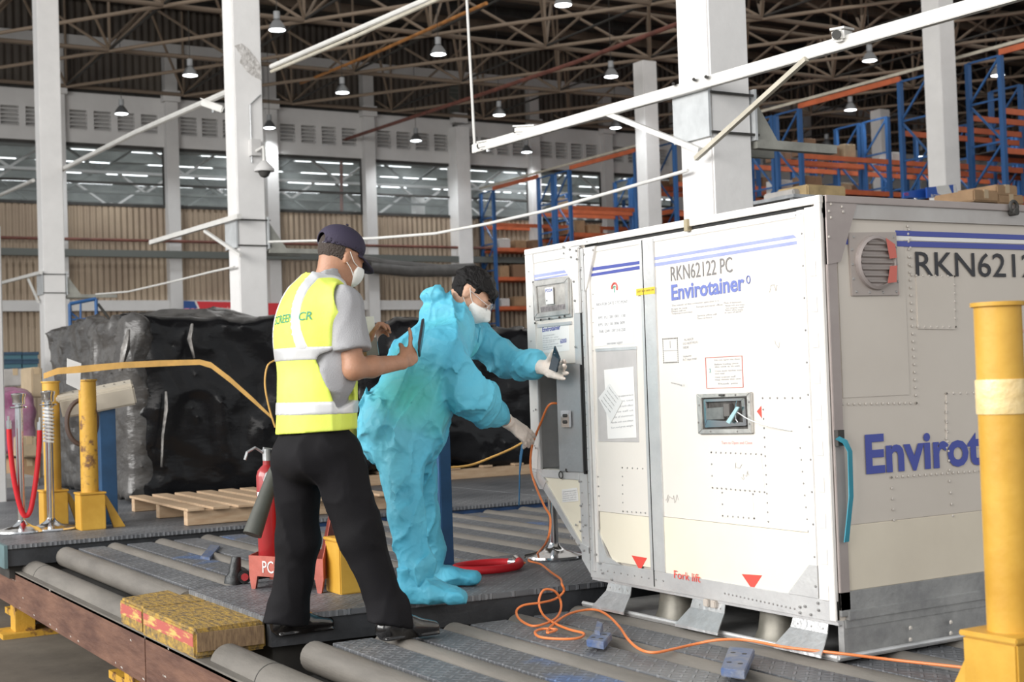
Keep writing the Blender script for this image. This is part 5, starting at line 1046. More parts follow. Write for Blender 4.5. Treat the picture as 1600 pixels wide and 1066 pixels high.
# side writing, vent, hook
def gtext(s, q0, q1, size, width, m_, bold=0, d=0.0065, nm='lettering'):
    x0, z0 = q0; return text(s, (x0, -d, z0), (1, 0, 0.0), (0, 0, 1), size, width, m_, ct, nm, bold, 0)
gtext('RKN62122 PC', (0.440, 1.345), None, 0.094, 0.98, INK, 0.004)
gtext('Envirotainer', (0.150, 0.642), None, 0.138, 1.02, BLU, 0.03, d=0.007)
gtext('ENV SERIAL 6212', (0.99, 1.13), None, 0.014, 0.14, REDF, 0)
ff2 = gf([(1322, 364), (1397, 363), (1402, 462), (1328, 463)], 0.008, 'vent_plate', mat('vent_plate_metal', (0.42, 0.37, 0.34), 0.45, 0.3, c2=(0.60, 0.15, 0.12), vs_=6, thr=(0.60, 0.66)), d0=0.004, bevel=0.002)
vx, vz = G(1364, 411); vr = 0.088; 
MB().lathe((vx, -0.012, vz), [(vr*1.12, 0), (vr*1.10, 0.012), (vr*0.98, 0.016), (vr*0.95, 0.002), (0.001, 0.0)], 40, axis=(0, -1, 0)).build('vent_ring', FRMS, ff2, smooth=True)
for k in range(7):
    zz = vz-vr*0.78+k*vr*0.26; hw = math.sqrt(max(0, (vr*0.92)**2-(zz-vz)**2))*0.95
    MB().prism([(vx-hw, -0.014, zz-0.006), (vx-hw, -0.026, zz-0.002), (vx-hw, -0.014, zz+0.009)], (2*hw, 0, 0)).build('louvre_slat', mat('vent_slat', (0.40, 0.36, 0.34), 0.4, 0.3), ff2)
for sx, sz in ((0.55, 0.42), (0.60, -0.42)):
    MB().prism([(vx+vr*0.62, -0.029, vz+(0.15 if sz > 0 else -0.15)*vr), (vx+vr*1.02, -0.029, vz+(0.2 if sz > 0 else -0.12)*vr), (vx+vr*0.95, -0.029, vz+(0.75 if sz > 0 else -0.8)*vr), (vx+vr*0.45, -0.029, vz+(1.0 if sz > 0 else -0.85)*vr)], (0, -0.001, 0)).build('red_paint', mat('vent_red', (0.55, 0.14, 0.11), 0.5), ff2)
for a, b in ((0, 0.5), (0, 0.25), (0, 0.75), (1, 0.2), (1, 0.5), (1, 0.8), (0.05, 0.03), (0.95, 0.03), (0.5, 0.02), (0.05, 0.97), (0.35, 0.98), (0.65, 0.98), (0.95, 0.97)):
    x, z = G(1326+a*69+b*5, 368+b*91); MB().rivet((x, -0.012, z), (0, -1, 0), 0.006).build('screw', RIV, ff2)
hx, hz = G(1574, 325); MB().tube([(hx+0.02*math.cos(a), -0.03, hz+0.022*math.sin(a)) for a in [2*PI*k/14 for k in range(14)]], 0.007, 8, closed=True).cyl((hx, -0.01, hz-0.02), (hx, -0.045, hz-0.02), 0.014, 10).build('tie_ring', DARKSTEEL, ct, smooth=True)
# teal strap hanging on the corner
o_ = MB().box((0.0, -0.03, 0.745), (0.03, -0.012, 0.80)).build('strap_buckle', DARKSTEEL, ct)
pts = [(G(1297, 684), -0.035), (G(1306, 690), -0.045), (G(1312, 705), -0.05), (G(1316, 735), -0.04), (G(1317, 775), -0.04), (G(1314, 820), -0.035), (G(1313, 846), -0.03)]
belt([((g[0], d, g[1]), (1, 0.2, 0.35 if i < 2 else 0.0)) for i, (g, d) in enumerate(pts)], [0.024, 0.026, 0.026, 0.026, 0.026, 0.026, 0.028], 0.003, BSTR, 'teal webbing strap hanging from a buckle at the near container corner')
# base: plate, fork guides, feet, skirt
MB().prism([(-0.035, -0.02, 0.0), (-0.035, 1.575, 0.0), (D_, 1.575, 0.0), (D_, -0.02, 0.0)], (0, 0, 0.008)).build('base_plate', BASE, ct, bevel=0.002)
MB().tube([(-0.03, -0.02, 0.014), (-0.03, 1.572, 0.014)], 0.009, 8).tube([(-0.03, -0.02, 0.014), (D_, -0.02, 0.014)], 0.009, 8).build('edge_bead', ALU, ct, smooth=True)
MB().box((0.012, -0.008, 0.01), (D_, 0.02, 0.135)).build('side_skirt', BASE, ct); MB().box((0.02, -0.012, 0.108), (D_, 0.0, 0.136)).build('side_ledge', BASE, ct)
MB().box((-0.004, 0, 0.118), (D_, 1.535, 0.137)).build('floor_frame', ALU, ct, bevel=0.002)
MB().box((0.55, 0.03, 0.01), (0.60, 1.5, 0.12)).build('inner_beam', BLACKG, ct)
for y0, y1 in ((1.22, 1.43), (0.60, 0.84), (0.035, 0.255)):
    mb = MB(); mb.prism([(0.0, y0+0.015, 0.125), (0.0, y1-0.015, 0.125), (0.008, y1-0.015, 0.125), (0.008, y0+0.015, 0.125)], (0, 0, -0.001))
    v_ = [(0.0, y0+0.02, 0.125), (0.0, y1-0.02, 0.125), (-0.012, y1-0.015, 0.085), (-0.012, y0+0.015, 0.085), (-0.07, y1+0.012, 0.022), (-0.07, y0-0.012, 0.022), (-0.072, y1+0.012, 0.012), (-0.072, y0-0.012, 0.012)]
    mb = MB().add(v_, [(0, 1, 2, 3), (3, 2, 4, 5), (5, 4, 6, 7)]); g_ = mb.build('fork_guide', FORK, ct); md = g_.modifiers.new('s', 'SOLIDIFY'); md.thickness = 0.004; md.offset = -1
    for dy in (0.04, 0.1, 0.17): MB().rivet((-0.008, y0+dy, 0.10), (-1, 0, 0.3), 0.004).build('rivet', RIV, g_)
for y in (1.05, 0.42): MB().lathe((0.10, y, 0.008), [(0.10, 0), (0.085, 0.03), (0.075, 0.10), (0.075, 0.118)], 32).build('support_foot', mat('dull_foot_metal', (0.16, 0.15, 0.125), 0.4, 0.4, var=0.25, vs_=6), ct, smooth=True)
MB().box((-0.02, 0.66, 0.100), (0.0, 0.69, 0.128)).box((-0.02, 0.705, 0.10), (0.0, 0.735, 0.128)).build('lock_block', mat('beige_block', (0.48, 0.43, 0.38), 0.5), ct, bevel=0.003)
t = thing('storage_table', (1.9, 5.7, GZ), 'plain steel table hidden behind the container, carrying cartons and packages', 'table')
p_ = Z(1240, 310, 'y', 5.4); q_ = Z(1610, 318, 'y', 5.4); zt_ = Z(1600, 318, 'y', 5.4).z-0.02
MB().box((p_.x, 5.4, zt_-0.03), (q_.x, 6.1, zt_)).build('table_top', GALV, t)
for x_ in (p_.x+0.03, q_.x-0.08):
    for y_ in (5.43, 6.03): MB().box((x_, y_, 0.111 if x_ < 6 else GZ), (x_+0.05, y_+0.05, zt_-0.03)).build('leg', GALV, t)
# orange cable
CABLE = mat('orange_cable', (0.72, 0.20, 0.055), 0.45)
cp = [Vector((0.2, 1.68, 0.93)), Vector((0.02, 1.76, 0.90))]+[Z(a, b, 'x', -0.04) for a, b in ((858, 633), (845, 661), (838, 678), (831, 700), (829, 730), (836, 757))]
cp += [Z(850, 790, 'x', -0.12), Z(860, 810, 'x', -0.15), Z(855, 845, 'x', -0.20)]
cp += [Z(a, b, 'z', 0.092) for a, b in ((838, 867), (826, 876), (845, 882), (862, 895), (876, 905))]
cp += [Z(a, b, 'z', 0.03) for a, b in ()]
cp += [Z(878, 913, 'y', 1.585), Z(881, 924, 'y', 1.57), Z(868, 936, 'y', 1.55)]
def fl_(a, b):
    p = Z(a, b, 'z', 0.012); return p if p.y < 1.5 else Z(a, b, 'y', 1.5)
cp += [fl_(a, b) for a, b in ((845, 942), (818, 946), (807, 955), (812, 968), (830, 978), (848, 976), (870, 965), (877, 945), (868, 925), (850, 922), (842, 940), (848, 960), (866, 974), (890, 984), (912, 990), (905, 997), (880, 999), (845, 996), (836, 988), (848, 983), (870, 984), (855, 989), (862, 978), (884, 962), (905, 955), (930, 953), (950, 962), (968, 980), (982, 1000), (1000, 1015), (1022, 1020), (1050, 1015), (1085, 1007))]
cp += [Z(a, b, 'z', 0.03) for a, b in ((1125, 1000), (1170, 1001), (1230, 1012), (1310, 1021))]+[Z(a, b, 'z', 0.012) for a, b in ((1400, 1032), (1520, 1045), (1620, 1058))]
tag(MB().tube(catmull(cp, 6), 0.0052, 8).build('extension_cable', CABLE, None, smooth=True), 'orange cable running from the cooling unit and coiling over the roller deck', 'cable')
# cartons seen over the container roof
for (x0, y0, x1, y1, Y, lab) in ((1262, 291, 1322, 306, 5.5, 'weathered tan package visible just over the container top, left'), (1240, 296, 1266, 308, 5.6, 'grey-white bundle beside the tan package over the container top')):
    boxat(x0, y0, x1, y1, Y, 0.4, mat('tan_pack', (0.45, 0.33, 0.17), 0.8, var=0.3) if x0 > 1250 else DUSTY, lab, 'package', 'package')
for (x0, y0, x1, y1, lab) in ((1558, 290, 1590, 306, 'upper brown carton over the container top at the right'), (1522, 298, 1560, 314, 'left brown carton over the container top at the right'), (1560, 305, 1600, 318, 'lower brown carton over the container top at the right')):
    boxat(x0, y0, x1, y1, 5.5, 0.5, CARD, lab)
# ---------------------------------------------------------------- people
V = lambda *a: np.array(a, np.float64)
def PY(px, py, Y): return np.array(Z(px, py, 'y', Y))
SKIN = mat('skin', (0.40, 0.205, 0.125), 0.5, var=0.08, vs_=18, sss=0.08, bump=0.15, bs=120); SKINL = mat('skin_light', (0.53, 0.31, 0.21), 0.5, var=0.06, vs_=18, sss=0.08, bump=0.15, bs=120)
GLOVE = mat('latex_glove', (0.80, 0.70, 0.62), 0.45, var=0.05, vs_=20, bump=0.5, bs=45)
HAIR = mat('black_hair', (0.006, 0.005, 0.005), 0.6, bump=1, bs=120, stretch=(1, 1, 0.3), spec=0.25)
TROU = mat('black_trousers', (0.007, 0.0065, 0.008), 0.8, spec=0.2, var=0.2, vs_=3, bump=0.15, bs=300)
SHIRT = mat('grey_polo', (0.34, 0.34, 0.355), 0.85, var=0.06, vs_=3, bump=0.25, bs=200)
VEST = mat('hi_vis_yellow', (0.68, 0.80, 0.10), 0.75, c2=(0.74, 0.84, 0.16), vs_=3, bump=0.15, bs=180)
REFL = mat('reflective_tape', (0.66, 0.67, 0.68), 0.35, 0.3, var=0.08, vs_=5)
NAVY = mat('navy_cap', (0.035, 0.028, 0.055), 0.8, bump=0.15, bs=200)
MASK = mat('white_mask', (0.80, 0.80, 0.77), 0.8, var=0.04, bump=0.2, bs=60)
SHOE = mat('black_leather', (0.010, 0.009, 0.009), 0.22, coat=0.5, bump=0.1, bs=40)
def coverall_mat():
    M = mat('blue_coverall', (0.055, 0.50, 0.70), 0.62); nt = M.node_tree; b = nt.nodes['Principled BSDF']; L = nt.links
    tc = nt.nodes.new('ShaderNodeTexCoord'); n = nt.nodes.new('ShaderNodeTexNoise'); n.inputs['Scale'].default_value = 2.5; n.inputs['Detail'].default_value = 4; L.new(tc.outputs['Object'], n.inputs[0])
    cr = nt.nodes.new('ShaderNodeValToRGB'); cr.color_ramp.elements[0].position = 0.35; cr.color_ramp.elements[1].position = 0.7; cr.color_ramp.elements[0].color = (0.075, 0.43, 0.62, 1); cr.color_ramp.elements[1].color = (0.14, 0.53, 0.68, 1); L.new(n.outputs[0], cr.inputs[0])
    at = nt.nodes.new('ShaderNodeAttribute'); at.attribute_name = 'vest_tint'; mx = nt.nodes.new('ShaderNodeMix'); mx.data_type = 'RGBA'; L.new(at.outputs['Fac'], mx.inputs[0]); L.new(cr.outputs[0], mx.inputs[6]); mx.inputs[7].default_value = (0.07, 0.50, 0.40, 1); L.new(mx.outputs[2], b.inputs['Base Color'])
    wn = nt.nodes.new('ShaderNodeTexNoise'); wn.inputs['Scale'].default_value = 9; L.new(tc.outputs['Object'], wn.inputs[0]); wm = nt.nodes.new('ShaderNodeMix'); wm.data_type = 'VECTOR'; wm.inputs[0].default_value = 0.16; L.new(tc.outputs['Object'], wm.inputs[4]); L.new(wn.outputs[1], wm.inputs[5])
    prev = None
    for sc_, ds in ((9, 0.022), (21, 0.008)):
        vo = nt.nodes.new('ShaderNodeTexVoronoi'); vo.feature = 'F1'; vo.inputs['Scale'].default_value = sc_; L.new(wm.outputs[1], vo.inputs['Vector']); bp = nt.nodes.new('ShaderNodeBump'); bp.inputs['Strength'].default_value = 0.6; bp.inputs['Distance'].default_value = ds; L.new(vo.outputs['Distance'], bp.inputs['Height'])
        if prev: L.new(prev.outputs[0], bp.inputs['Normal'])
        prev = bp
    L.new(prev.outputs[0], b.inputs['Normal'])
    return M
COV = coverall_mat()
def norm(v): v = np.array(v, float); return v/np.linalg.norm(v)
def hand_prims(wrist, D, N, T, s=1.0, curl=(0.5, 0.7, 0.5), thumb=(0.6, 0.6, 0.25), spread=0.06, curls=None, thumbcurl=0.5, rad=1.0, idx=None):
    """D: towards the fingers, N: palm normal, T: thumb side. returns primitives"""
    D, N = norm(D), norm(N); T = norm(T-D*np.dot(T, D)); N = norm(np.cross(D, T))*(1 if np.dot(np.cross(D, T), N) > 0 else -1); w_ = np.array(wrist)
    pr = [('e', w_-D*0.01*s, w_+D*0.03*s, (0.026*s, 0.019*s), (0.034*s, 0.016*s), T), ('e', w_+D*0.03*s, w_+D*0.085*s, (0.036*s, 0.016*s), (0.039*s, 0.014*s), T)]
    lens = [(0.040, 0.025, 0.020), (0.044, 0.028, 0.021), (0.041, 0.026, 0.020), (0.032, 0.020, 0.018)]
    for k in range(4):
        c = curls[k] if curls else curl; p = w_+D*(0.086-0.006*abs(k-1.2))*s+T*(0.029-0.0195*k)*s; d = norm(D+T*spread*(1.5-k)) if not (idx is not None and k == 0) else norm(idx); pr.append(('c', p-D*0.03*s, p, 0.010*s, 0.0098*s)); tot = 0; d0 = d; N0 = norm(N-d0*np.dot(N, d0))
        for j in range(3):
            tot += c[j]; d = norm(d0*math.cos(tot)+N0*math.sin(tot)); q = p+d*lens[k][j]*s; pr.append(('c', p, q, (0.0095-0.0008*j)*s*rad, (0.0088-0.0009*j)*s*rad)); p = q
    # thumb
    p = w_+D*0.022*s+T*0.026*s+N*0.004*s; d = norm(D*thumb[0]+T*thumb[1]+N*thumb[2]); q = p+d*0.045*s; pr.append(('c', p-d*0.01*s, q, 0.015*s, 0.0115*s)); d2 = norm(d*math.cos(thumbcurl)+norm(D*0.6+N*0.8)*math.sin(thumbcurl)); r_ = q+d2*0.030*s; pr.append(('c', q, r_, 0.0112*s, 0.010*s)); d3 = norm(d2*math.cos(thumbcurl)+norm(D*0.6+N*0.8)*math.sin(thumbcurl)); pr.append(('c', r_, r_+d3*0.022*s, 0.010*s, 0.008*s))
    return pr
def eval_prims(P, prims, k=0.008):
    d = None
    for pr in prims:
        e = econe(P, pr[1], pr[2], pr[3], pr[4], pr[5]) if pr[0] == 'e' else cone(P, pr[1], pr[2], pr[3], pr[4])
        d = e if d is None else smin(d, e, k)
    return d
def head_sdf(P, c, Fw, Up, s=1.0):
    Rt = norm(np.cross(Fw, Up)); Fw = norm(Fw); Up = norm(np.cross(Rt, Fw)); F3 = np.stack([Rt, Fw, Up]); c = np.array(c)
    def at(x, y, z): return c+Rt*x*s+Fw*y*s+Up*z*s
    d = ell(P, at(0, -0.018, 0.03), (0.076*s, 0.094*s, 0.088*s), F3)
    d = smin(d, ell(P, at(0, 0.022, -0.035), (0.064*s, 0.072*s, 0.078*s), F3), 0.04*s)
    d = smin(d, ell(P, at(0, 0.055, -0.085), (0.032*s, 0.030*s, 0.026*s), F3), 0.035*s)
    d = smin(d, ell(P, at(0, 0.078, 0.018), (0.050*s, 0.018*s, 0.014*s), F3), 0.02*s)
    d = smin(d, cone(P, at(0, 0.088, 0.012), at(0, 0.112, -0.028), 0.008*s, 0.014*s), 0.016*s)
    d = smin(d, ell(P, at(0, 0.088, -0.058), (0.024*s, 0.014*s, 0.008*s), F3), 0.012*s)
    for sx in (-1, 1):
        d = smin(d, ell(P, at(sx*0.044, 0.062, -0.018), (0.022*s, 0.02*s, 0.02*s), F3), 0.02*s)
        d = smax(d, -ell(P, at(sx*0.031, 0.096, 0.001), (0.017*s, 0.014*s, 0.011*s), F3), 0.012*s)
        d = smin(d, ell(P, at(sx*0.031, 0.079, 0.0), (0.014*s, 0.012*s, 0.0095*s), F3), 0.003*s)
        ear = ell(P, at(sx*0.078, -0.012, -0.006), (0.009*s, 0.017*s, 0.029*s), F3); ear = smax(ear, -ell(P, at(sx*0.090, -0.006, -0.002), (0.008*s, 0.010*s, 0.019*s), F3), 0.005*s)
        d = smin(d, ear, 0.006*s)
    return d, at, F3
def tri(name, fn, lo, hi, h, m_, par): return sdf_obj(name, fn, lo, hi, h, m_, par)
def bounds(pts, m_):
    a = np.array(pts); return a.min(0)-m_, a.max(0)+m_
# ============ man in the yellow vest ============
Yc, Yr, Yl = 1.60, 1.43, 1.77
m1 = thing('person', (-1.15, 1.6, 0), 'man in navy cap, white mask and yellow reflective vest, striding with a raised phone', 'person')
UP = V(0, 0, 1); FX = V(1, 0, 0); RT = V(0, -1, 0)
pel = PY(494, 694, Yc); chest = PY(497, 540, Yc); upch = PY(497, 490, Yc); nb = PY(508, 446, Yc)
shR = PY(537, 478, Yr); shL = PY(474, 476, Yl); elR = PY(553, 577, Yr-0.05); wrR = PY(630, 566, Yr+0.02)
hipR = PY(522, 712, Yc-0.09); knR = PY(566, 838, Yc-0.14); anR = PY(610, 978, 1.41)
hipL = PY(468, 712, Yc+0.09); knL = PY(464, 842, Yc+0.15); anL = PY(449, 974, 1.80)
elL = PY(545, 575, Yl+0.05); wrL = PY(578, 546, Yl-0.06)
hc1 = PY(533, 404, Yc); hF = norm(V(0.92, 0.10, -0.36)); hU = norm(V(0.36, 0.03, 0.93))
handR1 = PY(648, 556, Yr+0.05); DR = norm(handR1-wrR+V(0.0, 0, 0.01))
hpr = hand_prims(wrR, norm(DR+V(0.25, 0.25, 0.15)), V(0.1, 0.9, 0.25), V(-0.1, 0.1, 1.0), 1.0, curls=[(0.1, 0.15, 0.2), (1.0, 1.2, 0.6), (1.1, 1.2, 0.6), (1.15, 1.2, 0.6)], thumb=(0.9, 0.3, 0.45), thumbcurl=0.7, idx=V(0.25, 0.1, 1.0))
# index finger pointing up along the phone
hpl = hand_prims(wrL, norm(V(0.35, 0.15, 0.9)), V(0.7, -0.7, 0.0), V(-0.7, -0.6, 0.1), 1.0, curls=[(0.8, 1.1, 0.5)]*4, thumb=(0.6, 0.7, 0.4), thumbcurl=0.5)
def body1(P):
    d, at, F3 = head_sdf(P, hc1, hF, hU, 0.96)
    d = smin(d, cone(P, nb-UP*0.03, hc1-hU*0.05-hF*0.03, 0.060, 0.055), 0.03)
    d = smin(d, econe(P, pel, chest, (0.15, 0.09), (0.16, 0.10), RT), 0.04); d = smin(d, econe(P, chest, upch+UP*0.03, (0.16, 0.10), (0.12, 0.07), RT), 0.05)
    for a, b, c, e, hp in ((shR, elR, wrR, None, hpr), (shL, elL, wrL, None, hpl)):
        d = smin(d, cone(P, a, b, 0.052, 0.042), 0.03); d = smin(d, cone(P, b, b+(c-b)*0.35, 0.043, 0.042), 0.02); d = smin(d, econe(P, b+(c-b)*0.35, c, (0.042, 0.038), (0.029, 0.022), UP), 0.02)
        d = smin(d, eval_prims(P, hp, 0.006), 0.010)
    for a, b, c in ((hipR, knR, anR), (hipL, knL, anL)):
        d = smin(d, cone(P, a, b, 0.075, 0.05), 0.03); d = smin(d, cone(P, b, c+UP*0.02, 0.05, 0.032), 0.02)
    return d
lo, hi = bounds([pel, hc1+UP*0.15, shR, shL, wrR, handR1, wrL, anR, anL, hc1+hF*0.2], 0.13)
tri('body', body1, lo, hi, 0.0052, SKIN, m1)
# trousers
SEATB = norm(V(0.1, 0, 1))
def folds(P, a1, a2, seed, s1=9, s2=22, zs=0.7): Q = P*np.array([1, 1, zs], np.float32)+0.02*np.stack([vnoise(P, 5, seed), vnoise(P, 5, seed+5), vnoise(P, 5, seed+9)], 1); return -a1*(1-np.abs(vnoise(Q, s1, seed)))**4-a2*(1-np.abs(vnoise(Q, s2, seed+1)))**4
def trou(P):
    d = econe(P, pel-UP*0.02, pel+UP*0.10, (0.168, 0.118), (0.162, 0.112), RT)
    d = smin(d, ell(P, pel+V(-0.04, 0, -0.04), (0.125, 0.165, 0.12)), 0.05)
    legs = []
    for a, b, c, k in ((hipR, knR, anR, 0), (hipL, knL, anL, 1)):
        e = cone(P, a, b, 0.108, 0.085); e = smin(e, cone(P, b, c+UP*0.02, 0.084, 0.074), 0.04); e = smin(e, econe(P, c+UP*0.06, c-UP*0.02+V(-0.01, 0, 0), (0.082, 0.072), (0.092, 0.074), FX), 0.03)
        e = smax(e, -plane(P, c+V(0, 0, 0.002), V(0.18, 0, 1)), 0.004); legs.append(e)
    d = smin(d, smin(legs[0], legs[1], 0.015), 0.035)
    d = d+folds(P, 0.014, 0.005, 5, 6, 14)+0.006
    return smax(d, plane(P, pel+UP*0.13, UP), 0.005)
lo, hi = bounds([pel+UP*0.1, anR, anL, hipR, hipL], 0.19); lo[2] = 0.03
tri('trousers', trou, lo, hi, 0.008, TROU, m1)
# shirt with short sleeves, hanging free at the right side
slv = elR+(shR-elR)*0.30
def torso1(P, g):
    d = econe(P, pel+UP*0.03, chest, (0.165+g, 0.115+g), (0.178+g, 0.130+g), RT)
    d = smin(d, econe(P, chest, upch+UP*0.0, (0.178+g, 0.130+g), (0.160+g, 0.105+g), RT), 0.05)
    d = smin(d, ell(P, chest+V(-0.045, 0, 0.07), (0.10+g, 0.17+g, 0.16)), 0.06)
    d = smin(d, econe(P, shL+V(0, 0, 0.0), shR+V(0, 0, 0.0), (0.068+g*0.8, 0.078+g), (0.068+g*0.8, 0.078+g), FX), 0.06)
    d = smin(d, cone(P, upch+UP*0.06, nb+UP*0.015, 0.095+g, 0.066+g), 0.05); return d
def shirt(P):
    d = torso1(P, -0.008)
    for a, b in ((shR, slv), (shL, elL+(shL-elL)*0.3)):
        e = econe(P, a, b, (0.075, 0.07), (0.078, 0.068), FX); n_ = norm(b-a); e = smax(e, plane(P, b, n_), 0.004); d = smin(d, e, 0.03)
    d = smin(d, ell(P, PY(526, 585, Yr+0.01), (0.075, 0.045, 0.10)), 0.03)      # shirt bagging at the side
    col = np.abs(cone(P, nb+UP*0.0+V(-0.012, 0, 0.0), nb+UP*0.06+V(-0.006, 0, 0), 0.074, 0.066))-0.006; col = smax(col, plane(P, nb+UP*0.058, norm(V(-0.25, 0, 1))), 0.003); d = smin(d, col, 0.008)
    d = d+folds(P, 0.010, 0.004, 11, 8, 18)+0.003
    d = smax(d, -plane(P, pel+UP*0.06, UP), 0.004)
    return smax(d, -cone(P, nb+UP*0.03, hc1-hU*0.05-hF*0.03, 0.060, 0.058), 0.003)
lo, hi = bounds([pel, nb, shR, shL, slv, elL, chest+V(-0.1, 0, 0)], 0.17)
tri('polo_shirt', shirt, lo, hi, 0.0065, SHIRT, m1)
# vest
hemz = PY(500, 676, Yc-0.1)[2]
def vest_raw(P, g=0.0):
    d = torso1(P, 0.016+g)
    d = smin(d, econe(P, pel+V(0, 0, 0.02), chest-UP*0.05, (0.188+g, 0.155+g), (0.182+g, 0.146+g), RT), 0.04)
    d = d+folds(P, 0.009, 0.0025, 23, 5, 12, 0.45)+0.003
    for s_, yy in ((shR, Yr), (shL, Yl)):
        sg = -1 if yy < Yc else 1
        arm = econe(P, s_+V(0.03, sg*0.14, 0.03), s_+V(0.035, -sg*0.012, 0.02), (0.105, 0.10), (0.085, 0.085), FX)
        arm = smin(arm, econe(P, s_+V(0.045, sg*0.14, -0.10), s_+V(0.045, -sg*0.0, -0.10), (0.09, 0.10), (0.065, 0.09), FX), 0.02)
        d = smax(d, -arm, 0.006)
    # side slit where the grey shirt hangs out
    sl = rbox(P, PY(533, 590, Yr-0.04), (0.055, 0.10, 0.115), 0.02, np.stack([norm(V(1, 0, 0.35)), V(0, 1, 0), norm(V(-0.35, 0, 1))]))
    d = smax(d, -sl, 0.01)
    d = smax(d, -cone(P, nb+V(0.005, 0, -0.02), nb+V(0.01, 0, 0.12), 0.078, 0.10), 0.006)
    d = smax(d, -plane(P, V(pel[0], Yc, hemz), V(-0.03, 0.03, 1)), 0.004)
    d = smax(d, -(np.maximum(np.abs(P[:, 1]-Yc)-0.012, -(P[:, 0]-chest[0]-0.05))), 0.003)
    return d
lo, hi = bounds([pel, nb, shR, shL, chest+V(-0.15, 0, 0), chest+V(0.12, 0, 0)], 0.16)
vest = tri('safety_vest', vest_raw, lo, hi, 0.006, VEST, m1)
VV = np.array([v.co[:] for v in vest.data.vertices])+np.array(ORG['person'])
def band(c0, hw, tilt=V(0, 0, 1)):
    def f(P): return np.maximum(vest_raw(P, 0.0)-0.0035, np.abs(plane(P, c0, tilt))-hw)
    return f
zb1 = PY(465, 556, Yc)[2]+0.005; zb2 = PY(465, 640, Yc)[2]+0.005
for nm, f in (('reflective_band', band(V(pel[0], Yc, zb1), 0.027)), ('reflective_band', band(V(pel[0], Yc, zb2), 0.027))):
    tri(nm, f, [lo[0], lo[1], (zb1 if f is None else pel[2]-0.12)], hi, 0.006, REFL, m1)
# shoulder bands running over both shoulders
for sy in (-1, 1):
    yy = Yc+sy*0.088
    def f(P, yy=yy, sy=sy): return np.maximum(np.maximum(vest_raw(P)-0.0035, np.abs(P[:, 1]-(Yc+sy*(0.142-0.24*np.clip(P[:, 2]-zb1, 0, 0.4))))-0.023), -(P[:, 2]-zb1-0.01))
    tri('reflective_shoulder_band', f, lo, hi, 0.006, REFL, m1)
# dark binding at the armhole
def f(P): return np.maximum(vest_raw(P)-0.003, -(vest_raw(P)+0.0))
# lettering on the back
bvh = BVHTree.FromPolygons([Vector(v) for v in VV], [tuple(p.vertices) for p in vest.data.polygons])
def back_text(s, p0, p1, size, m_):
    vs_, fs = text_geo(s, size, (p1-p0).length, 0.01); rt_ = (p1-p0).normalized(); up_ = Vector((0, 0, 1)); out = []
    dr = Vector(CF); dr = Vector((0.93, 0.36, 0)).normalized()
    for v in vs_:
        o_ = p0+rt_*v.x+up_*v.y-dr*0.5; h = bvh.ray_cast(o_, dr); out.append((h[0]+h[1]*0.003) if h[0] is not None else p0+rt_*v.x+up_*v.y)
    MB().add(out, fs).build('vest_lettering', m_, m1, recalc=False)
xb = chest[0]-0.15
g0 = Z(433, 508, 'x', xb); g1 = Z(470, 499, 'x', xb)
back_text('SCREEN  CR', g0, g1, 0.034, mat('green_print', (0.06, 0.28, 0.16), 0.6))
# cap
F3c = np.stack([norm(np.cross(hF, hU)), hF, hU])
capc = hc1+hU*0.055-hF*0.018
def cap(P):
    q = (P-capc)@F3c.T
    d = ell(P, capc, (0.087, 0.105, 0.078), F3c); d = np.maximum(d, -(q[:, 2]+0.025+0.10*np.maximum(-q[:, 1], 0)-0.0))
    d = np.maximum(d, -(ell(P, capc-hU*0.004, (0.081, 0.099, 0.073), F3c)))
    bc = np.array([0, 0.115, -0.022]); r_ = np.sqrt((q[:, 0]/0.074)**2+((q[:, 1]-0.085)/0.088)**2); brim = np.maximum((r_-1)*0.07, np.abs(q[:, 2]+0.022+0.42*np.maximum(q[:, 1]-0.08, 0)+2.6*q[:, 0]**2)-0.0035); brim = np.maximum(brim, -(q[:, 1]-0.055))
    d = smin(d, brim, 0.006)
    d = np.maximum(d, -ell(P, capc-hF*0.10-hU*0.012, (0.030, 0.03, 0.022), F3c)); return d
lo, hi = bounds([capc], 0.24); tri('cap', cap, lo, hi, 0.0042, NAVY, m1)
at1 = lambda x, y, z: hc1+(F3c[0]*x+F3c[1]*y+F3c[2]*z)*0.96
MB().lathe(at1(0, -0.02, 0.145), [(0.006, 0), (0.006, 0.004), (0.001, 0.006)], 10, axis=hU).build('cap_button', NAVY, m1)
MB().tube([at1(0.036*math.sin(a), -0.108+0.012*(1-math.cos(a)), 0.028) for a in np.linspace(-1, 1, 7)], 0.007, 6).build('cap_strap', mat('pale_strap', (0.30, 0.30, 0.34), 0.6), m1)
def hair1(P):
    q = (P-hc1)@F3c.T/0.96; d = head_sdf(P, hc1, hF, hU, 0.96)[0]-0.004; return smax(smax(d, q[:, 1]-0.012-0.3*np.maximum(q[:, 2], 0)+0.6*np.maximum(-0.01-q[:, 2], 0), 0.006), smax(-(q[:, 2]+0.085), q[:, 2]-0.10, 0.004), 0.006)+0.0012*ridge(P, 60, 2)+np.where((np.abs(q[:, 0]) > 0.069) & (q[:, 1] > -0.03) & (q[:, 2] < 0.03), 0.05, 0)
lo, hi = bounds([hc1], 0.15); tri('hair', hair1, lo, hi, 0.0045, mat('dark_brown_hair', (0.05, 0.035, 0.028), 0.6, bump=1, bs=160), m1)
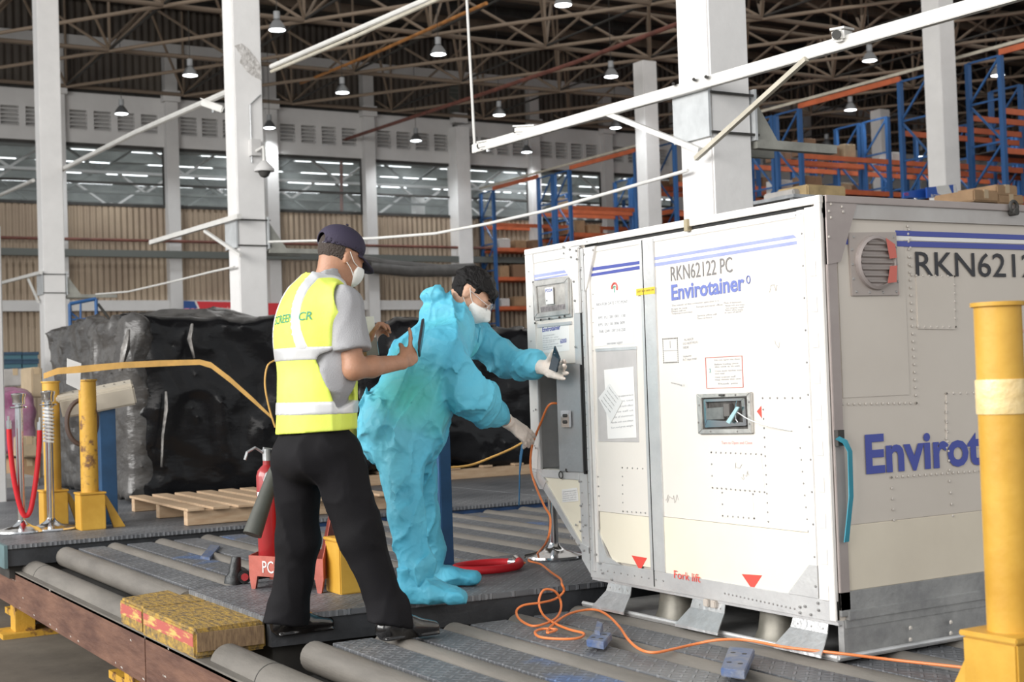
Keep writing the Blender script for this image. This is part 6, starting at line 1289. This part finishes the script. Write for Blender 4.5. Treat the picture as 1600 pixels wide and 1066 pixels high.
def mask_fn(hc, F3, s, z0, z1, y0, puff, beak=0.0):
    def f(P):
        q = (P-hc)@F3.T/s
        d = ell(P, hc+(F3[1]*0.046+F3[2]*-0.042)*s, (0.070*s+puff, 0.068*s+puff, 0.066*s+puff), F3)
        if beak: d = smin(d, cone(P, hc+(F3[1]*0.085-F3[2]*0.03)*s, hc+(F3[1]*(0.105+beak)-F3[2]*0.048)*s, 0.035*s, 0.014*s), 0.03)
        d = np.maximum(d, -(q[:, 1]-y0-0.9*np.abs(q[:, 2]+0.045)**1.3)); d = np.maximum(d, q[:, 2]-z1+0.25*(np.abs(q[:, 0]))); d = np.maximum(d, z0-q[:, 2]); return d
    return f
lo, hi = bounds([hc1+hF*0.08], 0.13); msk1 = tri('face_mask', mask_fn(hc1, F3c, 0.96, -0.105, -0.002, 0.045, 0.004), lo, hi, 0.004, MASK, m1)
for z_ in (0.0, -0.075):
    MB().tube(catmull([at1(0.066, 0.052, -0.02+z_*0.75), at1(0.078, 0.022, -0.012+z_*0.5), at1(0.086, -0.012, 0.018 if z_ == 0 else -0.03)]), 0.0018, 5).build('mask_loop', MASK, m1)
for sx in (-1, 1):
    MB().tube([at1(sx*x, 0.094-x*x*4, 0.020+0.1*x) for x in (0.014, 0.026, 0.038, 0.046)], 0.0035, 5).build('eyebrow', HAIR, m1); MB().lathe(at1(sx*0.031, 0.0885, 0.0), [(0.001, 0.003), (0.005, 0.002), (0.006, 0)], 12, axis=hF).build('eye', BLKP, m1)
# shoes
def shoe(P, an, y):
    g = np.array([an[0], y, 0.0]); h = V(-0.045, 0, 0)
    d = econe(P, g+V(-0.045, 0, 0.045), g+V(0.06, 0, 0.04), (0.036, 0.042), (0.044, 0.045), V(0, 1, 0)); d = smin(d, econe(P, g+V(0.06, 0, 0.044), g+V(0.170, 0, 0.030), (0.046, 0.042), (0.038, 0.026), V(0, 1, 0)), 0.03)
    d = smin(d, cone(P, g+V(-0.03, 0, 0.05), g+V(-0.02, 0, 0.09), 0.040, 0.040), 0.02); d = smax(d, P[:, 2]-0.092, 0.004)
    so = econe(P, g+V(-0.05, 0, 0.008), g+V(0.18, 0, 0.008), (0.040, 0.012), (0.040, 0.012), V(0, 1, 0)); so = smax(so, -(P[:, 2]-0.001), 0.003)
    return smin(smax(d, -(P[:, 2]-0.003), 0.003), so, 0.004)
for an, y, xx in ((anR, 1.41, -1.125), (anL, 1.80, -1.415)):
    a_ = V(xx+0.09, y, 0); lo, hi = bounds([a_+V(-0.1, 0, 0), a_+V(0.2, 0, 0.1)], 0.06); lo[2] = -0.012
    sh_ = tri('shoe', lambda P, a_=a_, y=y: shoe(P, a_, y), lo, hi, 0.0055, SHOE, m1)
    for k in range(3): MB().tube([(a_[0]+0.045+0.018*k, y-0.022, 0.083-0.009*k), (a_[0]+0.05+0.018*k, y, 0.090-0.009*k), (a_[0]+0.045+0.018*k, y+0.022, 0.083-0.009*k)], 0.0025, 5).build('shoe_lace', BLKP, sh_)
# phone in his right hand, white card and sleeve in the left
ph0 = PY(656, 543, Yr+0.06); ph1 = PY(662, 503, Yr+0.09)
t = thing('smartphone', ph0, 'thin dark phone held upright by the man in the yellow vest', 'phone')
MB().bar(ph0-(ph1-ph0)*0.25, ph1, 0.075, 0.009, up=norm(V(0.9, -0.45, 0.1))).build('case', mat('dark_phone', (0.03, 0.03, 0.035), 0.3), t, bevel=0.003)
u_ = norm(ph1-ph0); MB().bar(ph0+V(-0.006, 0.003, 0), ph1+V(-0.006, 0.003, -0.004), 0.07, 0.002, up=norm(V(0.9, -0.45, 0.1))).build('screen', mat('phone_glass', (0.08, 0.08, 0.09), 0.1, coat=1), t)
c0 = PY(577, 518, Yl-0.06)
t = thing('paper_card', c0, 'folded white paper with a clear sleeve in the left hand of the vested man', 'paper')
MB().bar(PY(577, 528, Yl-0.09), PY(574, 495, Yl-0.09), 0.055, 0.01, up=norm(V(-0.5, -0.8, 0))).build('paper', mat('paper_white', (0.8, 0.8, 0.8), 0.6), t); MB().bar(PY(583, 556, Yl-0.09), PY(579, 526, Yl-0.09), 0.05, 0.006, up=norm(V(-0.5, -0.8, 0))).build('clear_sleeve', mat('grey_sleeve', (0.22, 0.21, 0.20), 0.2, coat=1), t)
# ============ man in the blue coverall ============
m2 = thing('person', (-0.6, 1.85, 0.08), 'man in light blue coverall, glasses and white mask, bending towards the open unit compartment', 'person')
Y2 = 1.90
pel2 = PY(632, 668, Y2); ch2 = PY(668, 565, Y2-0.01); up2 = PY(697, 510, Y2); nb2 = PY(712, 488, Y2)
sR2 = PY(694, 545, Y2-0.17); eR2 = PY(727, 612, Y2-0.20); wR2 = PY(799, 663, Y2-0.04)
sL2 = PY(740, 520, Y2+0.17); eL2 = PY(792, 566, Y2+0.09); wL2 = np.array(Z(848, 574, 'x', -0.11))
hR2 = PY(630, 712, Y2-0.09); hL2 = PY(648, 705, Y2+0.10)
kR2 = PY(633, 806, 1.74); aR2 = PY(648, 900, 1.70); kL2 = PY(661, 800, 2.04); aL2 = PY(673, 872, 2.06)
hc2 = PY(737, 462, Y2-0.02); h2F = norm(V(0.62, -0.52, -0.62)); h2R = norm(np.cross(h2F, V(0.15, 0, 1))); h2U = norm(np.cross(h2R, h2F)); F32 = np.stack([h2R, h2F, h2U])
at2 = lambda x, y, z: hc2+(F32[0]*x+F32[1]*y+F32[2]*z)*0.96
tipR = np.array(Z(838, 692, 'x', -0.06)); DR2 = norm(tipR-wR2)
hp2R = hand_prims(wR2, DR2, V(0.1, 0.75, -0.6), V(0.5, 0.35, 0.75), 1.03, curls=[(0.1, 0.2, 0.15), (0.2, 0.25, 0.2), (0.25, 0.35, 0.25), (0.3, 0.45, 0.3)], thumb=(0.75, 0.45, 0.5), thumbcurl=0.3, rad=1.05)
DL2 = norm(np.array(Z(896, 583, 'x', -0.05))-wL2)
hp2L = hand_prims(wL2, DL2, V(-0.75, -0.25, 0.6), V(0.3, 0.1, 0.9), 1.03, curls=[(0.4, 0.5, 0.3), (0.4, 0.5, 0.3), (0.2, 0.25, 0.2), (0.12, 0.15, 0.1)], thumb=(0.6, 0.5, 0.6), thumbcurl=0.5, rad=1.05)
def body2(P):
    d, a_, b_ = head_sdf(P, hc2, h2F, h2U, 0.96)
    d = smin(d, cone(P, nb2-UP*0.02, hc2-h2U*0.05-h2F*0.03, 0.060, 0.055), 0.03)
    d = smin(d, econe(P, pel2, ch2, (0.14, 0.09), (0.15, 0.10), RT), 0.04); d = smin(d, econe(P, ch2, up2, (0.15, 0.10), (0.11, 0.07), RT), 0.05)
    for a, b, c, hp in ((sR2, eR2, wR2, hp2R), (sL2, eL2, wL2, hp2L)):
        d = smin(d, cone(P, a, b, 0.05, 0.042), 0.03); d = smin(d, cone(P, b, c, 0.042, 0.026), 0.02); d = smin(d, eval_prims(P, hp, 0.006)+0.0025, 0.01)
    for a, b, c in ((hR2, kR2, aR2), (hL2, kL2, aL2)): d = smin(d, cone(P, a, b, 0.07, 0.05), 0.03); d = smin(d, cone(P, b, c, 0.05, 0.036), 0.02)
    return d
lo, hi = bounds([pel2, hc2+h2F*0.1, sR2, sL2, wR2, tipR, wL2, aR2, aL2, hc2+UP*0.05, wL2+DL2*0.15], 0.11)
tri('body', body2, lo, hi, 0.0052, SKINL, m2)
cR = wR2+(eR2-wR2)*0.22; cL = wL2+(eL2-wL2)*0.12
CRM = (np.stack([norm(V(0.4, 0, 1)), V(0, 1, 0), norm(V(1, 0, -0.4))], 1)*np.array([0.55, 1.0, 1.25])).astype(np.float32)
def crinkle(P, s, seed): return np.abs(vnoise(P+0.03*np.stack([vnoise(P, 6, seed), vnoise(P, 6, seed+5), vnoise(P, 6, seed+9)], 1), s, seed+2))
def cover(P):
    d = econe(P, pel2-UP*0.04, pel2+(ch2-pel2)*0.4, (0.185, 0.155), (0.195, 0.165), RT)
    d = smin(d, econe(P, pel2+(ch2-pel2)*0.4, ch2, (0.195, 0.165), (0.20, 0.155), RT), 0.06); d = smin(d, econe(P, ch2, up2, (0.20, 0.155), (0.165, 0.105), RT), 0.06)
    d = smin(d, ell(P, pel2+V(-0.06, 0, 0.0), (0.15, 0.18, 0.17)), 0.07)
    d = smin(d, econe(P, sR2, sL2, (0.085, 0.085), (0.085, 0.085), norm(V(0.6, 0, 0.8))), 0.07)
    d = smin(d, cone(P, up2, nb2+UP*0.005, 0.10, 0.080), 0.04)
    a = econe(P, sR2, eR2, (0.095, 0.085), (0.098, 0.090), UP); a = smin(a, econe(P, eR2, cR+(eR2-cR)*0.15, (0.098, 0.090), (0.070, 0.062), UP), 0.05); a = smin(a, cone(P, cR+(eR2-cR)*0.1, cR, 0.052, 0.040), 0.035)
    b = econe(P, sL2, eL2, (0.088, 0.08), (0.078, 0.07), UP); b = smin(b, econe(P, eL2, cL+(eL2-cL)*0.15, (0.078, 0.07), (0.062, 0.056), UP), 0.05); b = smin(b, cone(P, cL+(eL2-cL)*0.12, cL, 0.055, 0.036), 0.02)
    d = smin(d, smin(a, b, 0.01), 0.014)
    L = []
    for h_, k_, n_ in ((hR2, kR2, aR2), (hL2, kL2, aL2)):
        e = cone(P, h_, k_, 0.105, 0.080); e = smin(e, cone(P, k_, n_+UP*0.03, 0.080, 0.072), 0.03); e = smin(e, cone(P, n_+UP*0.03, n_-UP*0.03, 0.070, 0.050), 0.02); L.append(e)
    d = smin(d, smin(L[0], L[1], 0.012), 0.04)
    # hood lying on the nape
    hd = ell(P, PY(682, 484, Y2+0.0), (0.085, 0.12, 0.060), np.stack([norm(V(0.8, 0, 0.6)), V(0, 1, 0), norm(V(-0.6, 0, 0.8))])); hd = smin(hd, ell(P, PY(675, 462, Y2), (0.050, 0.10, 0.050)), 0.02)
    cl = np.abs(cone(P, nb2+V(-0.01, 0, -0.01), nb2+V(0.02, -0.01, 0.04), 0.092, 0.105))-0.010; cl = smax(cl, plane(P, nb2+V(0, 0, 0.045), norm(V(0.25, -0.1, 1))), 0.004); cl = smax(cl, -plane(P, nb2-UP*0.04, UP), 0.01)
    d = smin(d, smin(hd, cl, 0.03), 0.03)
    Pw = (P-pel2.astype(np.float32))@CRM; d = d-0.026*(1-crinkle(Pw, 4.2, 3))**7-0.016*(1-crinkle(Pw, 9.0, 8))**6-0.005*(1-crinkle(P, 19, 4))**5+0.012
    d = smax(d, -cone(P, nb2+UP*0.02, hc2-h2U*0.02, 0.070, 0.085), 0.008)
    d = smax(d, -cone(P, hc2, hc2+h2F*0.1, 0.095, 0.11), 0.006)
    return d
lo, hi = bounds([pel2, hc2, sR2, sL2, cR, cL, aR2, aL2, PY(660, 470, Y2)], 0.27); lo[2] = 0.10
cov = tri('coverall', cover, lo, hi, 0.0068, COV, m2)
# greenish tint where the yellow-green vest shows through the thin cloth
co = np.array([v.co[:] for v in cov.data.vertices])+np.array(ORG['person.001'])
a_ = cov.data.attributes.new('vest_tint', 'FLOAT', 'POINT'); tt = np.zeros(len(co))
c_lo = pel2+(ch2-pel2)*0.25
for (p_, r_, s_) in ((PY(640, 620, Y2-0.12), 0.17, 0.85), (PY(668, 648, Y2-0.12), 0.12, 0.7), (PY(612, 560, Y2-0.08), 0.13, 0.5), (PY(690, 520, Y2-0.1), 0.10, 0.35), (PY(733, 560, Y2), 0.09, 0.5)):
    tt = np.maximum(tt, s_*np.clip(1-np.linalg.norm((co-p_)*V(1, 0.7, 1), axis=1)/r_, 0, 1)**0.7)
dl = np.minimum(np.linalg.norm(co-sR2, axis=1), np.linalg.norm(co-eR2, axis=1)); tt *= np.clip((dl-0.08)/0.05, 0.15, 1)
a_.data.foreach_set('value', tt.astype(np.float32))
MB().tube(catmull([PY(742, 512, Y2-0.06)+V(0, -0.05, 0), PY(741, 540, Y2)+V(0, -0.03, 0)]), 0.003, 5).build('zipper', COV, m2)
# shoe covers
def boot(P, c, dr, L_=0.25):
    c = np.array(c); dr = norm(dr); s_ = norm(np.cross(dr, UP))
    d = econe(P, c-dr*0.03+UP*0.055, c+dr*0.10+UP*0.048, (0.058, 0.055), (0.062, 0.046), s_); d = smin(d, econe(P, c+dr*0.10+UP*0.048, c+dr*(L_-0.045)+UP*0.036, (0.062, 0.046), (0.052, 0.032), s_), 0.03)
    d = smin(d, cone(P, c+UP*0.05, c+UP*0.15-dr*0.01, 0.062, 0.070), 0.04); d = smax(d, plane(P, c+UP*0.15, UP), 0.006)
    d = d-0.014*(1-crinkle(P, 9, 6))**3-0.005*(1-crinkle(P, 22, 9))**3+0.006; return smax(d, -(P[:, 2]-0.083), 0.004)
for a_, dr in ((V(aR2[0]+0.0, 1.70, 0.08), V(0.62, -0.78, 0)), (V(aL2[0]-0.01, 2.08, 0.08), V(0.86, -0.5, 0))):
    lo, hi = bounds([a_-norm(dr)*0.1, a_+norm(dr)*0.25, a_+UP*0.15], 0.08); lo[2] = 0.06
    tri('shoe_cover', lambda P, a_=a_, dr=dr: boot(P, a_, dr), lo, hi, 0.0065, COV, m2)
# gloves
for hp, wr, ar in ((hp2R, wR2, eR2), (hp2L, wL2, eL2)):
    dd = norm(wr-ar)
    def glove(P, hp=hp, wr=wr, dd=dd):
        d = eval_prims(P, hp, 0.006)-0.0012; d = smin(d, econe(P, wr-dd*0.045, wr+dd*0.01, (0.035, 0.030), (0.031, 0.025), UP), 0.01); d = smax(d, plane(P, wr-dd*0.05, -dd), 0.002); return d+0.0012*ridge(P, 55, 3)
    pts = [q[1] for q in hp]+[q[2] for q in hp]; lo, hi = bounds(pts, 0.05); tri('glove', glove, lo, hi, 0.0038, GLOVE, m2)
# hair, mask, glasses, brows
def hair2(P):
    q = (P-hc2)@F32.T/0.96; d = head_sdf(P, hc2, h2F, h2U, 0.96)[0]
    top = d-0.016-0.006*np.clip(q[:, 1]/0.08, 0, 1); top = smax(top, -(q[:, 2]-0.045+0.40*(q[:, 1]+0.02)*0-0.0), 0.012)
    top = smax(top, q[:, 1]-0.088, 0.01)
    side = d-0.004; side = smax(side, -(q[:, 2]-(0.0-0.35*np.minimum(q[:, 1]+0.01, 0.04)*-1)+0.035*(q[:, 1] < -0.02)), 0.008); side = smax(side, q[:, 1]-0.045, 0.01); side = side+np.where((np.abs(q[:, 0]) > 0.072) & (q[:, 2] < 0.03) & (q[:, 1] > -0.04) & (q[:, 1] < 0.016), 0.04, 0)
    fr = ell(P, at2(0, 0.082, 0.062), (0.058, 0.020, 0.026), F32)
    for k in range(7): fr = smin(fr, cone(P, at2(-0.045+0.015*k, 0.083, 0.06), at2(-0.048+0.016*k, 0.098, 0.030+0.006*((k*7) % 3)), 0.010, 0.003), 0.006)
    return smin(smin(top, side, 0.006), fr, 0.012)-0.007*(1-np.abs(vnoise(P, 32, 7)))**3+0.003
lo, hi = bounds([hc2], 0.15); tri('hair', hair2, lo, hi, 0.0042, HAIR, m2)
lo, hi = bounds([hc2+h2F*0.08], 0.15); tri('face_mask', mask_fn(hc2, F32, 0.96, -0.115, -0.006, 0.030, 0.006, beak=0.022), lo, hi, 0.004, MASK, m2)
for sx in (1, -1):
    for z_ in (0, 1): MB().tube(catmull([at2(sx*0.062, 0.045, -0.03-0.05*z_), at2(sx*0.076, 0.02, -0.015-0.04*z_), at2(sx*0.086, -0.012, 0.022-0.055*z_)]), 0.0016, 5).build('mask_loop', MASK, m2)
    MB().tube([at2(sx*x, 0.097-x*x*5, 0.026+0.10*x-1.6*max(0, x-0.03)**1.0*0.2) for x in (0.012, 0.022, 0.034, 0.047)], 0.0042, 6, [0.004, 0.0045, 0.004, 0.002]).build('eyebrow', HAIR, m2)
    MB().tube([at2(sx*x, 0.0915-(x-0.031)**2*20, -0.004-abs(x-0.031)*-0.1) for x in (0.018, 0.025, 0.031, 0.037, 0.044)], 0.0016, 5).build('eyelashes', HAIR, m2)
gl = MB()
for sx in (1, -1): gl.tube([at2(sx*0.033+0.024*math.cos(a), 0.110-abs(0.033+sx*0.0+0.024*math.cos(a)*sx)*0.10, -0.002+0.018*math.sin(a)) for a in [2*PI*k/20 for k in range(20)]], 0.0014, 5, closed=True)
gl.tube([at2(-0.010, 0.109, 0.003), at2(0, 0.112, 0.006), at2(0.010, 0.109, 0.003)], 0.0014, 5)
for sx in (1, -1): gl.tube([at2(sx*0.058, 0.103, 0.004), at2(sx*0.075, 0.06, 0.006), at2(sx*0.082, 0.0, 0.012)], 0.0014, 5)
gg = gl.build('glasses_frame', GALV, m2, smooth=True)
for sx in (1, -1): MB().lathe(at2(sx*0.033, 0.107, -0.002), [(0.001, 0.001), (0.0225, 0), (0.0225, -0.001), (0.001, 0)], 20, axis=h2F).build('lens', mat('clear_lens', (0.9, 0.93, 0.95), 0.03, alpha=0.16), gg, smooth=True)
# phone in the upper glove
q = [Z(a, b, 'x', -0.13) for a, b in ((866, 540), (874, 561), (869, 582), (857, 577))]
t = thing('smartphone', q[3], 'dark blue-black phone held in the upper glove against the container edge', 'phone')
MB().prism(q, (0.010, 0.002, 0)).build('case', mat('phone_blue_black', (0.02, 0.035, 0.05), 0.15, coat=1), t, bevel=0.002)
MB().lathe(Z(866, 553, 'x', -0.13), [(0.004, 0), (0.004, 0.002)], 10, axis=(-1, 0, 0)).build('camera_lens', CHROME, t)
